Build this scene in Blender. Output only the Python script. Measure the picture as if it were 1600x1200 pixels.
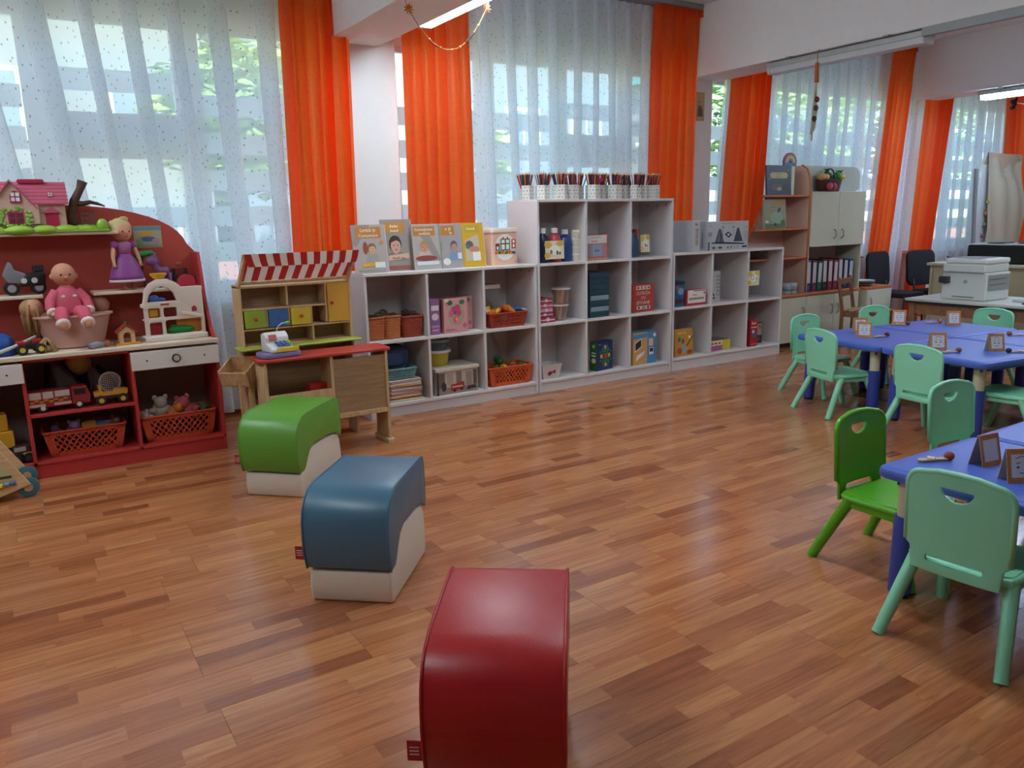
import bpy, bmesh, math, random
from mathutils import Matrix, Vector
PI = math.pi
random.seed(7)
scene = bpy.context.scene
for o in list(bpy.data.objects):
    bpy.data.objects.remove(o)
COL = scene.collection

# ------------------------------------------------------------------ camera
yaw, pitch, roll, FPX, CAMH = 0.56642, 0.205935, -0.023052, 1233.1, 1.45
fw = Vector((math.sin(yaw) * math.cos(pitch), math.cos(yaw) * math.cos(pitch), -math.sin(pitch)))
rt = Vector((math.cos(yaw), -math.sin(yaw), 0))
up = rt.cross(fw)
rt2 = rt * math.cos(roll) + up * math.sin(roll)
up2 = -rt * math.sin(roll) + up * math.cos(roll)
cd = bpy.data.cameras.new('camera')
cd.sensor_width = 36
cd.lens = FPX / 1600 * 36
cd.clip_start = .05
cam = bpy.data.objects.new('camera', cd)
COL.objects.link(cam)
mw = Matrix.Identity(4)
for i, v in enumerate((rt2, up2, -fw)):
    for j in range(3):
        mw[j][i] = v[j]
mw[2][3] = CAMH
cam.matrix_world = mw
scene.camera = cam

# ------------------------------------------------------------------ sky, sun, exposure
SKY_STRENGTH, SUN_ENERGY, LAMP_EMIT, EXPOSURE = 8.6, 4.5, 20.0, 1.62
world = bpy.data.worlds.new('World')
scene.world = world
world.use_nodes = True
wn = world.node_tree.nodes
wl = world.node_tree.links
wn.clear()
sky = wn.new('ShaderNodeTexSky')
sky.sky_type = 'HOSEK_WILKIE'
sky.turbidity = 4.0
sky.ground_albedo = .4
sky.sun_direction = Vector((-.35, -.62, .70)).normalized()
bg = wn.new('ShaderNodeBackground')
bg.inputs['Strength'].default_value = SKY_STRENGTH
wo = wn.new('ShaderNodeOutputWorld')
tint = wn.new('ShaderNodeMix')
tint.data_type = 'RGBA'
tint.blend_type = 'MULTIPLY'
tint.inputs['Factor'].default_value = 1
tint.inputs['B'].default_value = (1.0, 1.03, 1.0, 1)               # overall cast of the daylight
wl.new(sky.outputs[0], tint.inputs['A'])
wl.new(tint.outputs['Result'], bg.inputs[0])
wl.new(bg.outputs[0], wo.inputs[0])
sd = bpy.data.lights.new('sun', 'SUN')
sd.energy = SUN_ENERGY
sd.angle = math.radians(1.5)
sd.color = (1, .99, .95)
sun = bpy.data.objects.new('sun', sd)
COL.objects.link(sun)
sun.rotation_euler = Vector((.35, .62, -.70)).to_track_quat('-Z', 'Y').to_euler()
scene.view_settings.view_transform = 'Standard'
scene.view_settings.look = 'None'
scene.view_settings.gamma = 1
scene.view_settings.use_curve_mapping = False
scene.view_settings.exposure = EXPOSURE
scene.cycles.transparent_max_bounces = 24
scene.cycles.max_bounces = 8
scene.cycles.diffuse_bounces = 5
scene.cycles.sample_clamp_indirect = 6
scene.cycles.caustics_reflective = False
scene.cycles.caustics_refractive = False
scene.cycles.use_denoising = True

WIN = [(-4.8, -1.42), (-.96, 2.4), (2.86, 6.14), (6.44, 10.35), (10.7, 13.1)]     # window bays along the wall
WALLY, ZS, ZH, CEIL = 6.3, .92, 2.95, 3.46
for a, b in WIN:                                                   # portals: they emit nothing, they guide sky sampling
    ld = bpy.data.lights.new('window_portal', 'AREA')
    ld.shape = 'RECTANGLE'
    ld.size, ld.size_y = b - a, ZH - ZS
    ld.cycles.is_portal = True
    lo = bpy.data.objects.new('window_portal', ld)
    COL.objects.link(lo)
    lo.location = ((a + b) / 2, 6.62, (ZS + ZH) / 2)
    lo.rotation_euler = (-PI / 2, 0, 0)

# ------------------------------------------------------------------ materials
def lin(h):
    h = h.lstrip('#')
    return tuple((lambda c: c / 12.92 if c <= .04045 else ((c + .055) / 1.055) ** 2.4)(int(h[i:i + 2], 16) / 255) for i in (0, 2, 4)) + (1,)

MATS = {}
def m(col, rough=.5, metal=0, var=.05, scale=14, bump=0, bscale=60, stretch=None, spec=.4, sheen=0, coat=0):
    """Principled surface; a noise shifts the colour a little and may raise a fine relief."""
    key = (col, rough, metal, var, scale, bump, bscale, stretch, spec, sheen, coat)
    if key in MATS:
        return MATS[key]
    mt = bpy.data.materials.new('surface_' + col.strip('#'))
    mt.use_nodes = True
    n, l = mt.node_tree.nodes, mt.node_tree.links
    p = n['Principled BSDF']
    p.inputs['Roughness'].default_value = rough
    p.inputs['Metallic'].default_value = metal
    p.inputs['Specular IOR Level'].default_value = spec
    if coat:
        p.inputs['Coat Weight'].default_value = coat
        p.inputs['Coat Roughness'].default_value = .12
    if sheen:
        p.inputs['Sheen Weight'].default_value = sheen
    tc = n.new('ShaderNodeTexCoord')
    mp = n.new('ShaderNodeMapping')
    if stretch:
        mp.inputs['Scale'].default_value = stretch
    l.new(tc.outputs['Object'], mp.inputs['Vector'])
    ns = n.new('ShaderNodeTexNoise')
    ns.inputs['Scale'].default_value = scale
    ns.inputs['Detail'].default_value = 3
    l.new(mp.outputs[0], ns.inputs['Vector'])
    c = lin(col)
    mx = n.new('ShaderNodeMix')
    mx.data_type = 'RGBA'
    mx.inputs['A'].default_value = tuple(max(0, x * (1 - var)) for x in c[:3]) + (1,)
    mx.inputs['B'].default_value = tuple(min(1, x * (1 + var)) for x in c[:3]) + (1,)
    l.new(ns.outputs['Fac'], mx.inputs['Factor'])
    l.new(mx.outputs['Result'], p.inputs['Base Color'])
    if bump:
        nb = n.new('ShaderNodeTexNoise')
        nb.inputs['Scale'].default_value = bscale
        l.new(mp.outputs[0], nb.inputs['Vector'])
        b = n.new('ShaderNodeBump')
        b.inputs['Strength'].default_value = bump
        b.inputs['Distance'].default_value = .01
        l.new(nb.outputs['Fac'], b.inputs['Height'])
        l.new(b.outputs[0], p.inputs['Normal'])
    MATS[key] = mt
    return mt

def wood(a, b, rough=.5, scale=5, axis=0):
    key = ('wood', a, b, rough, scale, axis)
    if key in MATS:
        return MATS[key]
    mt = bpy.data.materials.new('wood_' + a.strip('#'))
    mt.use_nodes = True
    n, l = mt.node_tree.nodes, mt.node_tree.links
    p = n['Principled BSDF']
    p.inputs['Roughness'].default_value = rough
    tc = n.new('ShaderNodeTexCoord')
    mp = n.new('ShaderNodeMapping')
    s = [9, 9, 9]
    s[axis] = 1
    mp.inputs['Scale'].default_value = s
    ns = n.new('ShaderNodeTexNoise')
    ns.inputs['Scale'].default_value = scale
    ns.inputs['Detail'].default_value = 5
    ns.inputs['Distortion'].default_value = .6
    cr = n.new('ShaderNodeValToRGB')
    cr.color_ramp.elements[0].position = .35
    cr.color_ramp.elements[1].position = .68
    cr.color_ramp.elements[0].color = lin(a)
    cr.color_ramp.elements[1].color = lin(b)
    l.new(tc.outputs['Object'], mp.inputs[0])
    l.new(mp.outputs[0], ns.inputs['Vector'])
    l.new(ns.outputs['Fac'], cr.inputs[0])
    l.new(cr.outputs[0], p.inputs['Base Color'])
    MATS[key] = mt
    return mt

def emit(col, strength):
    key = ('emit', col, strength)
    if key in MATS:
        return MATS[key]
    mt = bpy.data.materials.new('lit_' + col.strip('#'))
    mt.use_nodes = True
    n, l = mt.node_tree.nodes, mt.node_tree.links
    e = n.new('ShaderNodeEmission')
    e.inputs[0].default_value = lin(col)
    e.inputs[1].default_value = strength
    l.new(e.outputs[0], n['Material Output'].inputs[0])
    MATS[key] = mt
    return mt

def clear(col='#ffffff', gloss=.06, tint=.0, rough=.03):
    """Thin clear sheet: passes light, with a weak reflection and a share of plain surface."""
    key = ('clear', col, gloss, tint, rough)
    if key in MATS:
        return MATS[key]
    mt = bpy.data.materials.new('clear_' + col.strip('#'))
    mt.use_nodes = True
    n, l = mt.node_tree.nodes, mt.node_tree.links
    t = n.new('ShaderNodeBsdfTransparent')
    g = n.new('ShaderNodeBsdfGlossy')
    g.inputs['Roughness'].default_value = rough
    d = n.new('ShaderNodeBsdfTranslucent')
    d.inputs[0].default_value = lin(col)
    df = n.new('ShaderNodeBsdfDiffuse')
    df.inputs[0].default_value = lin(col)
    dm = n.new('ShaderNodeMixShader')
    l.new(d.outputs[0], dm.inputs[1])
    l.new(df.outputs[0], dm.inputs[2])
    a = n.new('ShaderNodeMixShader')
    a.inputs[0].default_value = tint
    l.new(t.outputs[0], a.inputs[1])
    l.new(dm.outputs[0], a.inputs[2])
    b = n.new('ShaderNodeMixShader')
    b.inputs[0].default_value = gloss
    l.new(a.outputs[0], b.inputs[1])
    l.new(g.outputs[0], b.inputs[2])
    l.new(b.outputs[0], n['Material Output'].inputs[0])
    MATS[key] = mt
    return mt

def cloth_see_through(name, col, through, transl, flecks=False, var=.0, weave=0):
    """Woven cloth: part open weave (transparent), part thread (diffuse + translucent), optional woven flecks."""
    mt = bpy.data.materials.new(name)
    mt.use_nodes = True
    n, l = mt.node_tree.nodes, mt.node_tree.links
    n.remove(n['Principled BSDF'])
    t = n.new('ShaderNodeBsdfTransparent')
    d = n.new('ShaderNodeBsdfDiffuse')
    tr = n.new('ShaderNodeBsdfTranslucent')
    for s in (d, tr):
        s.inputs[0].default_value = lin(col)
    mx = n.new('ShaderNodeMixShader')
    mx.inputs[0].default_value = transl
    l.new(d.outputs[0], mx.inputs[1])
    l.new(tr.outputs[0], mx.inputs[2])
    m2 = n.new('ShaderNodeMixShader')
    m2.inputs[0].default_value = 1 - through
    l.new(t.outputs[0], m2.inputs[1])
    l.new(mx.outputs[0], m2.inputs[2])
    tc = n.new('ShaderNodeTexCoord')
    if flecks:
        mp = n.new('ShaderNodeMapping')
        mp.inputs['Scale'].default_value = (1, 1, .55)
        mp.inputs['Rotation'].default_value = (0, .35, 0)
        l.new(tc.outputs['UV'], mp.inputs[0])
        v = n.new('ShaderNodeTexVoronoi')
        v.voronoi_dimensions = '2D'
        v.inputs['Scale'].default_value = 30
        mp.inputs['Scale'].default_value = (1, .38, 1)
        mp.inputs['Rotation'].default_value = (0, 0, .25)
        l.new(mp.outputs[0], v.inputs['Vector'])
        lt = n.new('ShaderNodeMath')
        lt.operation = 'LESS_THAN'
        lt.inputs[1].default_value = .085
        l.new(v.outputs['Distance'], lt.inputs[0])
        mul = n.new('ShaderNodeMath')
        mul.operation = 'MULTIPLY'
        mul.inputs[1].default_value = .6
        l.new(lt.outputs[0], mul.inputs[0])
        f = n.new('ShaderNodeBsdfDiffuse')
        f.inputs[0].default_value = lin('#6d6a66')
        m3 = n.new('ShaderNodeMixShader')
        l.new(mul.outputs[0], m3.inputs[0])
        l.new(m2.outputs[0], m3.inputs[1])
        l.new(f.outputs[0], m3.inputs[2])
        m2 = m3
    l.new(m2.outputs[0], n['Material Output'].inputs[0])
    return mt

# ------------------------------------------------------------------ mesh builder
class G:
    def __init__(s):
        s.v, s.f, s.mi, s.k = [], [], [], 0
    def mat(s, k):
        s.k = k
        return s
    def add(s, vs, fs, T=None):
        o = len(s.v)
        s.v += [tuple(T @ Vector(p)) if T is not None else tuple(p) for p in vs]
        s.f += [tuple(i + o for i in f) for f in fs]
        s.mi += [s.k] * len(fs)
        return s
    def box(s, x0, y0, z0, x1, y1, z1, T=None):
        return s.add([(x0, y0, z0), (x1, y0, z0), (x1, y1, z0), (x0, y1, z0), (x0, y0, z1), (x1, y0, z1), (x1, y1, z1), (x0, y1, z1)],
                     [(0, 3, 2, 1), (4, 5, 6, 7), (0, 1, 5, 4), (1, 2, 6, 5), (2, 3, 7, 6), (3, 0, 4, 7)], T)
    def bar(s, p, q, w, h=None, n=(0, 0, 1)):
        """Rectangular bar from p to q, w wide, h high (h along n)."""
        p, q, n = Vector(p), Vector(q), Vector(n)
        d = (q - p).normalized()
        a = d.cross(n)
        if a.length < 1e-4:
            a = d.cross(Vector((1, 0, 0)))
        a.normalize()
        b = a.cross(d)
        a, b = a * w / 2, b * (h or w) / 2
        c = [e + i * a + j * b for e in (p, q) for i, j in ((-1, -1), (1, -1), (1, 1), (-1, 1))]
        return s.add(c, [(0, 3, 2, 1), (4, 5, 6, 7), (0, 1, 5, 4), (1, 2, 6, 5), (2, 3, 7, 6), (3, 0, 4, 7)])
    def tube(s, pts, r, n=8, closed=False, caps=True, T=None):
        pts = [Vector(p) for p in pts]
        N = len(pts)
        rs = r if isinstance(r, (list, tuple)) else [r] * N
        vs, fs = [], []
        prev = None
        for i, p in enumerate(pts):
            if closed:
                d = pts[(i + 1) % N] - pts[i - 1]
            else:
                d = pts[min(i + 1, N - 1)] - pts[max(i - 1, 0)]
            d.normalize()
            if prev is None:
                a = d.cross(Vector((0, 0, 1)))
                if a.length < 1e-3:
                    a = d.cross(Vector((1, 0, 0)))
            else:
                a = prev - d * prev.dot(d)
                if a.length < 1e-4:
                    a = d.cross(Vector((0, 0, 1)))
            a.normalize()
            prev = a
            b = d.cross(a)
            for k in range(n):
                t = 2 * PI * k / n
                vs.append(p + (a * math.cos(t) + b * math.sin(t)) * rs[i])
        for i in range(N if closed else N - 1):
            for k in range(n):
                j = (i + 1) % N
                fs.append((i * n + k, i * n + (k + 1) % n, j * n + (k + 1) % n, j * n + k))
        if caps and not closed:
            fs.append(tuple(range(n))[::-1])
            fs.append(tuple((N - 1) * n + k for k in range(n)))
        return s.add(vs, fs, T)
    def cyl(s, p, q, r0, r1=None, n=16, T=None):
        return s.tube([p, q], [r0, r0 if r1 is None else r1], n, T=T)
    def lathe(s, prof, n=24, T=None, sx=1, sy=1):
        vs, fs = [], []
        N = len(prof)
        for r, z in prof:
            for k in range(n):
                t = 2 * PI * k / n
                vs.append((r * math.cos(t) * sx, r * math.sin(t) * sy, z))
        for i in range(N - 1):
            for k in range(n):
                fs.append((i * n + k, i * n + (k + 1) % n, (i + 1) * n + (k + 1) % n, (i + 1) * n + k))
        fs.append(tuple(range(n))[::-1])
        fs.append(tuple((N - 1) * n + k for k in range(n)))
        return s.add(vs, fs, T)
    def ell(s, c, r, n=14, k=9, T=None):
        if not isinstance(r, (list, tuple)):
            r = (r, r, r)
        vs, fs = [(c[0], c[1], c[2] - r[2])], []
        for i in range(1, k):
            a = PI * i / k - PI / 2
            for j in range(n):
                t = 2 * PI * j / n
                vs.append((c[0] + r[0] * math.cos(a) * math.cos(t), c[1] + r[1] * math.cos(a) * math.sin(t), c[2] + r[2] * math.sin(a)))
        vs.append((c[0], c[1], c[2] + r[2]))
        for j in range(n):
            fs.append((0, 1 + (j + 1) % n, 1 + j))
            for i in range(k - 2):
                fs.append((1 + i * n + j, 1 + i * n + (j + 1) % n, 1 + (i + 1) * n + (j + 1) % n, 1 + (i + 1) * n + j))
            fs.append((len(vs) - 1, 1 + (k - 2) * n + j, 1 + (k - 2) * n + (j + 1) % n))
        return s.add(vs, fs, T)
    def prism(s, poly, d0, d1, plane='xz', T=None):
        """Polygon in a plane, extruded along the remaining axis from d0 to d1."""
        P = {'xz': lambda a, b, d: (a, d, b), 'xy': lambda a, b, d: (a, b, d), 'yz': lambda a, b, d: (d, a, b)}[plane]
        N = len(poly)
        vs = [P(a, b, d0) for a, b in poly] + [P(a, b, d1) for a, b in poly]
        fs = [tuple(range(N)), tuple(range(N, 2 * N))[::-1]] + [(i, i + N, (i + 1) % N + N, (i + 1) % N) for i in range(N)]
        return s.add(vs, fs, T)
    def flat(s, poly, y):
        """One-sided flat print in the xz plane that looks towards -y."""
        return s.add([(a, y, b) for a, b in poly], [tuple(range(len(poly)))])
    def grid(s, fn, nu, nv):
        vs = [fn(i / nu, j / nv) for j in range(nv + 1) for i in range(nu + 1)]
        fs = [(j * (nu + 1) + i, j * (nu + 1) + i + 1, (j + 1) * (nu + 1) + i + 1, (j + 1) * (nu + 1) + i) for j in range(nv) for i in range(nu)]
        return s.add(vs, fs)
    def mesh(s, name, mats, bevel=0, seg=2, smooth=False, fix=True, sub=0):
        me = bpy.data.meshes.new(name)
        me.from_pydata(s.v, [], s.f)
        for x in (mats if isinstance(mats, (list, tuple)) else [mats]):
            me.materials.append(x)
        me.polygons.foreach_set('material_index', s.mi)
        if fix or bevel or sub:
            bm = bmesh.new()
            bm.from_mesh(me)
            if fix:
                bmesh.ops.recalc_face_normals(bm, faces=bm.faces)
            if bevel:
                es = [e for e in bm.edges if len(e.link_faces) == 2 and e.calc_face_angle(0) > .6]
                bmesh.ops.bevel(bm, geom=es, offset=bevel, segments=seg, profile=.5, affect='EDGES', clamp_overlap=True)
            bm.to_mesh(me)
            bm.free()
        if smooth is True:
            me.polygons.foreach_set('use_smooth', [True] * len(me.polygons))
        elif smooth:
            me.polygons.foreach_set('use_smooth', [True] * len(me.polygons))
            try:
                me.set_sharp_from_angle(angle=smooth)
            except AttributeError:
                pass
        me.update()
        return me
    def obj(s, name, mats, parent=None, loc=(0, 0, 0), rz=0, rot=None, **kw):
        o = bpy.data.objects.new(name, s.mesh(name, mats, **kw))
        COL.objects.link(o)
        o.location = loc
        o.rotation_euler = rot or (0, 0, rz)
        if parent:
            o.parent = parent
        return o

def tag(o, label, cat, group=None, kind=None):
    if label:
        o['label'] = label
    if cat:
        o['category'] = cat
    if group:
        o['group'] = group
    if kind:
        o['kind'] = kind
    return o

def thing(name, label, cat, loc=(0, 0, 0), rz=0, group=None, rot=None):
    o = bpy.data.objects.new(name, None)
    o.empty_display_size = .05
    COL.objects.link(o)
    o.location = loc
    o.rotation_euler = rot or (0, 0, rz)
    return tag(o, label, cat, group)

def struct(o, label=None, cat=None):
    o['kind'] = 'structure'
    if label:
        o['label'] = label
        o['category'] = cat
    return o

def dup(root, loc, rz, label=None, group=None, rot=None):
    r = root.copy()
    COL.objects.link(r)
    r.location = loc
    r.rotation_euler = rot or (0, 0, rz)
    if label:
        r['label'] = label
    if group:
        r['group'] = group
    for ch in list(root.children):
        c = ch.copy()
        COL.objects.link(c)
        c.parent = r
        for g in list(ch.children):
            d = g.copy()
            COL.objects.link(d)
            d.parent = c
    return r

def rrect(x0, z0, x1, z1, r, n=5):
    pts = []
    for cx, cz, a in ((x1 - r, z1 - r, 0), (x0 + r, z1 - r, PI / 2), (x0 + r, z0 + r, PI), (x1 - r, z0 + r, 1.5 * PI)):
        for i in range(n + 1):
            t = a + PI / 2 * i / n
            pts.append((cx + r * math.cos(t), cz + r * math.sin(t)))
    return pts

def circ(cx, cz, rx, rz=None, n=20, a0=0, a1=2 * PI):
    rz = rx if rz is None else rz
    full = abs(a1 - a0 - 2 * PI) < 1e-6
    return [(cx + rx * math.cos(a0 + (a1 - a0) * i / (n if full else n - 1)), cz + rz * math.sin(a0 + (a1 - a0) * i / (n if full else n - 1))) for i in range(n)]

def slab_mesh(loops, thick, bevel, name, mats, cuts=None, bend=None, smooth=.6):
    """Plate cut from outlines (outer loop first, then holes) in the xy plane, extruded in z, with rounded rims; cuts subdivide it so it can bend."""
    cu = bpy.data.curves.new(name, 'CURVE')
    cu.dimensions = '2D'
    cu.fill_mode = 'BOTH'
    cu.extrude = max(0, thick / 2 - bevel)
    cu.bevel_depth = bevel
    cu.bevel_resolution = 1
    cu.offset = -bevel
    for lp in loops:
        sp = cu.splines.new('POLY')
        sp.points.add(len(lp) - 1)
        for i, (a, b) in enumerate(lp):
            sp.points[i].co = (a, b, 0, 1)
        sp.use_cyclic_u = True
    to = bpy.data.objects.new(name, cu)
    COL.objects.link(to)
    dg = bpy.context.evaluated_depsgraph_get()
    me = bpy.data.meshes.new_from_object(to.evaluated_get(dg))
    bpy.data.objects.remove(to)
    bpy.data.curves.remove(cu)
    me.name = name
    me.materials.clear()
    for x in (mats if isinstance(mats, (list, tuple)) else [mats]):
        me.materials.append(x)
    bm = bmesh.new()
    bm.from_mesh(me)
    bmesh.ops.remove_doubles(bm, verts=bm.verts, dist=1e-5)
    for ax, vals in (cuts or {}).items():
        no = Vector((1, 0, 0)) if ax == 'x' else Vector((0, 1, 0))
        for c in vals:
            bmesh.ops.bisect_plane(bm, geom=bm.verts[:] + bm.edges[:] + bm.faces[:], plane_co=no * c, plane_no=no, dist=1e-6)
    if bend:
        for v in bm.verts:
            v.co = bend(v.co)
    bmesh.ops.recalc_face_normals(bm, faces=bm.faces)
    bm.to_mesh(me)
    bm.free()
    me.polygons.foreach_set('use_smooth', [True] * len(me.polygons))
    me.set_sharp_from_angle(angle=smooth)
    return me

def mobj(name, me, parent=None, loc=(0, 0, 0), rot=(0, 0, 0)):
    o = bpy.data.objects.new(name, me)
    COL.objects.link(o)
    o.location, o.rotation_euler = loc, rot
    if parent:
        o.parent = parent
    return o

def text(parent, body, x, y, z, size, col, rz=0, name='lettering', align='CENTER', rot=None, bold=0):
    cu = bpy.data.curves.new(name, 'FONT')
    cu.body = body
    cu.size = size
    cu.align_x = align
    cu.align_y = 'CENTER'
    cu.extrude = .0002
    cu.offset = bold
    cu.space_line = .85
    cu.resolution_u = 2
    cu.materials.append(m(col, .6))
    to = bpy.data.objects.new(name, cu)
    COL.objects.link(to)
    me = bpy.data.meshes.new_from_object(to.evaluated_get(bpy.context.evaluated_depsgraph_get()))
    bpy.data.objects.remove(to)
    bpy.data.curves.remove(cu)
    o = bpy.data.objects.new(name, me)
    COL.objects.link(o)
    o.location = (x, y, z)
    o.rotation_euler = rot or (PI / 2, 0, rz)
    o.parent = parent
    return o

def prints(parent, w, h, y, items, name='cover_print', z0=0):
    """Flat print on a face of width w and height h that looks towards -y; item coordinates run 0..1 over the face."""
    cols, g, k = [], G(), 0
    X = lambda u: (u - .5) * w
    Z = lambda v: z0 + v * h
    for it in items:
        k += 1
        yy = y - .0006 - .00025 * k
        if it[0] == 't':
            text(parent, it[1], X(it[2]), yy, Z(it[3]), it[4] * h, it[5])
            continue
        c = it[-1]
        if it[0] == 'l':                                           # lettering too small to read: a row of uneven strokes
            if c not in cols:
                cols.append(c)
            g.mat(cols.index(c))
            q = it[4] * h * .5
            x0 = X(it[2]) - it[1] * q * .5
            for i in range(it[1]):
                if i % 6 == 5:
                    continue
                hh = q * (.9, .6, .75, .6, .95)[i % 5]
                g.flat([(x0 + i * q, Z(it[3]) - q * .6), (x0 + i * q + q * .62, Z(it[3]) - q * .6), (x0 + i * q + q * .62, Z(it[3]) - q * .6 + hh * 1.3), (x0 + i * q, Z(it[3]) - q * .6 + hh * 1.3)], yy)
            continue
        if c not in cols:
            cols.append(c)
        g.mat(cols.index(c))
        if it[0] == 'r':
            g.flat([(X(it[1]), Z(it[2])), (X(it[3]), Z(it[2])), (X(it[3]), Z(it[4])), (X(it[1]), Z(it[4]))], yy)
        elif it[0] == 'e':
            g.flat([(X(a), Z(b)) for a, b in circ(it[1], it[2], it[3], it[4], 14)], yy)
        elif it[0] == 'p':
            g.flat([(X(a), Z(b)) for a, b in it[1]], yy)
    if g.v:
        return g.obj(name, [m(c, .45) for c in cols], parent, fix=False)

def carton(name, label, cat, w, d, h, loc, rz, col, items=(), side=(), group=None, rot=None, body='carton', rough=.4, top=None):
    """Printed box: base centre of its front face at loc, front looks towards -y before the turn."""
    t = thing(name, label, cat, loc, rz, group, rot)
    G().box(-w / 2, 0, 0, w / 2, d, h).obj(body, m(col, rough), t, bevel=.003, seg=1)
    if items:
        prints(t, w, h, 0, items)
    if side:
        e = prints(t, d, h, 0, side, name='side_print')
        if e:
            e.rotation_euler = (0, 0, -PI / 2)
            e.location = (-w / 2, d / 2, 0)
    if top:
        G().add([(-w / 2 + .004, .004, h + .0008), (w / 2 - .004, .004, h + .0008), (w / 2 - .004, d - .004, h + .0008), (-w / 2 + .004, d - .004, h + .0008)], [(0, 1, 2, 3)]).obj('top_print', m(top, .45), t)
    return t

# ================================================================== the room
WHITE_WALL = m('#e4e7e6', .9, var=.02, bump=.05, bscale=90)
PVC = m('#f2f3f4', .35, var=.02)
# floor boards: strips laid along the windows; the nearest are single pieces
def plank_material():
    mt = bpy.data.materials.new('laminate_strip')
    mt.use_nodes = True
    n, l = mt.node_tree.nodes, mt.node_tree.links
    p = n['Principled BSDF']
    geo = n.new('ShaderNodeNewGeometry')
    inf = n.new('ShaderNodeObjectInfo')
    ad = n.new('ShaderNodeMath')
    ad.operation = 'ADD'
    l.new(geo.outputs['Random Per Island'], ad.inputs[0])
    l.new(inf.outputs['Random'], ad.inputs[1])
    fr = n.new('ShaderNodeMath')
    fr.operation = 'FRACT'
    l.new(ad.outputs[0], fr.inputs[0])
    cr = n.new('ShaderNodeValToRGB')
    e = cr.color_ramp.elements
    e[0].position, e[0].color = 0, lin('#8c4e30')
    e[1].position, e[1].color = 1, lin('#b87a4e')
    for pos, c in ((.14, '#a05f3a'), (.4, '#aa6a42'), (.75, '#b27048')):
        x = e.new(pos)
        x.color = lin(c)
    l.new(fr.outputs[0], cr.inputs[0])
    tc = n.new('ShaderNodeTexCoord')
    geoP = geo.outputs['Position']
    off = n.new('ShaderNodeVectorMath')
    off.operation = 'MULTIPLY_ADD'
    cmb = n.new('ShaderNodeCombineXYZ')
    l.new(fr.outputs[0], cmb.inputs[0])
    l.new(fr.outputs[0], cmb.inputs[1])
    l.new(cmb.outputs[0], off.inputs[0])
    off.inputs[1].default_value = (37, 53, 0)
    l.new(geoP, off.inputs[2])
    mp = n.new('ShaderNodeMapping')
    mp.inputs['Scale'].default_value = (1.6, 26, 1)
    l.new(off.outputs[0], mp.inputs[0])
    ns = n.new('ShaderNodeTexNoise')
    ns.inputs['Scale'].default_value = 1.6
    ns.inputs['Detail'].default_value = 6
    ns.inputs['Distortion'].default_value = 1.2
    l.new(mp.outputs[0], ns.inputs['Vector'])
    gr = n.new('ShaderNodeValToRGB')
    gr.color_ramp.elements[0].position, gr.color_ramp.elements[0].color = .3, (.74, .70, .68, 1)
    gr.color_ramp.elements[1].position, gr.color_ramp.elements[1].color = .62, (1.1, 1.1, 1.1, 1)
    l.new(ns.outputs['Fac'], gr.inputs[0])
    mx = n.new('ShaderNodeMix')
    mx.data_type = 'RGBA'
    mx.blend_type = 'MULTIPLY'
    mx.inputs['Factor'].default_value = 1
    l.new(cr.outputs[0], mx.inputs['A'])
    l.new(gr.outputs[0], mx.inputs['B'])
    l.new(mx.outputs['Result'], p.inputs['Base Color'])
    ws = n.new('ShaderNodeTexNoise')                       # worn, scuffed varnish
    ws.inputs['Scale'].default_value = 3.5
    ws.inputs['Detail'].default_value = 4
    ws.inputs['Roughness'].default_value = .5
    l.new(geoP, ws.inputs['Vector'])
    rr = n.new('ShaderNodeMapRange')
    rr.inputs['From Min'].default_value = .2
    rr.inputs['From Max'].default_value = .8
    rr.inputs['To Min'].default_value = .15
    rr.inputs['To Max'].default_value = .25
    l.new(ws.outputs['Fac'], rr.inputs['Value'])
    l.new(rr.outputs[0], p.inputs['Roughness'])
    p.inputs['Specular IOR Level'].default_value = .75
    return mt

FX0, FX1, FY0, FY1 = -5.2, 13.2, -3.0, 6.3
floor = struct(G().box(FX0, FY0, -.12, FX1, FY1, -.004).obj('floor', m('#4a2c1a', .8)))
PLANK = plank_material()
SW, BL = .071, 1.36
rows = []
rng = random.Random(3)
y = FY0
r = 0
off = 0
while y < FY1 - .001:
    if r % 3 == 0:
        off = rng.random() * BL
    x = FX0 - rng.random() * .4
    seam = FX0 - off
    while seam <= x + .02:
        seam += BL
    y1 = min(y + SW, FY1)
    while x < FX1:
        ln = rng.choice((.22, .3, .38, .46, .54))
        xe = x + ln
        if xe > seam - .12:
            xe = seam
            seam += BL
            end_gap = .0012
        else:
            end_gap = .0001
        a, b = max(x, FX0), min(xe, FX1)
        if b - a > .03:
            rows.append((a, b - end_gap, y, y1 - (.001 if r % 3 == 2 else .0001)))
        x = xe
    y += SW
    r += 1
def in_view(x, y, margin=40):
    c = Matrix((rt2, up2, -fw)) @ (Vector((x, y, 0)) - Vector((0, 0, CAMH)))
    if c.z > -.3:
        return False
    px, py = 800 + FPX * c.x / -c.z, 600 - FPX * c.y / -c.z
    return -margin < px < 1600 + margin and py < 1200 + margin
seen = sorted((q for q in rows if in_view((q[0] + q[1]) / 2, (q[2] + q[3]) / 2)), key=lambda q: ((q[0] + q[1]) / 2) ** 2 + ((q[2] + q[3]) / 2) ** 2)
near = set(seen[:300])
plank_meshes = {}
def plank_mesh(l, w):
    k = (round(l, 3), round(w, 4))
    if k not in plank_meshes:
        plank_meshes[k] = G().box(-l / 2, -w / 2, -.004, l / 2, w / 2, 0).mesh('plank', PLANK)
    return plank_meshes[k]
rest = G()
for q in rows:
    if q in near:
        mobj('plank', plank_mesh(q[1] - q[0], q[3] - q[2]), floor, ((q[0] + q[1]) / 2, (q[2] + q[3]) / 2, 0))
    else:
        rest.box(q[0], q[2], -.004, q[1], q[3], 0)
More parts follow.
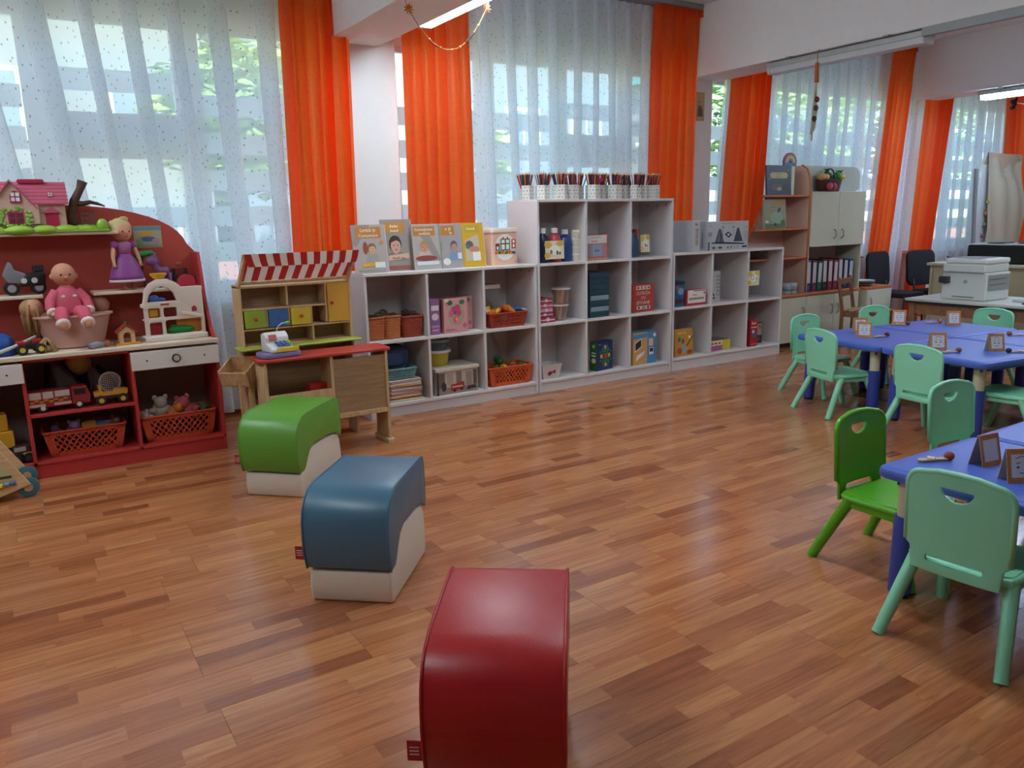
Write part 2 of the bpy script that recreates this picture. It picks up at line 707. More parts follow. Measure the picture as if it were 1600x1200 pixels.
ro = rest.obj('plank_field', PLANK, floor, fix=False)
ro['kind'] = 'stuff'

# walls with the window openings
T = .32
g = G()
g.box(FX0, WALLY, 0, FX1, WALLY + T, ZS)
g.box(FX0, WALLY, ZH, FX1, WALLY + T, CEIL)
edges = [FX0] + [e for w in WIN for e in w] + [FX1]
for i in range(0, len(edges), 2):
    g.box(edges[i], WALLY, ZS, edges[i + 1], WALLY + T, ZH)
struct(g.obj('wall_back', WHITE_WALL))
struct(G().box(FX0 - .2, FY0, 0, FX0, WALLY + T, CEIL).obj('wall_left', WHITE_WALL))
struct(G().box(FX1, FY0, 0, FX1 + .2, WALLY + T, CEIL).obj('wall_right', WHITE_WALL))
struct(G().box(FX0 - .2, FY0 - .2, 0, FX1 + .2, FY0, CEIL).obj('wall_front', WHITE_WALL))
struct(G().box(FX0 - .2, FY0 - .2, CEIL, FX1 + .2, WALLY + T + .5, CEIL + .2).obj('ceiling', m('#e0e2e1', .9, var=.02)))
BEAMS = [(-1.5, -1.08), (2.28, 2.72), (6.11, 6.53), (9.86, 10.28)]
PILLARS = [(-1.42, -.96), (2.4, 2.86), (6.14, 6.44), (10.35, 10.7)]
BZ = 2.8
for k, (a, b) in enumerate(BEAMS):
    struct(G().box(PILLARS[k][0], 6.12, 0, PILLARS[k][1], WALLY + .02, CEIL).obj('pillar', WHITE_WALL, bevel=.008),
           ('white plastered pillar beyond the left edge of the photo', 'white plastered pillar between the left and middle windows', 'white pillar carrying the small gold icon picture', 'white pillar between the third and fourth windows')[k], 'pillar')
    struct(G().box(a, FY0, BZ, b, WALLY - .02, CEIL).obj('ceiling_beam', WHITE_WALL, bevel=.008),
           ('white ceiling beam beyond the left edge of the photo', 'white ceiling beam above the pillar behind the toy shop', 'white ceiling beam with a grey lamp housing under it', 'white ceiling beam with the bluish tube lamp')[k], 'beam')
# skirting under the windows
struct(G().box(FX0, WALLY - .015, 0, FX1, WALLY, .08).obj('baseboard_back', m('#7a4a2c', .5)))

GLASS = clear('#e8fbff', .05, .0)
FILM = clear('#f4fcff', .03, .78)
def window(n, x0, x1, bars, transom=()):
    root = bpy.data.objects.new('window_%d' % n, None)
    COL.objects.link(root)
    struct(root)
    yf = WALLY + .1
    g = G()
    f = .07
    g.box(x0, yf, ZS, x1, yf + .07, ZS + f).box(x0, yf, ZH - f, x1, yf + .07, ZH)
    g.box(x0, yf, ZS, x0 + f, yf + .07, ZH).box(x1 - f, yf, ZS, x1, yf + .07, ZH)
    g.obj('window_frame', PVC, root, bevel=.006)
    G().box(x0, WALLY - .14, ZS - .04, x1, yf, ZS).obj('window_sill', PVC, root, bevel=.008)
    xs = [x0 + f] + list(bars) + [x1 - f]
    for b in bars:
        G().box(b - .05, yf - .01, ZS + f, b + .05, yf + .075, ZH - f).obj('mullion', PVC, root, bevel=.006)
    for i in range(len(xs) - 1):
        a, b = xs[i] + (.05 if i else 0), xs[i + 1] - (.05 if i < len(bars) else 0)
        zz = [(ZS + f, ZH - f)]
        if i in transom:
            G().box(a, yf - .012, 1.98, b, yf + .077, 2.2).obj('transom', PVC, root, bevel=.006)
            zz = [(ZS + f, 1.98), (2.2, ZH - f)]
        for lo, hi in zz:
            s = .045
            g = G().box(a, yf + .005, lo, b, yf + .06, lo + s).box(a, yf + .005, hi - s, b, yf + .06, hi)
            g.box(a, yf + .005, lo + s, a + s, yf + .06, hi - s).box(b - s, yf + .005, lo + s, b, yf + .06, hi - s)
            g.obj('sash', PVC, root, bevel=.005)
            G().box(a + s, yf + .03, lo + s, b - s, yf + .036, hi - s).obj('pane', GLASS, root)
            z = lo + s + .14
            while z < hi - .3 and z < 2.45:
                G().box(a + s + .005, yf + .0285, z, b - s - .005, yf + .0295, min(z + .15, hi - s)).obj('frosted_strip', FILM, root)
                z += .27
    return root
window(1, *WIN[1], (-.1, .36, 1.32), transom=(2,))
window(5, *WIN[0], (-3.7, -2.5), transom=())
window(2, *WIN[2], (3.86, 4.68, 5.5), transom=(2,))
window(3, *WIN[3], (7.7, 8.6, 9.4), transom=(1,))
window(4, *WIN[4], (11.5, 12.3), transom=())

# ------------------------------------------------------------------ lamps under the beams
def tube_lamp(label, x, y0, y1, z, tint, strength):
    """Batten lamp; z is its underside. It hangs on short brackets from the beam at its left (or from the beam above)."""
    t = thing('ceiling_lamp', label, 'lamp', (x, y0, z), 0, 'tube lamps along the beams')
    L = y1 - y0
    G().box(-.085, 0, .045, .085, L, .09).obj('housing', m('#aeb3b0', .4, .2), t, bevel=.006)
    body = emit(tint, strength) if strength else m('#c2c8c8', .4)
    G().prism([(-.075, .045), (.075, .045), (.062, 0), (-.062, 0)], .03, L - .03).obj('diffuser', body, t)
    for yy in (0, L - .03):
        G().prism([(-.08, .046), (.08, .046), (.066, -.004), (-.066, -.004)], yy, yy + .03).obj('end_cap', m('#c8ccc8', .4), t, bevel=.004)
    for yy in (.25, L - .3):
        G().box(-.14, yy, .09, .05, yy + .05, .1).obj('bracket', m('#9a9e9c', .4, .4), t)
    return t
COOL = '#d6e8f2'
tube_lamp('lit tube lamp over the second orange curtain, beside the leftmost beam', 2.85, 4.1, 5.6, 2.85, COOL, LAMP_EMIT)
tube_lamp('unlit grey tube lamp under the middle beam, above the wall cabinet', 6.22, 3.7, 5.18, 2.7, COOL, 0)
tube_lamp('bluish lit tube lamp at the right edge, under the farthest beam', 10.0, 3.7, 5.25, 2.7, '#c4d8ff', LAMP_EMIT)
for y0, o in ((4.1, 'first'), (1.4, 'second')):
    tube_lamp('%s tube lamp from the windows, beyond the left edge of the photo' % o, -.95, y0, y0 + 1.5, 2.85, COOL, LAMP_EMIT)
for x, nm in ((2.85, 'leftmost'), (6.66, 'middle'), (10.02, 'farthest')):
    for y0, o in ((1.4, 'second'),):
        tube_lamp('%s tube lamp from the windows along the %s beam' % (o, nm), x, y0, y0 + 1.5, 2.7 if x > 9 else 2.85, COOL, LAMP_EMIT)
t = thing('cable_conduit', 'grey conduit running along the middle beam to its unlit lamp', 'conduit', (6.14, 0, 2.77))
G().box(-.028, -2.9, -.03, .03, 3.7, .03).obj('channel', m('#8d918f', .4, .2), t)
for y in (-2, 0, 2):
    G().box(-.032, y, -.034, .034, y + .04, .03).obj('clip', m('#7d817f', .4, .2), t)

# ------------------------------------------------------------------ curtains
ORANGE = None
def orange_cloth():
    mt = bpy.data.materials.new('orange_satin')
    mt.use_nodes = True
    n, l = mt.node_tree.nodes, mt.node_tree.links
    n.remove(n['Principled BSDF'])
    tc = n.new('ShaderNodeTexCoord')
    mp = n.new('ShaderNodeMapping')
    mp.inputs['Scale'].default_value = (6, 6, 60)
    l.new(tc.outputs['Object'], mp.inputs[0])
    ns = n.new('ShaderNodeTexNoise')
    ns.inputs['Scale'].default_value = 2
    ns.inputs['Detail'].default_value = 4
    ns.inputs['Distortion'].default_value = 1.5
    l.new(mp.outputs[0], ns.inputs['Vector'])
    mx = n.new('ShaderNodeMix')
    mx.data_type = 'RGBA'
    mx.inputs['A'].default_value = lin('#fb5a1a')
    mx.inputs['B'].default_value = lin('#ff7e36')
    l.new(ns.outputs['Fac'], mx.inputs['Factor'])
    d = n.new('ShaderNodeBsdfPrincipled')
    d.inputs['Roughness'].default_value = .45
    d.inputs['Sheen Weight'].default_value = .3
    l.new(mx.outputs['Result'], d.inputs['Base Color'])
    tr = n.new('ShaderNodeBsdfTranslucent')
    l.new(mx.outputs['Result'], tr.inputs[0])
    ms = n.new('ShaderNodeMixShader')
    ms.inputs[0].default_value = .74
    l.new(d.outputs[0], ms.inputs[1])
    l.new(tr.outputs[0], ms.inputs[2])
    b = n.new('ShaderNodeBump')
    b.inputs['Strength'].default_value = .25
    b.inputs['Distance'].default_value = .004
    l.new(ns.outputs['Fac'], b.inputs['Height'])
    l.new(b.outputs[0], d.inputs['Normal'])
    l.new(ms.outputs[0], n['Material Output'].inputs[0])
    return mt
ORANGE = orange_cloth()
SHEER = cloth_see_through('white_sheer', '#f2f7fb', .27, .66, flecks=True)
def curtain(name, label, cat, group, xt, xb, zt, zb, y0, folds, amp, over, mat, seed, slant=0.0, fleck_w=2.4):
    """Hanging cloth: xt / xb are its left and right ends at the top and at the hem."""
    rg = random.Random(seed)
    ph = [rg.uniform(0, 6.28) for _ in range(6)]
    wd = [rg.uniform(.75, 1.3) for _ in range(folds)]
    s_ = [0]
    for w in wd:
        s_.append(s_[-1] + w)
    s_ = [v / s_[-1] for v in s_]
    nu, nv = folds * 14, 22
    t = thing(name, label, cat, ((xt[0] + xt[1]) / 2, y0, zb), 0, group)
    ox = (xt[0] + xt[1]) / 2
    def fn(u, v):
        z = zb + (zt - zb) * v
        a = u * folds
        i = min(int(a), folds - 1)
        lu = a - i
        base = s_[i] + (s_[i + 1] - s_[i]) * lu
        gather = .55 + .45 * (1 - v) ** .5 if v > .9 else 1
        tw = .25 * math.sin(2.1 * v + ph[i % 6])
        base += over * (s_[i + 1] - s_[i]) * math.sin(2 * PI * lu + tw) / (2 * PI)
        wob = .012 * math.sin(3 * v + ph[(i + 2) % 6])
        xl = xb[0] + (xt[0] - xb[0]) * v
        xr = xb[1] + (xt[1] - xb[1]) * v
        yy = amp * (.8 + .4 * math.sin(ph[i % 6])) * math.cos(2 * PI * lu + tw * 2) * gather
        return (xl + (xr - xl) * base + wob - ox, yy + slant * (1 - v), z - zb)
    g = G().grid(fn, nu, nv)
    me = g.mesh('cloth', mat, smooth=True, fix=False)
    uv = me.uv_layers.new(name='UVMap')
    W = (xt[1] - xt[0]) * fleck_w
    H = zt - zb
    uvs = [((i / nu) * W, (j / nv) * H) for j in range(nv + 1) for i in range(nu + 1)]
    for lp in me.loops:
        uv.data[lp.index].uv = uvs[lp.vertex_index]
    mobj('cloth', me, t)
    # gathered heading tape at the top
    hx = (xt[0] - ox, xt[1] - ox)
    G().grid(lambda u, v: (hx[0] + (hx[1] - hx[0]) * u, .012 * math.cos(2 * PI * folds * 2.5 * u) - .004, zt - zb - .06 + .065 * v), folds * 20, 1).obj('heading_tape', mat, t, smooth=True, fix=False)
    return t
OG, SG = 'orange curtains at the windows', 'white sheer curtains at the windows'
ZT, ZB = 3.4, .06
def oc(label, xt, xb, y0, folds, seed, zb=ZB, zt=ZT):
    return curtain('orange_curtain', label, 'curtain', OG, xt, xb, zt, zb, y0, folds, .05, .8, ORANGE, seed)
def sc(label, xt, xb, y0, folds, seed, zt=ZT):
    return curtain('sheer_curtain', label, 'sheer curtain', SG, xt, xb, zt, ZB + .01, y0, folds, .05, 2.6, SHEER, seed)
oc('orange curtain just left of the white pillar behind the toy shop', (1.9, 2.45), (1.87, 2.36), 5.96, 5, 1)
oc('orange curtain just right of the leftmost pillar, behind the workbooks', (2.86, 3.45), (2.81, 3.47), 5.96, 6, 2, zt=3.36)
oc('orange curtain right of the middle window, beside the icon picture', (5.5, 6.1), (5.43, 6.02), 5.96, 5, 3)
oc('orange curtain left of the grey box and tall wall cabinet', (6.66, 7.2), (6.38, 7.0), 5.96, 5, 4)
oc('orange curtain right of the wall cabinet, behind its side shelves', (9.32, 9.8), (9.02, 9.4), 5.96, 4, 5)
oc('orange curtain behind the two black office chairs', (10.08, 10.68), (9.86, 10.28), 5.93, 4, 6)
oc('orange curtain at the right edge, behind the covered easel', (12.1, 12.75), (12.35, 12.95), 5.96, 5, 7)
oc('orange curtain sliver at the left edge, behind the dolls house', (-1.3, -.6), (-.9, .02), 5.96, 5, 8)
sc('white sheer beyond the left edge of the photo', (-4.7, -1.5), (-4.7, -1.5), 6.07, 11, 17)
sc('white flecked sheer across the leftmost window, behind the red toy unit', (-.85, 2.02), (-.2, 1.98), 6.07, 9, 11)
sc('white flecked sheer across the middle window, behind the pencil cups', (3.3, 5.62), (3.4, 5.56), 6.07, 10, 12)
sc('white sheer behind the tall wall cabinet', (7.0, 9.5), (6.9, 9.2), 6.07, 11, 13)
sc('white sheer behind the black printer, in the rightmost window', (10.55, 12.3), (10.2, 12.5), 6.07, 8, 14)
sc('narrow white sheer strip between the icon pillar and the next curtain', (6.62, 6.95), (6.4, 6.62), 6.08, 3, 15)
sc('narrow white sheer strip between the third pair of orange curtains', (9.86, 10.14), (9.52, 9.9), 6.08, 3, 16)
for k, (a, b) in enumerate(((-1.07, 2.27), (2.73, 6.1), (6.54, 9.85), (10.29, 13.1))):
    tag(G().box(a, 5.94, CEIL - .05, b, 6.1, CEIL - .001).obj('curtain_rail', m('#8f918f', .4, .3), bevel=.006),
        'grey double ceiling curtain rail over the %s window' % ('leftmost', 'middle', 'third', 'rightmost')[k], 'curtain rail', 'curtain rails')

# ------------------------------------------------------------------ outside
gr = struct(G().box(-25, WALLY + T, -.9, 45, 60, -.6).obj('ground', m('#7d8a52', .9, var=.3, scale=1.5)))
def leaf_mat(a, b):
    return wood(a, b, .7, 6)
LEAF = [leaf_mat('#7fa552', '#b4cf7c'), leaf_mat('#9abf6a', '#cfe29a'), leaf_mat('#6f9a5c', '#a4c488')]
def tree(label, x, y, h, rad, kind, seed, group='trees outside the windows'):
    rg = random.Random(seed)
    t = thing('garden_tree', label, 'tree', (x, y, -.6), 0, group)
    G().tube([(0, 0, 0), (.05, .02, h * .35), (-.04, .05, h * .7)], [.14, .1, .05], 8).obj('trunk', m('#6a5544', .9), t, smooth=True)
    g = G()
    for i in range(1500):
        a, b = rg.uniform(0, 2 * PI), math.acos(rg.uniform(-1, 1))
        rr = rad * (.55 + .45 * rg.random())
        c = Vector((math.cos(a) * math.sin(b) * rr, math.sin(a) * math.sin(b) * rr, h * .68 + math.cos(b) * rr * .95))
        s = rg.uniform(.08, .17)
        R = Matrix.Rotation(rg.uniform(0, 6.3), 4, 'Z') @ Matrix.Rotation(rg.uniform(-1.2, 1.2), 4, 'X')
        g.add([(-s, 0, 0), (0, -s * .55, .02), (s, 0, 0), (0, s * .55, .02)], [(0, 1, 2, 3)], Matrix.Translation(c) @ R)
    o = g.obj('foliage', LEAF[kind], t, fix=False)
    o['kind'] = 'stuff'
for i, (x, y, h, rd, kd, lb) in enumerate((
        (2.7, 10.6, 4.9, 1.05, 0, 'leafy tree seen through the right pane of the leftmost window'),
        (-5.5, 13.5, 5.2, 1.6, 1, 'tree outside, beyond the left edge of the photo'),
        (7.4, 13.0, 4.6, .95, 1, 'pale tree outside, at the left of the middle window'),
        (4.9, 16.5, 6.4, 1.3, 0, 'tall added tree hiding the bright sky between the two houses'),  # extra tree, added to block the bright sky in the gap between the houses
        (11.9, 11.0, 5.4, 1.3, 2, 'dark tree outside, in the gap beside the icon pillar'),
        (15.6, 12.4, 5.4, 1.6, 1, 'tree outside, behind the wall cabinet window'),
        (20.2, 12.0, 5.6, 1.7, 2, 'tree outside, behind the rightmost window'))):
    tree(lb, x, y, h, rd, kd, 40 + i)
hd = G()
rg = random.Random(9)
for i in range(7000):
    c = Vector((rg.uniform(-4, 26), rg.uniform(8.6, 9.5), rg.uniform(-.6, .85)))
    s = rg.uniform(.06, .14)
    hd.add([(-s, 0, 0), (0, -s * .6, .02), (s, 0, 0), (0, s * .6, .02)], [(0, 1, 2, 3)], Matrix.Translation(c) @ Matrix.Rotation(rg.uniform(0, 6.3), 4, 'Z') @ Matrix.Rotation(rg.uniform(-1.3, 1.3), 4, 'X'))
tag(hd.obj('garden_hedge', LEAF[1], fix=False), 'clipped green hedge outside, below the windows', 'hedge', kind='stuff')
t = thing('garden_wall', 'pink rendered garden wall outside with a white coping', 'wall', (8, 15.5, -.6))
G().box(-16, 0, 0, 22, .3, 1.5).obj('wall_face', m('#b88880', .9), t)
G().box(-16, -.05, 1.5, 22, .35, 1.6).obj('coping', m('#b4b0ac', .8), t)
def house(label, x, y, w, d, h, col, roof, nwin):
    t = thing('neighbour_house', label, 'building', (x, y, -.6), 0, 'houses across the garden')
    G().box(-w / 2, 0, 0, w / 2, d, h).obj('facade', m(col, .9, var=.03), t)
    G().prism([(-w / 2 - .4, h), (w / 2 + .4, h), (w / 2 - .6, h + 1.4), (-w / 2 + .6, h + 1.4)], -.3, d + .3).obj('roof', m(roof, .8), t)
    for fl in range(2):
        for i in range(nwin + 1):
            xx = -w / 2 + (i + .5) * w / (nwin + 1)
            z = 1.0 + fl * 2.8
            f = G().box(xx - .6, -.05, z, xx + .6, .02, z + 1.4).obj('window', m('#f5f5f5', .5), t)
            G().box(xx - .5, -.06, z + .1, xx - .04, -.05, z + 1.3).box(xx + .04, -.06, z + .1, xx + .5, -.05, z + 1.3).obj('pane', m('#7f98a8', .15), f)
house('pale cream house across the garden, seen through the leftmost window', -2.5, 19, 13.5, 7, 7.6, '#8f9894', '#8a6054', 4)
house('pale blue-grey house across the garden, seen through the middle window', 11, 20, 11.5, 7, 7.8, '#8296a2', '#7c6860', 4)
house('white house with a teal roof across the garden, far right', 23, 19, 11, 7, 6.0, '#8f9a98', '#2e8f94', 4)

# ================================================================== white cube shelves
SHELF = m('#cfc8c8', .45, var=.02, scale=4)
SHELF_EDGE = m('#d6cfce', .5, var=.02)
SY, SD = 5.39, .455
def cube_shelf(label, x0, x1, levels):
    t = thing('cube_shelf', label, 'shelf', ((x0 + x1) / 2, SY, 0), 0, 'white cube shelves along the windows')
    w = (x1 - x0) / 2
    th = .022
    top = levels[-1]
    for s in (-1, 1):
        G().box(s * w - (th if s > 0 else 0), 0, 0, s * w + (0 if s > 0 else th), SD, top).obj('side_panel', SHELF, t, bevel=.0015, seg=1)
    G().box(-w, -.002, top, w, SD, top + th).obj('top_board', SHELF_EDGE, t, bevel=.002, seg=1)
    G().box(-w + th, SD - .006, .02, w - th, SD, top).obj('back_panel', SHELF, t)
    G().box(-w + th, .012, 0, w - th, .03, levels[0] - th).obj('plinth', SHELF, t)
    for z in levels[:-1]:
        G().box(-w + th, .001, z - th, w - th, SD - .007, z).obj('shelf_board', SHELF_EDGE, t, bevel=.0015, seg=1)
    dx = (2 * w - th) / 3
    for k in (1, 2):
        for lo, hi in zip(levels[:-1], levels[1:]):
            G().box(-w + k * dx, .002, lo, -w + k * dx + th, SD - .007, hi - (th if hi != top else 0)).obj('divider', SHELF, t, bevel=.0015, seg=1)
    g = G()
    for yy in (.08, .2, .32):                                      # cam-lock caps inside the right cell
        g.cyl((w - th - .002, yy, top - .035), (w - th + .004, yy, top - .035), .008, n=10)
    g.obj('screw_cap', m('#6a6664', .5), t)
    return t
cube_shelf('low white cube shelf with workbooks on top, nearest the toy shop', 2.18, 3.695, (.1, .585, 1.063))
cube_shelf('tall white three-row cube shelf with pencil cups on top', 3.705, 5.215, (.1, .585, 1.085, 1.58))
cube_shelf('low white cube shelf with the grey boxes on top, nearest the wall cabinet', 5.225, 6.765, (.115, .6, 1.085))
T1, T2, T3 = 1.086, 1.603, 1.108     # top faces

# ------------------------------------------------------------------ workbooks on the left shelf
def portrait(cx, cz, s, hair, skin, top):
    return [('p', [(cx - s * 1.6, cz - .3), (cx + s * 1.6, cz - .3), (cx + s * 1.2, cz - s * .75), (cx + s * .4, cz - s * .6), (cx - s * .4, cz - s * .6), (cx - s * 1.2, cz - s * .75)], top), ('r', cx - s * .3, cz - s * .8, cx + s * .3, cz - s * .4, skin),
            ('e', cx, cz + s * .1, s, s * .8, hair), ('e', cx + s * .05, cz - s * .1, s * .8, s * .66, skin), ('p', [(cx - s * .85, cz + s * .2), (cx + s * .2, cz + s * .45), (cx + s * .9, cz + s * .2), (cx + s * .6, cz + s * .8), (cx - s * .5, cz + s * .8)], hair),
            ('e', cx - s * .25, cz - s * .02, s * .09, s * .06, '#3a2a24'), ('e', cx + s * .35, cz - s * .02, s * .09, s * .06, '#3a2a24'), ('e', cx + s * .05, cz - s * .42, s * .2, s * .06, '#a85a4c')]
def workbook(label, x, y, w, h, rz, col, items, lean=.12):
    t = thing('workbook', label, 'book', (x, y, T1), 0, 'workbooks leaning on the white shelf', (-lean, 0, rz))
    G().box(-w / 2, 0, 0, w / 2, .012, h).obj('cover', m(col, .3), t, bevel=.0015, seg=1)
    G().box(-w / 2 + .004, .002, .004, w / 2 + .003, .010, h - .004).obj('pages', m('#e8e4dc', .8), t)
    prints(t, w, h, 0, items)
    return t
GR = '#b4a9a6'
workbook('grey workbook lettered Limba si Comunicare, a blond child writing on its cover', 2.29, 5.47, .27, .35, .06, GR,
         [('p', [(0, 1), (.55, 1), (.1, .55), (0, .6)], '#9b918f'), ('r', .1, .72, .86, .95, '#c28243'), ('t', 'Limbă și', .48, .885, .1, '#f5efe6'), ('t', 'Comunicare', .48, .775, .09, '#f5efe6'),
          ('e', .36, .52, .07, .13, '#9c4a3a'), *portrait(.55, .5, .13, '#8a6a4a', '#d9a98c', '#a5a096'), ('r', .8, .6, .9, .66, '#d98a2b'), ('p', [(.2, .12), (.9, .16), (.8, .24), (.25, .2)], '#e0a63c'), ('r', .6, .1, .9, .22, '#e6e2dc'), ('r', .1, .03, .9, .07, '#8f9a8c')])
workbook('grey workbook with a smiling child holding a wooden letter row', 2.545, 5.545, .25, .385, .02, '#9c958f',
         [('r', .1, .74, .78, .94, '#c88a45'), ('l', 4, .44, .87, .09, '#f2e6d2'), ('l', 5, .44, .78, .07, '#f2e6d2'), *portrait(.42, .5, .21, '#4a3a33', '#cfa08a', '#8a807a'), ('p', [(.15, .2), (.85, .24), (.85, .34), (.15, .3)], '#d8b49a'), ('l', 9, .5, .25, .06, '#6a3a2e'), ('r', .1, .03, .9, .1, '#a05a52')])
workbook('grey workbook lettered Cunoasterea mediului, a child lying on its cover', 2.765, 5.5, .235, .345, .02, '#b5aca6',
         [('r', .04, .74, .84, .95, '#b97f49'), ('t', 'Cunoașterea', .44, .88, .085, '#f3ece0'), ('t', 'mediului', .46, .79, .085, '#f3ece0'), ('p', [(.3, .74), (.65, .74), (1, .2), (.8, .2)], '#9a918c'), *portrait(.4, .5, .15, '#b98a5e', '#cf8f78', '#c9b8b0'), ('e', .45, .25, .4, .06, '#8c4a42'), ('r', .1, .1, .9, .18, '#d9dde0')])
workbook('grey workbook with a child in a blue shirt on its cover', 2.985, 5.49, .21, .345, .03, '#aaa09f',
         [('r', .04, .74, .62, .95, '#c07f3d'), ('t', 'e și', .36, .88, .1, '#f5efe6'), ('t', 'te', .46, .79, .09, '#f5efe6'), ('r', .0, .4, .07, .6, '#7fa27a'), *portrait(.55, .48, .15, '#6b5f62', '#c98f80', '#7c98b4'), ('r', .68, .2, .85, .34, '#e8e2e2'), ('e', .2, .15, .16, .08, '#ece8e4')])
workbook('yellow workbook leaning beside the lidded tubs', 3.175, 5.49, .2, .345, .03, '#d5a838',
         [('r', .1, .78, .8, .95, '#bfa43c'), ('l', 6, .46, .87, .09, '#efe4b8'), ('p', [(.1, .6), (.6, .72), (.75, .72), (.75, .15), (.1, .15)], '#cbbba6'), ('e', .3, .5, .18, .1, '#6d5a6a'), ('e', .5, .4, .25, .07, '#c98a70'), ('r', .42, .14, .78, .34, '#f0ede6'), ('e', .2, .46, .08, .05, '#5f8a3e')])
def block_tub(label, x, y, rz):
    t = thing('toy_tub', label, 'tub', (x, y, T1), rz, 'lidded toy block tubs')
    w, d, h = .25, .17, .27
    G().prism(rrect(-w / 2, -d / 2, w / 2, d / 2, .02), 0, h, 'xy').obj('tub', m('#e3b79e', .35), t, smooth=.6)
    G().prism(rrect(-w / 2 - .006, -d / 2 - .006, w / 2 + .006, d / 2 + .006, .024), h - .012, h + .028, 'xy').obj('lid', m('#ecd8c8', .3), t, bevel=.004, smooth=.6)
    it = [('e', .5, .55, .44, .42, '#f0e8e0')]
    cs = ['#c8402c', '#e0b030', '#2f7a48', '#2a5a88', '#e08a2c']
    rg = random.Random(5)
    for i in range(14):
        it.append(('e', .12 + .8 * i / 14 + .02, .36 + .03 * rg.random(), .06, .05, cs[i % 5]))
    it += [('r', .3, .45, .7, .82, '#1f6a44'), ('r', .34, .48, .48, .64, '#f2efe8'), ('r', .53, .48, .66, .64, '#f2efe8'), ('r', .34, .68, .48, .79, '#f2efe8'), ('r', .53, .68, .66, .79, '#f2efe8'),
           ('p', [(.36, .82), (.46, .82), (.41, .9)], '#c8402c'), ('p', [(.54, .82), (.64, .82), (.59, .9)], '#c8402c'), ('r', .76, .5, .94, .8, '#b5483a'), ('r', .81, .54, .89, .64, '#f2efe8'), ('r', .81, .68, .89, .77, '#f2efe8'), ('r', .08, .45, .26, .68, '#8a4030'), ('r', .13, .48, .21, .58, '#f2efe8'), ('l', 2, .93, .08, .07, '#333333')]
    prints(t, w - .02, h - .02, -d / 2, it, z0=.005)
    return t
block_tub('pale pink lidded toy tub printed with a block castle, beside the tall shelf', 3.455, 5.58, .03)
block_tub('pale pink lidded toy tub half hidden behind the yellow workbook', 3.3, 5.76, 0)

# ------------------------------------------------------------------ baskets and their content
def wicker(label, x, y, z, w, d, h, col, rz=0):
    t = thing('wicker_basket', label, 'basket', (x, y, z), rz, 'wicker baskets on the white shelf')
    g = G()
    n = 12
    for i in range(n):
        s = .9 + .1 * i / n
        p = rrect(-w / 2 * s, -d / 2 * s, w / 2 * s, d / 2 * s, .03, 4)
        q = []
        for j in range(len(p)):
            a, b = p[j], p[(j + 1) % len(p)]
            L = math.hypot(a[0] - b[0], a[1] - b[1])
            for e in range(max(1, int(L / .022))):
                f = e / max(1, int(L / .022))
                q.append((a[0] + (b[0] - a[0]) * f, a[1] + (b[1] - a[1]) * f))
        N = len(q)
        g.tube([(u * (1 + .02 * (1 if (j + i) % 2 else -1)), v * (1 + .02 * (1 if (j + i) % 2 else -1)), .008 + i * (h - .015) / n) for j, (u, v) in enumerate(q)], h / n * .55, 5, closed=True)
    g.obj('woven_side', m(col, .6, var=.25, scale=30), t, smooth=True)
    G().box(-w / 2 * .88, -d / 2 * .88, 0, w / 2 * .88, d / 2 * .88, .01).obj('base', m(col, .7), t)
    G().tube([(a, b, h) for a, b in rrect(-w / 2, -d / 2, w / 2, d / 2, .03, 4)], .009, 6, closed=True).obj('rim', m(col, .6, var=.2), t, smooth=True)
    return t
wicker('tan wicker basket on the far left of the low shelf', 2.285, 5.55, .587, .145, .2, .165, '#b8673a')
wicker('tan wicker basket next to the leftmost one', 2.425, 5.55, .587, .13, .2, .168, '#bd6f40')
wicker('red-brown wicker basket beside the pink flower boxes', 2.585, 5.54, .587, .17, .2, .155, '#a03f2a')
def scrap(name, label, cat, group, pos, r, col, seed):
    """A small irregular toy or natural find with lobes."""
    rg = random.Random(seed)
    g = G()
    for i in range(4):
        g.ell((rg.uniform(-r, r) * .6, rg.uniform(-r, r) * .6, r + rg.uniform(-.2, .4) * r), (r * rg.uniform(.5, .9), r * rg.uniform(.4, .8), r * rg.uniform(.4, .7)), 8, 6)
    return tag(g.obj(name, m(col, .55, var=.15), loc=pos, rz=rg.uniform(0, 6), smooth=True), label, cat, group)
def pine_cone(label, pos, r, seed):
    g = G()
    rg = random.Random(seed)
    for i in range(7):
        z = r * (.2 + 1.6 * i / 7)
        rr = r * math.sin(PI * (i + 1) / 8.5)
        for k in range(7):
            a = 2 * PI * k / 7 + i * .5
            c = Vector((math.cos(a) * rr, math.sin(a) * rr, z))
            g.add([(-.3 * r, 0, 0), (0, .1 * r, .35 * r), (.3 * r, 0, 0), (0, -.25 * r, .05 * r)], [(0, 1, 2), (0, 3, 1), (1, 3, 2), (0, 2, 3)], Matrix.Translation(c) @ Matrix.Rotation(a + PI / 2, 4, 'Z'))
    return tag(g.obj('pine_cone', m('#5a4236', .8, var=.2), loc=pos, rot=(rg.uniform(-.5, .5), rg.uniform(-.5, .5), 0)), label, 'pine cone', 'pine cones in the wicker baskets')
for i, (x, y, nm) in enumerate(((2.24, 5.53, 'far left'), (2.26, 5.6, 'far left'), (2.31, 5.5, 'far left'), (2.32, 5.58, 'far left'), (2.39, 5.52, 'second'), (2.4, 5.6, 'second'), (2.45, 5.56, 'second'), (2.46, 5.5, 'second'), (2.54, 5.5, 'red-brown'), (2.58, 5.58, 'red-brown'), (2.62, 5.52, 'red-brown'))):
    pine_cone('brown pine cone heaped in the %s wicker basket' % nm, (x, y, .7 + .02 * (i % 3)), .032, i)
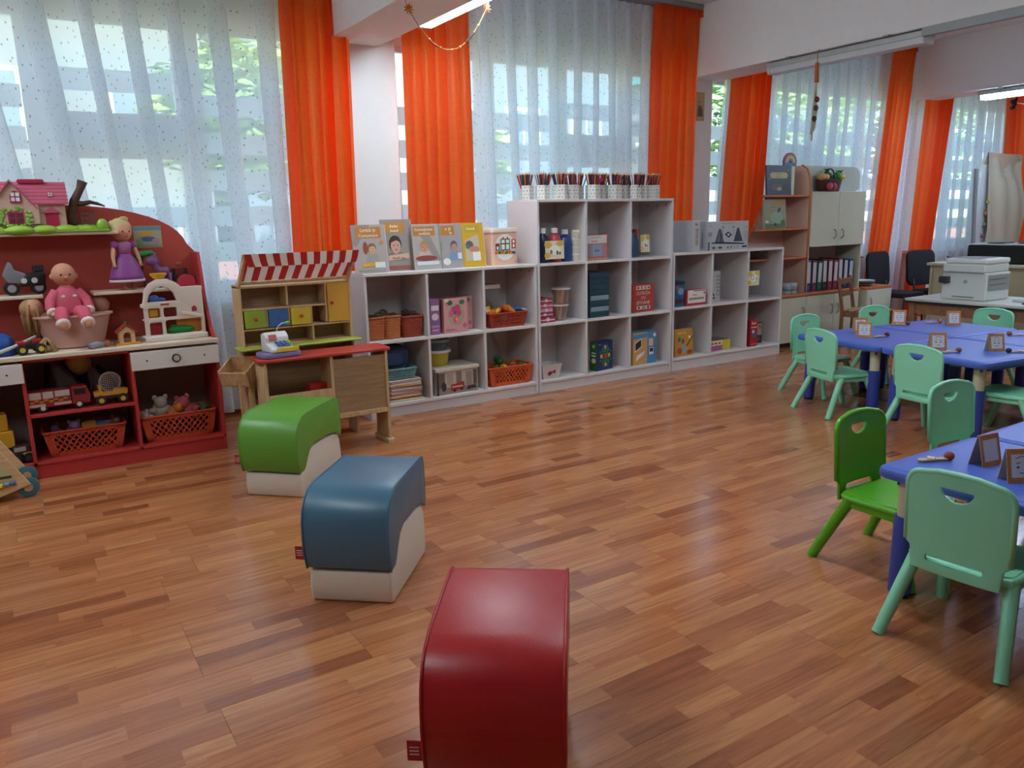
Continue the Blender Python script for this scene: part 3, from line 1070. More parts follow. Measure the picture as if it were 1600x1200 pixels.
def lattice_basket(name, label, x, y, z, w, d, h, col, rz=0, group='perforated plastic baskets', holes='diamond'):
    t = thing(name, label, 'basket', (x, y, z), rz, group)
    f = .86
    g = G()
    g.box(-w / 2 * f, -d / 2 * f, 0, w / 2 * f, d / 2 * f, .006)
    g.obj('base', m(col, .4), t)
    rim = rrect(-w / 2, -d / 2, w / 2, d / 2, .02, 4)
    G().tube([(a, b, h) for a, b in rim], .008, 6, closed=True).obj('rim', m(col, .35), t, smooth=True)
    for k in range(4):
        A = ((-1, -1), (1, -1), (1, 1), (-1, 1))[k]
        B = ((1, -1), (1, 1), (-1, 1), (-1, -1))[k]
        def P(u, v):
            s = f + (1 - f) * v
            return Vector(((A[0] + (B[0] - A[0]) * u) * w / 2 * s, (A[1] + (B[1] - A[1]) * u) * d / 2 * s, h * v))
        L = w if k % 2 == 0 else d
        g = G()
        nrm = Vector((0, 1, 0)) if k % 2 == 0 else Vector((1, 0, 0))
        for v0, v1 in ((0, .16), (.84, 1)):
            g.add([P(0, v0), P(1, v0), P(1, v1), P(0, v1)], [(0, 1, 2, 3)])
        for u0, u1 in ((0, .1), (.9, 1)):
            g.add([P(u0, 0), P(u1, 0), P(u1, 1), P(u0, 1)], [(0, 1, 2, 3)])
        if holes == 'diamond':
            n = max(4, int(L / .042))
            for i in range(-3, n + 3):
                for sgn in (1, -1):
                    u0, u1 = .08 + .84 * i / n, .08 + .84 * (i + sgn * 2.6) / n
                    a, b = (u0, .14), (u1, .86)
                    cl = []
                    for (ua, va), (ub, vb) in (((u0, .14), (u1, .86)),):
                        t0, t1 = 0, 1
                        for lim in (.08, .92):
                            if (ua - lim) * (ub - lim) < 0:
                                tt = (lim - ua) / (ub - ua)
                                if (ua < lim) == (lim == .08):
                                    t0 = max(t0, tt)
                                else:
                                    t1 = min(t1, tt)
                        inside = .08 <= ua + (ub - ua) * (t0 + t1) / 2 <= .92
                        if inside and t1 > t0:
                            cl = [P(ua + (ub - ua) * t0, va + (vb - va) * t0), P(ua + (ub - ua) * t1, va + (vb - va) * t1)]
                    if cl:
                        g.bar(cl[0], cl[1], .0075, .003, nrm)
        else:
            n = max(4, int(L / .018))
            for i in range(n + 1):
                u = .08 + .84 * i / n
                g.bar(P(u, .1), P(u, .9), .006, .003, nrm)
            for v in (.35, .6):
                g.bar(P(0, v), P(1, v), .006, .003, nrm)
        g.obj('lattice_side', m(col, .4), t, fix=False)
    return t
ORG = '#d2592a'
lattice_basket('toy_basket', 'orange perforated basket of toys, bottom right of the low shelf', 3.445, 5.53, .1, .43, .22, .155, ORG)
lattice_basket('plastic_basket', 'red basket with a pale rim, heaped with toy food', 3.43, 5.53, .587, .37, .22, .115, '#a8402c', holes='bars')
lattice_basket('plastic_basket', 'teal perforated basket under the dark blue satchel', 2.46, 5.54, .275, .27, .2, .075, '#6fa0a4', holes='bars')
for k, (x, a) in enumerate(((3.285, .3), (3.58, -.2))):
    tag(G().tube([(0, -.09, .01), (.0, -.03, .022), (0, .05, .02), (0, .1, .01)], [.012, .016, .016, .012], 8).obj('bread_stick', m('#e0d6cc', .4), loc=(x, 5.53, .69), rz=1.57 + a, smooth=True), ('pale toy bread stick on the left rim of the red toy food basket', 'pale toy bread stick on the right rim of the red toy food basket')[k], 'toy', 'pale bars on the red basket')
foodc = ['#e87a1e', '#e8a824', '#d8501e', '#e87a1e', '#2f5a9a', '#e8c030', '#e06a1c', '#c83a24', '#e8881e', '#3f7a3a']
cn = {'#e87a1e': 'orange', '#e8a824': 'amber', '#d8501e': 'red-orange', '#2f5a9a': 'blue', '#e8c030': 'yellow', '#e06a1c': 'deep orange', '#c83a24': 'red', '#e8881e': 'light orange', '#3f7a3a': 'green'}
for i, c in enumerate(foodc):
    x = 3.31 + (i % 5) * .062
    tag(G().tube([(-.045, 0, 0), (-.02, 0, .018), (.02, 0, .02), (.048, 0, .004)], [.008, .02, .022, .009], 8).obj('toy_food', m(c, .4), loc=(x, 5.49 + .07 * (i // 5), .69 + .012 * (i % 3)), rot=(0, .2 * ((i % 3) - 1), .7 * i), smooth=True),
        '%s plastic toy food piece in the red basket' % cn[c], 'toy food', 'toy food in the red basket')
blk = [('#2f6ab0', 'blue'), ('#2f9a50', 'green'), ('#e0b82c', 'yellow'), ('#c83a2c', 'red'), ('#2f6ab0', 'blue'), ('#e07a24', 'orange'), ('#c83a2c', 'red'), ('#2f9a50', 'green')]
brick_me = {}
for i, (c, nm) in enumerate(blk):
    g = G().box(-.03, -.018, 0, .03, .018, .028)
    for a in (-.015, .015):
        g.cyl((a, 0, .028), (a, 0, .036), .009, n=10)
    tag(g.obj('toy_brick', m(c, .3), loc=(3.31 + .043 * i, 5.46 + .05 * (i % 2), .215 + .012 * (i % 3)), rot=(.2 * (i % 3 - 1), .15 * (i % 2), .8 * i)), '%s toy building brick in the orange basket' % nm, 'toy brick', 'toy bricks in the orange basket')
G_ = 'toys heaped in the orange basket'
scrap('toy_figure', 'orange toy figure at the left of the orange basket', 'toy', G_, (3.28, 5.6, .2), .045, '#d0602c', 2)
scrap('toy_car', 'green toy lump behind the bricks in the orange basket', 'toy', G_, (3.45, 5.62, .23), .05, '#2f6a3c', 3)
# clear bag
def pouch(label, x, y, z, w, d, h, col, tint, seed):
    rg = random.Random(seed)
    def fn(u, v):
        a = 2 * PI * u
        s = (1 - .55 * v ** 1.5) * (1 + .05 * math.sin(5 * a + 3 * v + seed))
        return (math.cos(a) * w / 2 * s + .02 * math.sin(4 * v), math.sin(a) * d / 2 * s, h * v * (1 + .04 * math.sin(3 * a)))
    return tag(G().grid(fn, 30, 12).obj('plastic_bag', clear(col, .1, tint, .15), loc=(x, y, z), smooth=True, fix=False), label, 'bag')
pouch('clear crumpled plastic bag standing behind the orange basket', 3.4, 5.72, .1, .26, .17, .44, '#cbbcb6', .35, 1)
# clear tub with lid on the upper right cell
t = thing('clear_tub', 'clear lidded plastic tub of toys behind the red basket', 'tub', (3.365, 5.72, .587))
G().prism(rrect(-.12, -.09, .12, .09, .02), 0, .3, 'xy').obj('tub', clear('#d8cfca', .08, .3, .1), t, smooth=.6)
G().prism(rrect(-.128, -.098, .128, .098, .022), .3, .335, 'xy').obj('lid', m('#d9cdc6', .4), t, bevel=.004, smooth=.6)
G().ell((0, 0, .13), (.1, .07, .09), 10, 7).obj('toy_filling', m('#9a5a44', .6, var=.5, scale=40), t, smooth=True)
# pink flower craft boxes and a purple one
FL = [('p', [(.03, .05), (.6, .05), (.3, .13), (.03, .13)], '#c77f86'), ('e', .5, .52, .34, .33, '#a9a48f'), ('e', .42, .66, .12, .11, '#c8486e'), ('e', .56, .72, .12, .1, '#c8486e'), ('e', .3, .56, .1, .1, '#d4607c'), ('e', .62, .58, .1, .1, '#c8486e'), ('e', .46, .58, .06, .06, '#4a5a8a'),
      ('e', .5, .38, .13, .11, '#d4607c'), ('e', .58, .34, .08, .08, '#e0806a'), ('e', .53, .4, .05, .05, '#e0b45a'), ('e', .25, .88, .12, .07, '#2f6a5a'), ('e', .75, .88, .12, .07, '#3a7a5e'), ('e', .12, .95, .1, .05, '#e8d0b0'), ('e', .85, .2, .09, .07, '#c86a7c'), ('l', 14, .3, .09, .045, '#7a3a4a')]
carton('craft_box', 'pink craft box printed with a flower wreath, front one of the pair', 'box', .215, .1, .27, (2.945, 5.425, .587), .02, '#d39a98', FL, group='pink flower craft boxes', top='#8a4a5c')
carton('craft_box', 'pink craft box printed with a flower wreath, half hidden behind its twin', 'box', .215, .1, .27, (3.06, 5.545, .587), .02, '#d39a98', FL + [('l', 7, .7, .93, .05, '#7a3a4a')], group='pink flower craft boxes', top='#8a4a5c')
carton('craft_box', 'narrow purple craft box beside the pink flower boxes', 'box', .085, .2, .275, (2.765, 5.43, .587), 0, '#8f5f8c', [('r', .12, .68, .88, .82, '#d8cfd4'), ('e', .5, .5, .36, .1, '#d8c4cc'), ('r', .12, .2, .88, .26, '#b98ab0'), ('e', .5, .34, .3, .05, '#6a6a9a'), ('r', .2, .1, .8, .15, '#c9a0c4')])
# dark blue satchel
t = thing('satchel', 'dark blue school satchel in the bottom left cell', 'bag', (2.44, 5.57, .355))
G().prism(rrect(-.12, 0, .12, .17, .06, 6), -.07, .07).obj('body', m('#26365a', .7, bump=.2), t, bevel=.012, smooth=.7)
G().prism(rrect(-.09, .02, .06, .11, .03, 5), -.085, -.068).obj('pocket', m('#2c4068', .7), t, bevel=.005, smooth=.7)
# stack of paper folders
rg = random.Random(4)
PC = ['#d8c4a0', '#c98a70', '#cfae7a', '#c8849a', '#d8d0c4', '#b08a94', '#e0cfae', '#c89aa4', '#d6b68a', '#cfc6bc', '#c78f86', '#d9d2c8']
CW = ['straw', 'terracotta', 'tan', 'rose', 'off-white', 'mauve', 'cream', 'pink', 'sand', 'grey-white', 'salmon', 'white']
for i in range(12):
    z = .102 + i * .0138
    w, d = .27 - .02 * rg.random(), .2 - .02 * rg.random()
    tag(G().box(-w / 2, -d / 2, 0, w / 2, d / 2, .012).obj('paper_folder', m(PC[i], .7), loc=(2.5 + .008 * rg.uniform(-1, 1), 5.54 + .01 * rg.uniform(-1, 1), z), rz=rg.uniform(-.05, .05), bevel=.002, seg=1), '%s paper folder, number %s from the bottom of the pile in the shelf' % (CW[i], ('one', 'two', 'three', 'four', 'five', 'six', 'seven', 'eight', 'nine', 'ten', 'eleven', 'twelve')[i]), 'folder', 'paper folders piled in the shelf')
# storage box with a red bus print
t = carton('storage_box', 'lidded fabric storage box printed with a red bus and street', 'box', .38, .28, .185, (2.94, 5.43, .1), .02, '#b9aa9c',
           [('r', .02, .02, .98, .3, '#8f8176'), ('r', .05, .3, .2, .95, '#6a5c52'), ('r', .25, .4, .4, .9, '#a8988a'), ('r', .47, .35, .6, .95, '#7f7268'), ('r', .7, .3, .85, .9, '#988a7e'), ('r', .88, .3, .97, .95, '#5e524a'), ('e', .17, .35, .06, .2, '#3a312c'),
            ('p', [(.33, .12), (.66, .17), (.66, .5), (.33, .4)], '#a83228'), ('r', .36, .28, .62, .33, '#d8c0b4'), ('e', .42, .14, .035, .06, '#2a2420'), ('e', .59, .17, .035, .06, '#2a2420'), ('p', [(.7, .1), (.96, .14), (.93, .28), (.74, .26)], '#3a3430'), ('r', .0, .0, .05, 1, '#3a312c')], body='box_body')
G().box(-.2, -.01, .185, .2, .29, .215).obj('lid', m('#cabdae', .7, var=.2, scale=25), t, bevel=.006)
def pail(label, x, y, z, r, h, col, rim):
    t = thing('toy_pail', label, 'pail', (x, y, z), 0, 'plastic pails nested on the storage box')
    G().lathe([(r * .78, 0), (r, h), (r * .95, h), (r * .74, .008)], 24).obj('pail_wall', m(col, .4), t, smooth=.7)
    G().lathe([(r * .98, h - .012), (r * 1.09, h - .012), (r * 1.09, h + .006), (r * .96, h + .006)], 24).obj('rim', m(rim, .4), t, smooth=.7)
    return t
pail('yellow plastic pail with a white rim on the bus storage box', 2.85, 5.6, .316, .105, .12, '#b5a13a', '#d8d2c8')
pail('blue-grey plastic pail stacked inside the yellow one', 2.85, 5.6, .42, .1, .1, '#4c6474', '#8fb0c0')

# ------------------------------------------------------------------ tall shelf contents
def bottle(name, label, cat, x, y, z, r, h, col, cap, group=None, bands=()):
    t = thing(name, label, cat, (x, y, z), 0, group)
    G().lathe([(r * .9, 0), (r, .01), (r, h * .62), (r * .85, h * .74), (r * .42, h * .82), (r * .42, h * .86)], 18).obj('bottle_body', m(col, .35), t, smooth=.8)
    G().lathe([(r * .5, h * .85), (r * .5, h * .99), (r * .42, h)], 16).obj('cap', m(cap, .4), t, smooth=.7)
    for z0, z1, c in bands:
        G().lathe([(r * 1.015, h * z0), (r * 1.015, h * z1)], 18).obj('label_band', m(c, .5), t, smooth=True)
    return t
bottle('paint_bottle', 'dark navy paint bottle with a white cap, left cell of the tall shelf', 'bottle', 3.835, 5.5, 1.085, .055, .285, '#24264a', '#e4ded8', 'paint bottles in the tall shelf')
bottle('paint_bottle', 'red and white striped paint bottle behind the yellow card', 'bottle', 3.955, 5.5, 1.085, .056, .285, '#b5384e', '#e4ded8', 'paint bottles in the tall shelf', ((.45, .5, '#e0b0b4'), (.55, .6, '#e0b0b4')))
bottle('paint_bottle', 'wide royal blue paint bottle with a pale cap', 'bottle', 4.075, 5.52, 1.085, .062, .27, '#27407a', '#cfd4d8', 'paint bottles in the tall shelf')
for i in range(4):
    t = thing('paint_jar', ('lowest', 'second lowest', 'second highest', 'topmost')[i] + ' cream paint jar in the stack beside the blue bottle', 'jar', (4.175, 5.5, 1.085 + i * .066), 0, 'stacked cream paint jars')
    G().lathe([(.036, 0), (.038, .005), (.038, .045), (.032, .05)], 16).obj('jar_body', m('#d6cbbb', .4), t, smooth=.8)
    G().lathe([(.034, .05), (.034, .064)], 16).obj('lid', m('#ece6dc', .4), t, smooth=.8)
def hung_card(label, x, y, z, w, h, rz, rx, letter):
    t = thing('picture_card', label, 'card', (x, y, z), 0, 'yellow picture cards on the shelves', (rx, 0, rz))
    G().box(-w / 2, 0, 0, w / 2, .003, h).obj('card', m('#e3d9b8', .5), t)
    prints(t, w, h, 0, [('e', .15, .8, .2, .2, '#d8b348'), ('e', .8, .85, .22, .15, '#d8b348'), ('e', .1, .2, .16, .16, '#d8b348'), ('e', .5, .5, .3, .26, '#f3efe2'), *letter])
    return t
hung_card('yellow picture card hung in front of the paint bottles', 3.905, 5.425, 1.115, .2, .15, .05, -.02, [('l', 2, .72, .35, .36, '#3a3630'), ('e', .3, .4, .07, .12, '#8a8478')])
hung_card('yellow card tilted against the spray bottle in the tall shelf', 4.94, 5.46, 1.13, .14, .155, .25, -.02, [('l', 2, .6, .4, .3, '#3a3630')])
carton('board_game', 'red and white board game box, top middle cell of the tall shelf', 'box', .24, .06, .215, (4.375, 5.45, 1.085), .02, '#c2564a',
       [('r', .02, .66, .94, .98, '#d6cfca'), ('l', 14, .48, .9, .07, '#6a4a4a'), ('l', 6, .4, .75, .12, '#c2564a'), ('r', .04, .12, .94, .64, '#9a8a94'), ('r', .28, .16, .72, .62, '#8fa0b4'), ('e', .84, .4, .09, .2, '#d0707a'), ('l', 3, .5, .38, .16, '#4a5a7a'), ('r', .02, .03, .98, .08, '#d8a070')])
t = thing('spray_bottle', 'blue spray bottle with a red trigger in the tall shelf', 'bottle', (4.88, 5.56, 1.085))
G().lathe([(.05, 0), (.052, .01), (.05, .15), (.022, .2), (.02, .22)], 18).obj('bottle_body', m('#4f6f96', .35), t, smooth=.8)
G().box(-.02, -.06, .22, .02, .03, .25).box(-.008, -.055, .17, .008, -.04, .222).obj('trigger_head', m('#b5402f', .4), t, bevel=.004)
bottle('glue_bottle', 'pale blue bottle at the back of the upper right cell', 'bottle', 4.79, 5.66, 1.085, .05, .26, '#7f97b4', '#d0d4d8')
# middle row
for i, (c, n_, w, lb) in enumerate((('#a8324a', .05, .16, 'lowest pink and red toy box, with flowers'), ('#8d3a52', .035, .15, 'dark rose toy box above the flowered one'), ('#c77a90', .04, .14, 'pink toy box in the middle of the pink pile'), ('#b84a62', .04, .14, 'crimson toy box second from the top'), ('#9c3048', .04, .135, 'dark red toy box on top of the pink pile'))):
    z = .587 + sum((.05, .035, .04, .04, .04)[:i])
    carton('toy_carton', lb, 'box', w, .16, n_ - .001, (3.82 + .015 * (i == 0), 5.44, z), .01, c, [('r', .05, .3, .95, .55, '#d8b8be'), ('e', .5 - .1 * (i % 2), .5, .12, .35, '#e0c8cc')], group='pink toy boxes piled in the tall shelf')
for k, (x, y, z, lb) in enumerate(((4.01, 5.52, .587, 'clear cup of coloured strips, lower one by the pink pile'), (4.03, 5.52, .7255, 'clear cup of orange strips stacked on the other cup'))):
    t = thing('craft_cup', lb, 'cup', (x, y, z), 0, 'clear craft cups in the tall shelf')
    G().lathe([(.06, 0), (.078, .13), (.075, .13), (.057, .004)], 20).obj('cup', clear('#d6c4ba', .08, .25, .1), t, smooth=.7)
    G().lathe([(.074, .124), (.084, .124), (.084, .136), (.074, .136)], 20).obj('lid_rim', m('#cfc0b6', .4), t, smooth=.7)
    cs = (['#c85a6a', '#e0b060', '#8fa86a', '#c83a4a', '#d8c09a', '#b0607a'], ['#d87a3c', '#e09a5a', '#c85a3c', '#d8a070', '#e0b48a', '#c8603c'])[k]
    for j, c in enumerate(cs):
        a = j * PI / 3
        G().bar((.03 * math.cos(a), .03 * math.sin(a), .006), (.05 * math.cos(a + .3), .05 * math.sin(a + .3), .118), .022, .006).obj('paper_strip', m(c, .6), t)
for i in range(4):
    t = thing('box_file', ('lowest', 'second lowest', 'third', 'topmost')[i] + ' dark teal storage drawer in the centre cell stack', 'box', (4.385, 5.43, .587 + i * .098), 0, 'dark teal drawers stacked in the tall shelf')
    G().box(-.11, 0, 0, .11, .3, .096).obj('drawer_box', m('#22404e', .5), t, bevel=.003)
    if i < 2:
        G().box(-.1, -.003, .052, .1, 0, .092).obj('label_strip', m('#7f98a0', .5), t)
    else:
        G().box(-.1, -.002, .044, .1, 0, .05).obj('groove', m('#162a36', .6), t)
carton('token_box', 'square red box lettered CUTIUTA CU JETOANE', 'box', .27, .1, .255, (4.92, 5.46, .587), .02, '#b3423a',
       [('r', .18, .8, .82, .94, '#d8cdc4'), ('e', .27, .87, .05, .05, '#b3423a'), ('r', .4, .82, .46, .92, '#8a6a5a'), ('r', .56, .82, .62, .92, '#8a6a5a'), ('e', .74, .87, .05, .05, '#6a7a5a'), ('t', 'CUTIUȚA', .5, .67, .155, '#ead9cf'), ('t', 'CU', .5, .5, .155, '#ead9cf'), ('t', 'JETOANE', .5, .33, .155, '#ead9cf'), ('r', .2, .1, .82, .22, '#d8cdc4'), ('e', .3, .16, .05, .04, '#3a3a34'), ('r', .45, .12, .6, .2, '#8a8a6a'), ('e', .72, .16, .05, .05, '#3a3a34')])
# bottom row
t = thing('gift_box', 'white tapered gift box with a small red bow', 'box', (3.86, 5.5, .1))
G().add([(-.08, -.06, 0), (.08, -.06, 0), (.08, .06, 0), (-.08, .06, 0), (-.105, -.08, .125), (.105, -.08, .125), (.105, .08, .125), (-.105, .08, .125)], [(0, 3, 2, 1), (0, 1, 5, 4), (1, 2, 6, 5), (2, 3, 7, 6), (3, 0, 4, 7)]).obj('box_body', m('#cfc6bf', .6), t)
G().prism([(-.05, .05), (-.02, .068), (.0, .06), (.03, .075), (.03, .045), (0, .056), (-.03, .03)], -.085, -.074).obj('bow', m('#8a1f22', .5), t)
tag(G().prism([(-.04, 0), (.03, 0), (.04, .12), (.0, .14), (-.035, .12)], -.02, .02).obj('paper_bag', m('#b5902f', .5), loc=(3.8, 5.56, .19), bevel=.006), 'golden paper bag sticking out of the white gift box', 'bag')
star = []
for k in range(8):
    a = 2 * PI * k / 8
    star.append(('e', .5 + .27 * math.cos(a) * .95, .5 + .3 * math.sin(a), .075, .075, ('#e0b030', '#2f7a4a')[k % 2]))
    a2 = a + PI / 8
    star.append(('p', [(.5 + .32 * math.cos(a2 - .14), .5 + .34 * math.sin(a2 - .14)), (.5 + .43 * math.cos(a2), .5 + .45 * math.sin(a2)), (.5 + .32 * math.cos(a2 + .14), .5 + .34 * math.sin(a2 + .14))], '#3f7ab8'))
    star.append(('e', .5 + .16 * math.cos(a2), .5 + .17 * math.sin(a2), .05, .05, '#3a8a4a'))
carton('mosaic_game', 'dark blue mosaic game box with a star wheel and green spine', 'box', .215, .085, .26, (4.465, 5.45, .1), .18, '#1f2f5e', star + [('e', .5, .5, .1, .1, '#c84a2c'), ('r', .05, .9, .2, .93, '#8f9ac0')], [('r', .0, .0, 1, 1, '#2f5a38'), ('e', .5, .35, .3, .09, '#d8d0b0'), ('e', .5, .85, .2, .06, '#a8c070'), ('r', .2, .5, .8, .55, '#d8e0c0'), ('r', .2, .6, .8, .64, '#d8e0c0')])
carton('slate_set', 'wooden and blue slate activity box, bottom right of the tall shelf', 'box', .31, .12, .3, (4.93, 5.44, .1), .06, '#c79a62',
       [('r', .6, 0, 1, 1, '#4a88b4'), ('p', [(0, .8), (.6, .84), (.6, .96), (0, .94)], '#4a88b4'), ('p', [(.08, .4), (.36, .55), (.36, .82), (.08, .7)], '#efe6da'), ('p', [(.1, .44), (.34, .57), (.34, .79), (.1, .68)], '#2a2622'), ('p', [(.12, .12), (.44, .3), (.5, .42), (.16, .3)], '#e8ddd0'), ('r', .66, .55, .84, .78, '#e8b8a0'), ('r', .68, .28, .86, .5, '#e6e0d6'), ('r', .7, .36, .84, .48, '#22201e'), ('e', .9, .88, .06, .06, '#dfe8ee')], top='#4a88b4')
# ------------------------------------------------------------------ low right shelf contents
carton('toy_box', 'narrow dark blue toy box at the left of the low right shelf', 'box', .13, .2, .24, (5.36, 5.44, .602), 0, '#2c5a7a', [('r', .05, .86, .95, .98, '#16283a'), ('e', .3, .74, .18, .08, '#c83a2c'), ('e', .6, .6, .3, .14, '#6aa0b8'), ('r', .1, .12, .9, .3, '#4a2c34')])
carton('word_game', 'white and red word game box standing beside the blue box', 'box', .25, .07, .15, (5.565, 5.42, .602), .02, '#c23040',
       [('r', .02, .16, .98, .98, '#e6dcd4'), ('l', 4, .4, .68, .2, '#8a8078'), *[('r', .1 + .1 * i, .36, .16 + .1 * i, .5, '#5a524a') for i in range(8)], ('r', .3, .9, .95, .94, '#3a3430'), ('r', .86, .72, .94, .82, '#b02a3a')])
carton('model_kit', 'grey-white model kit box printed with a black crane', 'box', .175, .07, .3, (5.905, 5.52, .602), .02, '#b9b8b4',
       [('p', [(.0, .3), (.1, .56), (.16, .5), (.55, .2), (.5, .16), (.15, .36)], '#3a2f28'), ('r', .05, .1, .6, .15, '#1f1c1a'), ('p', [(.1, .1), (.3, .1), (.22, .4), (.14, .4)], '#6a4a34'), ('l', 4, .3, .86, .1, '#8a8a86'), *[('r', .68, .2 + .12 * i, .92, .26 + .12 * i, '#8f9498') for i in range(6)]])
hung_card('yellow letter card clipped to the divider of the low right shelf', 6.315, 5.38, .745, .17, .145, .04, 0, [('t', 'O', .38, .52, .5, '#8a8478'), ('e', .75, .45, .12, .14, '#c8c0a8')])
t = thing('glass_jar', 'tall jar of yellow pasta in the upper right cell', 'jar', (6.42, 5.6, .602))
G().lathe([(.055, 0), (.06, .01), (.06, .27), (.048, .3)], 20).obj('jar_glass', clear('#d8cdb8', .1, .25, .06), t, smooth=.8)
G().lathe([(.052, .01), (.054, .25)], 16).obj('pasta', m('#b58a3c', .7, var=.3, scale=60), t, smooth=.8)
G().lathe([(.052, .3), (.052, .335)], 20).obj('lid', m('#4a4644', .4), t, smooth=.8)
bottle('clear_bottle', 'pale plastic bottle behind the yellow letter card', 'bottle', 6.33, 5.62, .602, .05, .36, '#9aa0a4', '#a08a80')
carton('rescue_game', 'orange-yellow game box leaning in the bottom left cell', 'box', .25, .05, .26, (5.455, 5.46, .117), .0, '#c8913c',
       [('e', .25, .62, .08, .1, '#4a6a7a'), ('e', .45, .55, .06, .1, '#3a5a6a'), ('e', .8, .68, .07, .06, '#efe8d0'), ('p', [(.55, .3), (.95, .72), (.97, .66), (.6, .26)], '#6a4a2c'), ('e', .5, .25, .2, .14, '#8fa0a4'), ('e', .25, .2, .14, .12, '#b04a4a'), ('r', .66, .06, .94, .2, '#a83a2c'), ('l', 9, .4, .86, .1, '#f0dca0')], rot=(-.04, 0, .03))
carton('puzzle_box', 'flat yellow and magenta puzzle box in the bottom middle cell', 'box', .3, .2, .1, (5.965, 5.47, .117), .03, '#d8c04a', [('r', 0, .5, .6, 1, '#e0cfa0'), ('r', 0, 0, .6, .5, '#b0568a'), ('r', .05, .65, .16, .8, '#5a4a3a'), ('r', .22, .65, .33, .8, '#5a4a3a'), ('r', .4, .65, .5, .8, '#5a4a3a'), ('r', .62, .1, .98, .9, '#dcc23c')], top='#7a7070')
carton('toy_truck_box', 'narrow bright red toy box in the bottom right cell', 'box', .115, .12, .27, (6.395, 5.42, .117), 0, '#a81f26', [('l', 3, .5, .88, .16, '#efd8d8'), ('r', .1, .7, .9, .74, '#e8c8c8'), ('e', .5, .45, .34, .12, '#4a5a8a'), ('e', .4, .56, .16, .06, '#d8d8e0'), ('r', .1, .05, .9, .12, '#c85a5a')])
carton('puzzle_box', 'dark picture puzzle box beside the bright red toy box', 'box', .185, .05, .215, (6.55, 5.52, .117), .02, '#33302c', [('r', .04, .4, .96, .96, '#8f9a86'), ('e', .45, .6, .22, .14, '#c89a5a'), ('r', .7, .72, .9, .88, '#b8503c'), ('e', .6, .2, .25, .1, '#6a4a3a'), ('e', .3, .76, .14, .1, '#4a6a4a')])
# grey-white boxes on top of the low right shelf
carton('construction_set', 'wide grey-white construction set box with two pyramids, on the low shelf', 'box', .61, .08, .275, (6.02, 5.47, T3), .03, '#b7b9b8',
       [('l', 16, .5, .92, .075, '#7d9a5a'), ('p', [(.2, .26), (.42, .26), (.33, .74), (.29, .74)], '#45424e'), ('p', [(.24, .3), (.32, .3), (.31, .7)], '#6a6876'), ('p', [(.64, .28), (.86, .28), (.76, .76), (.72, .76)], '#3e3b48'), ('p', [(.42, .54), (.52, .42), (.6, .52), (.5, .64)], '#2e2c3a'), ('e', .51, .53, .03, .04, '#c8c8cc'), ('r', .37, .3, .385, .8, '#8a8a90'), ('r', .345, .79, .41, .81, '#2a2a2e'), ('r', .62, .5, .632, .8, '#8a8a90'), ('r', .595, .79, .66, .81, '#2a2a2e'), ('p', [(.12, .24), (.9, .17), (.9, .21), (.5, .27), (.12, .28)], '#26242a'),
        *[('e', .055, .05 + .07 * i, .022, .03, '#2f2d33') for i in range(4)], ('e', .17, .09, .04, .04, '#5a4a30'), ('e', .32, .09, .05, .04, '#5a4030'), ('e', .5, .09, .02, .04, '#a04a50'), ('e', .58, .09, .02, .04, '#a04a50'), ('e', .66, .09, .02, .04, '#7a9aa0'), ('e', .73, .09, .02, .04, '#7a9aa0'), ('r', .84, .06, .96, .12, '#222222'), *[('r', .03, .5 + .05 * i, .12, .52 + .05 * i, '#5a5a5e') for i in range(3)], *[('r', .88, .35 + .05 * i, .97, .365 + .05 * i, '#8a8a8e') for i in range(6)], ('e', .92, .78, .03, .05, '#a8b86a'), ('l', 3, .08, .86, .09, '#8a8a6a')])
carton('construction_set', 'narrow grey-white construction set box turned sideways beside the wide one', 'box', .16, .28, .29, (5.6, 5.43, T3), .02, '#bdb9bc', [('r', .48, .03, .94, .97, '#8f8d96'), ('p', [(.55, .1), (.8, .1), (.72, .7), (.66, .7)], '#6a6876'), ('l', 2, .2, .88, .13, '#7a2f2c'), *[('r', .1, .2 + .07 * i, .34, .24 + .07 * i, ('#8a8a6a', '#a05a50', '#7a9a7a')[i % 3]) for i in range(8)]])

# ------------------------------------------------------------------ pencil cups
PCOL = [('#22242c', 'black'), ('#22242c', 'black'), ('#2c3440', 'charcoal'), ('#8a2432', 'dark red'), ('#b03a3a', 'red'), ('#c07a2a', 'ochre'), ('#2a3a4a', 'navy'), ('#22242c', 'black'), ('#7a2a4a', 'plum'), ('#b85a3a', 'rust')]
pencil_me = {}
def pencil_mesh(c):
    if c not in pencil_me:
        g = G().mat(0).tube([(0, 0, 0), (0, 0, .205)], .0046, 6)
        g.mat(1).tube([(0, 0, .205), (0, 0, .217)], [.0046, .0014], 6)
        g.mat(0).tube([(0, 0, .217), (0, 0, .222)], [.0014, .0004], 6)
        pencil_me[c] = g.mesh('pencil', [m(c, .4), m('#c9a070', .6)])
    return pencil_me[c]
ORD = ['first', 'second', 'third', 'fourth', 'fifth', 'sixth', 'seventh', 'eighth', 'ninth', 'tenth', 'eleventh', 'twelfth']
cups = [(3.79, 5.66, .12, .3), (3.9, 5.58, .13, .1), (4.02, 5.5, .13, .5), (4.155, 5.52, .13, 0), (4.27, 5.6, .12, .35), (4.36, 5.49, .13, .2), (4.475, 5.54, .12, .55), (4.6, 5.5, .14, .1), (4.745, 5.56, .13, .3), (4.83, 5.48, .11, .0), (4.94, 5.52, .13, .45), (5.06, 5.5, .12, .15)]
rg = random.Random(21)
pk = 0
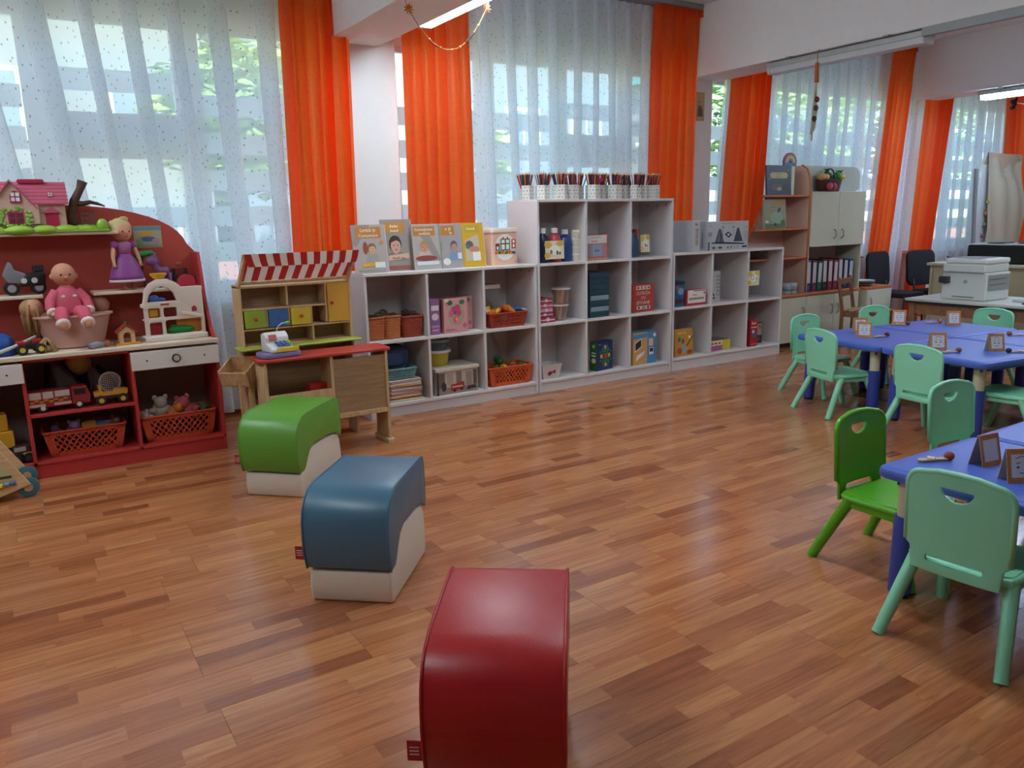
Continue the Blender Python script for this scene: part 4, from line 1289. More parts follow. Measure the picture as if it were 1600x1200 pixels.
for ci, (x, y, w, a) in enumerate(cups):
    t = thing('pencil_cup', '%s dotted white pencil cup from the left on the tall shelf' % ORD[ci], 'cup', (x, y, T2), a, 'dotted white pencil cups')
    R = w / 2
    hexa = [(R * math.cos(k * PI / 3), R * math.sin(k * PI / 3)) for k in range(6)]
    hin = [(p * .95, q * .95) for p, q in hexa]
    g = G()
    N = 6
    vs = [(p, q, 0) for p, q in hexa] + [(p, q, .118) for p, q in hexa] + [(p, q, .118) for p, q in hin] + [(p, q, .004) for p, q in hin]
    fs = [tuple(range(6))[::-1], tuple(range(18, 24))]
    for k in range(6):
        j = (k + 1) % 6
        fs += [(k, j, 6 + j, 6 + k), (6 + k, 6 + j, 12 + j, 12 + k), (12 + k, 12 + j, 18 + j, 18 + k)]
    g.add(vs, fs)
    g.obj('cup', m('#cfcac2', .5), t)
    g = G()
    for k in range(6):
        p, q = Vector(hexa[k] + (0,)), Vector(hexa[(k + 1) % 6] + (0,))
        nrm = ((p + q) / 2).normalized()
        for r_ in range(4):
            for c_ in range(2):
                u = .24 + .44 * c_ + .14 * (r_ % 2)
                if u > .9:
                    continue
                o = p.lerp(q, u) + nrm * .0006 + Vector((0, 0, .018 + .028 * r_))
                e = (q - p).normalized()
                g.mat((r_ + c_ + k) % 3).add([o + e * .0052 * math.cos(i * PI / 4) + Vector((0, 0, .0052 * math.sin(i * PI / 4))) for i in range(8)], [tuple(range(8))])
    g.obj('dots', [m('#4a4a48', .6), m('#8a8068', .6), m('#6f8a88', .6)], t, fix=False)
    for k in range(24):
        c, nm = PCOL[rg.randrange(len(PCOL))]
        rr, an = R * .62 * math.sqrt(rg.random()), rg.uniform(0, 6.28)
        px, py = rr * math.cos(an), rr * math.sin(an)
        tilt = .5 * rr / R + rg.uniform(-.04, .04)
        o = mobj('pencil', pencil_mesh(c), None, (x + px * .5, y + py * .5, T2 + .006), (-tilt * math.sin(an), tilt * math.cos(an), 0))
        tag(o, '%s pencil standing in the %s dotted cup from the left' % (nm, ORD[ci]), 'pencil', 'pencils in the dotted cups')
tag(G().ell((0, 0, 0), (.026, .026, .02), 12, 8).obj('pompom', m('#b03058', .8, var=.3, scale=80), loc=(4.42, 5.47, T2 + .158), smooth=True), 'small crimson pompom resting among pencils of the middle cups', 'pompom')

# ================================================================== red toy unit
RED = m('#b23432', .5, var=.06)
REDB = m('#b4483c', .55, var=.08)
CREAM = m('#d8c4ac', .5, var=.05)
DW = m('#d9cfc8', .45, var=.03)
U0, U1, UC = -.48, 1.115, .315
FY, BY = 5.29, 5.74
t = thing('toy_unit', 'red toy cabinet with an arched back and cream desk top', 'cabinet', (UC, FY, 0))
def L(x, y, z):
    return (x - UC, y - FY, z)
def ubox(name, x0, y0, z0, x1, y1, z1, mat, bevel=.002, parent=None):
    return G().box(*L(x0, y0, z0), *L(x1, y1, z1)).obj(name, mat, parent or t, bevel=bevel, seg=1)
for x in (U0, .012, .588, U1 - .02):
    ubox('upright', x, FY, .085 if 0 < x < 1 else 0, x + .02, BY - .008, .70, RED)
ubox('plinth', U0, FY + .01, 0, U1, FY + .028, .085, RED)
ubox('bottom_board', U0, FY, .085, U1, BY - .008, .103, RED)
ubox('middle_shelf', .032, FY, .372, .588, BY - .008, .39, RED)
ubox('back_board', U0, BY - .008, .05, U1, BY, .72, m('#8f7d74', .7))
ubox('desk_top', U0 - .005, FY - .015, .715, U1 + .005, BY, .742, CREAM, .004)
ubox('desk_rail', .032, FY + .004, .70, .588, FY + .02, .715, RED)
for a, b in ((U0 + .005, .028), (.594, U1 - .002)):
    dr = ubox('drawer', a, FY - .016, .585, b, FY + .3, .7, DW, .003)
    c = (a + b) / 2
    g = G().cyl(L(c, FY - .017, .643), L(c, FY - .026, .643), .026, n=20)
    kn = g.obj('knob', m('#4a4644', .3, .6), dr, smooth=.6)
    G().cyl(L(c, FY - .026, .643), L(c, FY - .034, .643), .018, n=18).obj('knob_disc', m('#b4a89c', .35), dr, smooth=.6)
    for s in (-.17, .17):
        G().cyl(L(c + s, FY - .0165, .643), L(c + s, FY - .0185, .643), .006, n=10).obj('screw', m('#4a3a34', .5), dr)
arch = [(U0, .742), (U1, .742), (U1, 1.285)]
for i in range(1, 24):
    a = PI * i / 24
    arch.append((UC + (U1 - UC - .04) * math.cos(a), 1.285 + .315 * math.sin(a) ** .85))
arch.append((U0, 1.285))
G().prism([(x - UC, z) for x, z in arch], BY - .022 - FY, BY - FY).obj('arched_back', REDB, t, bevel=.002, seg=1)
side = [(BY - FY - .022, .742), (.02, .742), (.1, .8), (.17, .9), (.21, 1.02), (.24, 1.16), (.28, 1.285), (BY - FY - .022, 1.285)]
for x in (U0, U1 - .02):
    G().prism(side, x - UC, x + .02 - UC, 'yz').obj('side_wing', RED, t, bevel=.002, seg=1)
for a, b, z in ((U0 + .02, .64, 1.415), (U0 + .02, .19, 1.05), (.455, U1 - .02, 1.045)):
    ubox('wall_shelf', a, 5.5, z, b, BY - .022, z + .02, CREAM, .004)
# poster on the back
t2 = thing('drawing', 'small child drawing pinned to the red arched back', 'drawing', (.833, BY - .0225, 1.32))
G().box(-.085, -.002, 0, .085, 0, .14).obj('paper', m('#a8a488', .7), t2)
prints(t2, .17, .14, -.002, [('r', .02, .8, .98, .98, '#6a93a0'), ('e', .45, .62, .25, .14, '#c8963c'), ('e', .5, .4, .3, .12, '#4a6a94'), ('e', .2, .3, .12, .16, '#8aa07a'), ('e', .78, .3, .14, .14, '#a88a9a'), ('r', .02, .02, .98, .14, '#8a9a70')])

# ------------------------------------------------------------------ dolls house and its tree
Z1 = 1.436
t = thing('dolls_house', 'pink-roofed plastic dolls house on the top shelf', 'dolls house', (.2, 5.6, Z1))
WALLC, PINK, MAG = m('#c9a694', .5, var=.12, scale=30), m('#b8586c', .45), m('#b02448', .4)
G().box(-.24, -.06, .02, .17, .1, .17).obj('house_wall', WALLC, t, bevel=.004)
G().prism([(-.26, .16), (-.2, .16), (-.1, .29), (0, .16), (.03, .16), (.03, .05), (-.26, .05)], -.085, -.06).obj('gable_front', WALLC, t)
roof = G()
for i in range(6):
    f0, f1 = i / 6, (i + 1) / 6
    roof.add([(-.3, -.08 + .1 * f0, .165 + .13 * f0 + .006), (.19, -.08 + .1 * f0, .165 + .13 * f0 + .006), (.185, -.08 + .1 * f1, .165 + .13 * f1), (-.3, -.08 + .1 * f1, .165 + .13 * f1)], [(0, 1, 2, 3)])
    roof.add([(-.3, -.08 + .1 * f0, .165 + .13 * f0 - .004), (.19, -.08 + .1 * f0, .165 + .13 * f0 - .004), (.19, -.08 + .1 * f0, .165 + .13 * f0 + .006), (-.3, -.08 + .1 * f0, .165 + .13 * f0 + .006)], [(0, 1, 2, 3)])
roof.add([(-.3, .02, .295), (.19, .02, .295), (.19, .12, .165), (-.3, .12, .165)], [(0, 1, 2, 3)])
roof.add([(.187, -.08, .165), (.187, .12, .165), (.187, .02, .295)], [(0, 1, 2)])
roof.obj('roof', PINK, t, fix=False)
gr_ = G()
for s in (-1, 1):
    gr_.add([(-.1 + s * .125, -.1, .14), (-.1, -.1, .305), (-.1, .02, .305), (-.1 + s * .125, .02, .14)], [(0, 1, 2, 3)])
    gr_.add([(-.1 + s * .125, -.1, .128), (-.1, -.1, .292), (-.1, -.1, .305), (-.1 + s * .125, -.1, .14)], [(0, 1, 2, 3)])
gr_.obj('gable_roof', PINK, t, fix=False)
G().prism(rrect(-.06, .285, .08, .31, .012), -.005, .04).obj('carry_handle', MAG, t, bevel=.004)
for cx, cz, w, h, dep in ((-.08, .205, .055, .07, -.086), (.1, .22, .03, .03, -.05)):
    wd = G().prism([(cx - w / 2, cz - h / 2), (cx + w / 2, cz - h / 2)] + [(cx + w / 2 * math.cos(a), cz + h * .1 + h * .4 * math.sin(a)) for a in [PI * i / 8 for i in range(9)]], dep - .006, dep).obj('arched_window', MAG, t)
    g = G()
    for sx in (-1, 1):
        for sz in (-1, 1):
            g.box(cx + sx * w * .22 - w * .17, dep - .008, cz + sz * h * .2 - h * .15, cx + sx * w * .22 + w * .17, dep - .006, cz + sz * h * .2 + h * .15)
    g.obj('pane', m('#dfeaf0', .2), wd)
wd = G().box(-.13, -.092, .05, -.05, -.085, .12).obj('window', MAG, t, bevel=.002)
G().box(-.122, -.094, .058, -.094, -.091, .083).box(-.086, -.094, .058, -.058, -.091, .083).box(-.122, -.094, .089, -.094, -.091, .112).box(-.086, -.094, .089, -.058, -.091, .112).obj('pane', m('#5a3a40', .3), wd)
G().box(.06, -.068, .02, .13, -.06, .115).obj('door', MAG, t, bevel=.002)
G().prism([(.045, .112), (.145, .112), (.095, .15)], -.075, -.06).obj('door_hood', PINK, t)
vi = G()
rg = random.Random(2)
for i in range(60):
    a = rg.uniform(0, 6.28)
    rr = rg.uniform(.05, .075)
    vi.ell((-.09 + rr * math.cos(a) * 1.15, -.088, .085 + rr * math.sin(a) * .85), (.011, .005, .009), 6, 4)
vi.obj('vine', m('#86a84a', .6, var=.2), t, smooth=True)
lw = G()
for x, y, r in ((-.2, -.06, .06), (-.08, -.09, .08), (.05, -.08, .07), (.16, -.06, .07), (.27, -.02, .09), (.35, .0, .05), (.3, .05, .07)):
    lw.ell((x, y, .012), (r, .05, .03), 14, 8)
for x, r in ((-.22, .03), (.36, .035)):
    lw.ell((x, -.05, .03), (r, .03, .045), 10, 7)
lw.box(-.26, -.11, 0, .39, .1, .014).obj('lawn', m('#8fb53e', .5, var=.1), t, smooth=.8)
G().tube([(.22, 0, .01), (.2, 0, .09), (.225, 0, .18), (.265, 0, .25), (.285, 0, .30)], [.03, .024, .026, .022, .03], 10).obj('tree_trunk', m('#54382e', .7, var=.2), t, smooth=True)
G().tube([(.23, 0, .17), (.27, -.01, .165), (.31, -.01, .175), (.35, -.01, .165), (.39, -.01, .15)], [.02, .016, .012, .009, .004], 8).obj('tree_branch', m('#4a322a', .7), t, smooth=True)
g = G()
for z in (.05, .075, .1):
    g.box(.25, -.04, z, .33, -.033, z + .008)
for x in (.25, .29, .325):
    g.box(x, -.042, .02, x + .006, -.035, .115)
g.obj('garden_bench', m('#6a4a40', .6), t)

# ------------------------------------------------------------------ dolls
SKIN = m('#c98a70', .5, var=.06)
def face(parent, c, r, look=-1):
    """Eyes, nose, mouth on a head centred at c, looking to -y."""
    G().ell((c[0] - r * .34, c[1] - r * .9, c[2] + r * .02), (r * .12, r * .06, r * .1), 10, 7).ell((c[0] + r * .34, c[1] - r * .9, c[2] + r * .02), (r * .12, r * .06, r * .1), 10, 7).obj('eyes', m('#2c241f', .2), parent, smooth=True)
    G().ell((c[0], c[1] - r * .93, c[2] - r * .48), (r * .17, r * .06, r * .06), 10, 6).obj('mouth', m('#a8483f', .5), parent, smooth=True)
t = thing('baby_doll', 'bald baby doll in pink pyjamas sitting on the pink tub', 'doll', (.31, 5.45, .93), .12)
g = G().ell((0, .02, .255), (.066, .066, .068), 18, 12).ell((0, -.045, .24), (.012, .012, .01), 8, 6).ell((-.064, .02, .245), (.012, .012, .018), 8, 6).ell((.064, .02, .245), (.012, .012, .018), 8, 6).cyl((0, .02, .16), (0, .02, .2), .03, n=12)
hd_ = g.obj('head', SKIN, t, smooth=True)
face(hd_, (0, .02, .255), .066)
PJ = m('#c8566a', .8, var=.08, scale=60, bump=.3)
CUFF = m('#e0cfc6', .8)
G().lathe([(.07, 0), (.085, .04), (.08, .1), (.06, .16), (.035, .185), (.0, .188)], 20, sy=.75).obj('pyjama_body', PJ, t, smooth=True)
for s in (-1, 1):
    arm = G().tube([(s * .055, 0, .155), (s * .095, -.02, .105), (s * .105, -.045, .06), (s * .1, -.06, .045)], [.03, .03, .026, .026], 10).obj('sleeve', PJ, t, smooth=True)
    G().tube([(s * .1, -.06, .047), (s * .097, -.074, .036)], [.03, .03], 10).obj('cuff', CUFF, arm, smooth=True)
    G().ell((s * .095, -.085, .03), (.017, .02, .015), 10, 7).obj('hand', SKIN, arm, smooth=True)
    lg = G().tube([(s * .04, -.02, .03), (s * .06, -.09, .035), (s * .062, -.13, .0), (s * .065, -.145, -.025)], [.045, .04, .034, .034], 12).obj('trouser_leg', PJ, t, smooth=True)
    G().tube([(s * .065, -.143, -.02), (s * .066, -.158, -.03)], [.039, .039], 12).obj('cuff', CUFF, lg, smooth=True)
    G().ell((s * .066, -.165, -.03), (.024, .016, .028), 10, 7).obj('foot', SKIN, lg, smooth=True)
for p in ((-.03, -.062, .13), (.03, -.062, .13)):
    G().ell(p, (.012, .004, .009), 10, 6).obj('collar_patch', CUFF, t, smooth=True)
# dress doll
t = thing('dress_doll', 'blond doll in a purple dress standing on the right wall shelf', 'doll', (.665, 5.57, 1.066), .35)
hd_ = G().ell((0, 0, .365), (.058, .058, .064), 18, 12).ell((0, -.056, .355), (.009, .009, .008), 8, 6).cyl((0, 0, .27), (0, 0, .32), .018, n=12).obj('head', m('#cf9478', .45), t, smooth=True)
face(hd_, (0, 0, .362), .058)
hr = G().ell((0, .014, .385), (.066, .062, .062), 18, 12).ell((-.05, .02, .4), (.03, .03, .026), 10, 8).ell((.02, .0, .44), (.03, .024, .016), 10, 7)
rg = random.Random(8)
for i in range(34):
    a = rg.uniform(.0, PI)
    x, y = .06 * math.cos(a), .02 + .05 * math.sin(a)
    hr.tube([(x * .8, y * .8, .43), (x * 1.08, y * 1.1, .39), (x * 1.1, y * 1.15, .34)], [.007, .008, .003], 5)
hr.obj('hair', m('#c9b07c', .6, var=.2, scale=50), t, smooth=True)
PUR = m('#8a4488', .5, var=.12, scale=40)
G().lathe([(.105, .06), (.1, .09), (.085, .14), (.055, .2), (.036, .225)], 26, sy=.85).obj('skirt', PUR, t, smooth=True)
G().lathe([(.108, .05), (.107, .066)], 26, sy=.85).obj('hem_band', m('#d8c4c8', .6), t, smooth=True)
G().lathe([(.036, .22), (.044, .26), (.046, .29), (.025, .305)], 18, sy=.8).obj('bodice', m('#a0608e', .45), t, smooth=True)
for s in (-1, 1):
    G().ell((s * .056, 0, .28), (.026, .024, .026), 10, 8).obj('puff_sleeve', PUR, t, smooth=True)
    G().tube([(s * .064, 0, .27), (s * .08, -.012, .21), (s * .084, -.025, .165), (s * .083, -.03, .145)], [.014, .013, .01, .013], 8).obj('arm', m('#cf9478', .45), t, smooth=True)
    G().tube([(s * .028, 0, .06), (s * .028, 0, .012), (s * .028, -.022, .008)], [.015, .013, .013], 8).obj('leg', m('#b87e64', .5), t, smooth=True)
t = thing('toy_reptile', 'green plastic toy reptile beside the purple dress doll', 'toy', (.775, 5.6, 1.066))
G().tube([(-.07, 0, .2), (-.03, 0, .215), (.0, 0, .218), (.05, 0, .225), (.075, 0, .215)], [.006, .016, .02, .016, .006], 8).obj('body', m('#2f8a4a', .4), t, smooth=True)
G().tube([(.0, .02, .21), (-.01, .03, .1), (0, .04, .0)], .006, 6).obj('stand_wire', m('#3a6a48', .4), t)
for s in (-.03, .03):
    G().tube([(s, 0, .21), (s - .01, -.02, .185), (s, -.03, .18)], .006, 6).obj('leg', m('#2a7a42', .4), t, smooth=True)
def toy_animal(name, label, loc, rz, col, mane, s=1.0):
    t = thing(name, label, 'toy', loc, rz)
    G().tube([(-.04 * s, 0, .1 * s), (-.02 * s, 0, .11 * s), (.02 * s, 0, .108 * s), (.045 * s, 0, .12 * s), (.06 * s, 0, .16 * s), (.062 * s, 0, .18 * s)], [.022 * s, .034 * s, .032 * s, .027 * s, .02 * s, .024 * s], 12).obj('body', m(col, .45), t, smooth=True)
    G().ell((.075 * s, 0, .182 * s), (.042 * s, .032 * s, .032 * s), 12, 8).obj('head', m(col, .45), t, smooth=True)
    for a, b in ((-.035, -.016), (-.035, .016), (.035, -.016), (.035, .016)):
        G().tube([(a * s, b * s, .1 * s), (a * s, b * s, .04 * s), (a * s, b * s, 0)], [.016 * s, .012 * s, .016 * s], 8).obj('leg', m(col, .45), t, smooth=True)
    G().tube([(.08 * s, 0, .215 * s), (.05 * s, 0, .205 * s), (.035 * s, .0, .17 * s), (.03 * s, 0, .13 * s)], [.012 * s, .018 * s, .018 * s, .01 * s], 8).obj('mane', m(mane, .6), t, smooth=True)
    G().tube([(-.055 * s, 0, .12 * s), (-.085 * s, 0, .1 * s), (-.09 * s, 0, .05 * s)], [.012 * s, .018 * s, .008 * s], 8).obj('tail', m(mane, .6), t, smooth=True)
    for b in (-.015, .015):
        G().tube([(.065 * s, b * s, .205 * s), (.063 * s, b * 1.3 * s, .235 * s)], [.01 * s, .002 * s], 6).obj('ear', m(col, .45), t)
    return t
toy_animal('toy_horse', 'small purple plastic horse on the right wall shelf', (.885, 5.6, 1.066), PI + .4, '#7a4a7a', '#6a3a72', .95)
t = thing('toy_robot', 'dark red and black action figure beside the purple horse', 'toy', (.985, 5.62, 1.066))
G().box(-.03, -.018, .07, .03, .018, .12).obj('torso', m('#6a2420', .4), t, bevel=.006)
G().box(-.016, -.014, .125, .016, .014, .155).obj('head', m('#8a4a30', .4), t, bevel=.006)
for s in (-1, 1):
    G().box(s * .04 - .009, -.012, .05, s * .04 + .009, .012, .118).obj('arm', m('#2c2a2c', .4), t, bevel=.004)
    G().box(s * .018 - .012, -.016, 0, s * .018 + .012, .016, .07).obj('leg', m('#28262a', .4), t, bevel=.004)
# motorbike
t = thing('toy_motorbike', 'silver and black toy motorbike on the left wall shelf', 'toy vehicle', (.11, 5.57, 1.071), .1)
BLK = m('#1c1c20', .4)
for x, r in ((-.075, .042), (.065, .042)):
    wh = G().cyl((x, -.02, r), (x, .02, r), r, n=22).obj('wheel', BLK, t, bevel=.006, smooth=.6)
    G().cyl((x, -.023, r), (x, -.019, r), r * .55, n=14).obj('hub', m('#b4b6ba', .3, .6), wh)
G().prism([(-.115, .12), (-.09, .075), (-.03, .07), (.02, .1), (.0, .13), (-.05, .15), (-.06, .19), (-.075, .2), (-.095, .16)], -.022, .022).obj('fairing', m('#8d9098', .35, .3), t, bevel=.006, smooth=.7)
G().prism([(-.03, .05), (.1, .05), (.11, .11), (.09, .14), (.0, .12)], -.028, .028).obj('body', BLK, t, bevel=.008, smooth=.7)
G().box(.045, -.03, .135, .105, .03, .175).obj('top_case', m('#26282e', .35), t, bevel=.01)
for x in (-.01, .045):
    G().cyl((x, -.034, .085), (x, -.028, .085), .017, n=12).obj('badge', m('#c8ccd0', .3), t)
# pink tub with things round it
t = thing('doll_bathtub', 'pale pink plastic doll bathtub on the desk top', 'tub', (.33, 5.5, .742), .04)
G().lathe([(.13, 0), (.155, .01), (.205, .185), (.21, .2), (.2, .2), (.15, .02), (.0, .015)], 30, sy=.6).obj('tub', m('#c59488', .4), t, smooth=.8)
G().lathe([(.2, .19), (.222, .192), (.222, .203), (.2, .203)], 30, sy=.62).obj('rim', m('#d0a89c', .4), t, smooth=.8)
t = thing('reclining_doll', 'doll with long tan hair slumped at the left end of the pink tub', 'doll', (.13, 5.5, .9))
G().ell((0, 0, .09), (.055, .055, .06), 16, 10).tube([(.02, 0, .05), (.08, 0, .03), (.14, 0, .045)], [.03, .03, .02], 8).obj('body', m('#b98468', .5), t, smooth=True)
h_ = G().ell((-.015, .01, .09), (.06, .055, .06), 14, 10)
rg = random.Random(3)
for i in range(26):
    x, y = rg.uniform(-.065, .03), rg.uniform(-.06, .03)
    h_.tube([(x * .7, y * .8, .12), (x, y, .05), (x * .95, y * 1.1, -.02 - .06 * rg.random())], [.008, .009, .003], 5)
h_.obj('hair', m('#a07a52', .7, var=.25, scale=60), t, smooth=True)
t = thing('tub_doll', 'bald doll lying in the right end of the pink tub', 'doll', (.49, 5.56, .93))
G().ell((0, 0, .055), (.055, .05, .055), 16, 10).obj('head', m('#a8705e', .5), t, smooth=True)
G().tube([(-.03, -.03, .0), (-.06, -.05, .02), (-.07, -.06, .045)], [.016, .014, .012], 8).obj('arm', m('#a8705e', .5), t, smooth=True)
t = thing('hair_doll', 'small doll lying face down under tan hair, in front of the tub', 'doll', (.165, 5.36, .742))
G().tube([(-.03, 0, .02), (.0, 0, .025), (.05, .02, .02)], [.015, .022, .012], 8).obj('body', m('#b8967a', .6), t, smooth=True)
h_ = G()
for i in range(24):
    a = rg.uniform(0, 6.28)
    h_.tube([(0, 0, .085), (.03 * math.cos(a), .02 * math.sin(a), .06), (.055 * math.cos(a), .035 * math.sin(a), .004)], [.006, .009, .004], 5)
h_.obj('hair', m('#a8845a', .7, var=.2, scale=60), t, smooth=True)
t = thing('lying_doll', 'tiny doll in a grey dress lying in front of the pink tub', 'doll', (.43, 5.34, .742), .5)
G().ell((.06, 0, .022), (.022, .02, .02), 10, 8).obj('head', m('#b06a48', .6), t, smooth=True)
G().tube([(.04, 0, .02), (.0, 0, .022), (-.05, 0, .014)], [.012, .02, .024], 8).obj('dress', m('#8a8e94', .6), t, smooth=True)
# tractor
def wheel(parent, x, y, r, w, col, hub):
    wh = G().cyl((x, y - w / 2, r), (x, y + w / 2, r), r, n=18).obj('wheel', m(col, .6), parent, bevel=.004, smooth=.6)
    G().cyl((x, y - w / 2 - .003, r), (x, y - w / 2 + .002, r), r * .5, n=14).obj('hub', m(hub, .4), wh)
t = thing('toy_tractor', 'black toy tractor with red mudguards and yellow hubs', 'toy vehicle', (.07, 5.36, .742), .15)
for x in (-.035, .06):
    for y in (-.035, .035):
        wheel(t, x, y, .03, .02, '#1e1c1c', '#c8b83a')
G().box(-.06, -.024, .03, .07, .024, .06).obj('chassis', m('#221f20', .5), t, bevel=.005)
G().box(-.055, -.03, .055, -.01, .03, .08).obj('mudguard', m('#a02c24', .4), t, bevel=.008)
G().box(.02, -.02, .058, .075, .02, .088).obj('bonnet', m('#a02c24', .4), t, bevel=.008)
t = thing('toy_helmet', 'blue toy helmet at the left edge of the desk top', 'toy', (-.07, 5.42, .742))
G().lathe([(.075, .03), (.08, .06), (.07, .1), (.04, .125), (.0, .13)], 22).obj('shell', m('#27509a', .35), t, smooth=True)
G().lathe([(.085, 0), (.09, .02), (.075, .035)], 22).obj('brim', m('#2c58a8', .4), t, smooth=True)
tag(G().tube([(-.12, -.01, .012), (.0, 0, .05), (.12, .03, .1)], [.012, .01, .007], 8).obj('toy_stick', m('#bcb6b2', .4), loc=(.0, 5.33, .744), smooth=True), 'white toy stick leaning over the black tractor', 'toy')
# small wooden kennel
t = thing('toy_kennel', 'little wooden toy house with a red roof on the desk', 'toy house', (.6, 5.4, .742), .05)
G().box(-.07, -.045, 0, .07, .045, .014).obj('base', m('#c8862c', .5), t, bevel=.003)
G().prism([(-.045, .014), (-.022, .014), (-.022, .06), (-.012, .075), (.012, .075), (.022, .06), (.022, .014), (.045, .014), (.045, .08), (0, .112), (-.045, .08)], -.03, .03).obj('house_front', wood('#c49a6a', '#d8b486', .5, 8), t)
for s in (-1, 1):
    G().bar((s * .058, 0, .075), (0, 0, .122), .075, .01, (s * .6, 0, .8)).obj('roof_slope', m('#9a3a30', .5), t)
G().cyl((.0, 0, .12), (.0, 0, .14), .006, n=8).obj('green_peg', m('#4a8a3a', .5), t)
# play farmhouse
t = thing('play_house', 'white plastic play house with arched gable and red dial', 'toy house', (.885, 5.43, .746), .06)
WP = m('#d9c9bd', .35, var=.03)
DK = m('#4a2420', .6)
outer = [(-.175, 0), (.185, 0), (.185, .33), (.06, .33), (.03, .36), (-.02, .385), (-.08, .385), (-.13, .36), (-.16, .32), (-.175, .24), (-.19, .235), (-.19, .215), (-.175, .21)]
holes = [rrect(-.15, .035, -.075, .115, .01), rrect(-.055, .035, .165, .125, .015), rrect(-.15, .145, -.08, .205, .008), rrect(-.06, .145, .02, .205, .012),
         [(-.15, .245), (.025, .245), (.01, .295), (-.02, .325), (-.06, .34), (-.1, .325), (-.135, .29)]]
mobj('house_frame', slab_mesh([outer] + holes, .03, .005, 'house_frame', WP), t, (0, -.03, 0), (PI / 2, 0, 0))
G().box(-.185, -.06, -.004, .195, .06, .03).obj('base', WP, t, bevel=.008)
for z in (.13, .225):
    G().box(-.172, -.02, z - .006, .18, .05, z + .006).obj('floor_plate', WP, t, bevel=.003)
G().box(-.15, -.01, .035, -.075, .0, .1).obj('red_door', m('#9c2632', .4), t, bevel=.003)
G().box(-.142, -.02, .15, -.09, .0, .2).obj('yellow_cupboard', m('#c99a30', .4), t, bevel=.004)
G().box(.02, .0, .03, .2, .02, .14).obj('orange_fence', m('#b8702c', .5), t, bevel=.004)
G().ell((.04, 0, .055), (.09, .03, .028), 12, 8).ell((.0, 0, .07), (.03, .02, .02), 10, 7).obj('green_bush', m('#1f7a34', .5), t, smooth=True)
G().ell((-.1, 0, .262), (.03, .02, .025), 12, 8).ell((-.06, 0, .255), (.03, .02, .014), 10, 7).obj('blue_bed', m('#3a68a8', .4), t, smooth=True)
G().cyl((.105, -.02, .35), (.105, .02, .35), .055, n=26).obj('red_dial', m('#a8283a', .4), t, bevel=.004, smooth=.6)
G().lathe([(.028, .385), (.05, .412), (.05, .42), (.022, .42)], 20, T=Matrix.Translation((-.06, 0, 0))).obj('yellow_funnel', m('#d6a024', .4), t, smooth=.7)
G().prism([(.11, .17), (.11, .195), (.125, .207), (.14, .195), (.14, .17)], -.05, -.045).obj('red_window', m('#a8283a', .4), t)
G().box(-.075, -.05, .222, -.025, -.045, .232).obj('red_badge', m('#b02c34', .4), t)
G().bar((.04, -.045, .17), (.17, -.045, .135), .02, .02).obj('slide', WP, t, bevel=.003)
# compartments below the desk
lattice_basket('toy_basket', 'orange-red perforated basket in the lower middle of the red cabinet', .305, 5.46, .104, .45, .24, .155, '#b8452c')
lattice_basket('toy_basket', 'orange-red perforated basket in the right bay of the red cabinet', .845, 5.46, .104, .46, .24, .165, '#bc4a2c')
gm = 'toys heaped in the baskets of the red cabinet'
for i, (x, y, z, r, c, lb) in enumerate((
        (.17, 5.44, .225, .045, '#6a4a6a', 'mauve toy lump at the left of the lower middle basket'), (.25, 5.42, .235, .05, '#7a5a7c', 'lilac toy lump in the lower middle basket'),
        (.46, 5.44, .225, .045, '#8a5a4c', 'brown toy head at the right of the lower middle basket'),
        (.68, 5.42, .235, .05, '#b0a49c', 'white and red plush at the left of the right bay basket'), (.76, 5.5, .27, .065, '#a89a8c', 'cream teddy plush at the back of the right bay basket'),
        (.82, 5.44, .25, .055, '#c86a30', 'orange tiger plush in the middle of the right bay basket'), (.93, 5.45, .255, .07, '#b85a68', 'pink pig plush at the right of the right bay basket'), (1.02, 5.46, .235, .045, '#4a6a4a', 'green plush at the far right of the right bay basket'))):
    g = G().ell((0, 0, r * .6), (r, r * .8, r * .8), 12, 9)
    g.ell((0, -r * .4, r * 1.5), r * .62, 12, 9)
    for s in (-1, 1):
        g.ell((s * r * .5, -r * .3, r * 2.0), (r * .25, r * .15, r * .28), 8, 6)
        g.ell((s * r * .9, -r * .4, r * .7), (r * .45, r * .3, r * .3), 8, 6)
    tag(g.obj('plush_toy', m(c, .9, var=.15, scale=60, bump=.4), loc=(x, y, z - r * .55), rz=.6 * (i % 3 - 1), rot=(.2 * (i % 2), .25 * (i % 3 - 1), .6 * (i % 3 - 1)), smooth=True), lb, 'plush toy', gm)
carton('toy_block', 'small yellow toy block in the lower middle basket', 'toy block', .08, .05, .05, (.33, 5.42, .235), .1, '#c8903a')
carton('toy_block', 'pale blue toy block in the lower middle basket', 'toy block', .1, .05, .035, (.405, 5.43, .24), -.1, '#6a8aa8')
t = thing('fire_engine', 'red and white toy fire engine in the red cabinet', 'toy vehicle', (.19, 5.37, .391), .03)
for x in (-.09, .1):
    for y in (-.035, .045):
        wheel(t, x, y, .027, .02, '#1c1a1a', '#c8c2bc')
G().box(-.165, -.045, .03, .06, .055, .125).obj('box_body', m('#8c2a28', .4), t, bevel=.004)
G().prism([(.065, .03), (.16, .03), (.165, .08), (.15, .13), (.065, .135)], -.045, .055).obj('cab', m('#8c2a28', .4), t, bevel=.004)
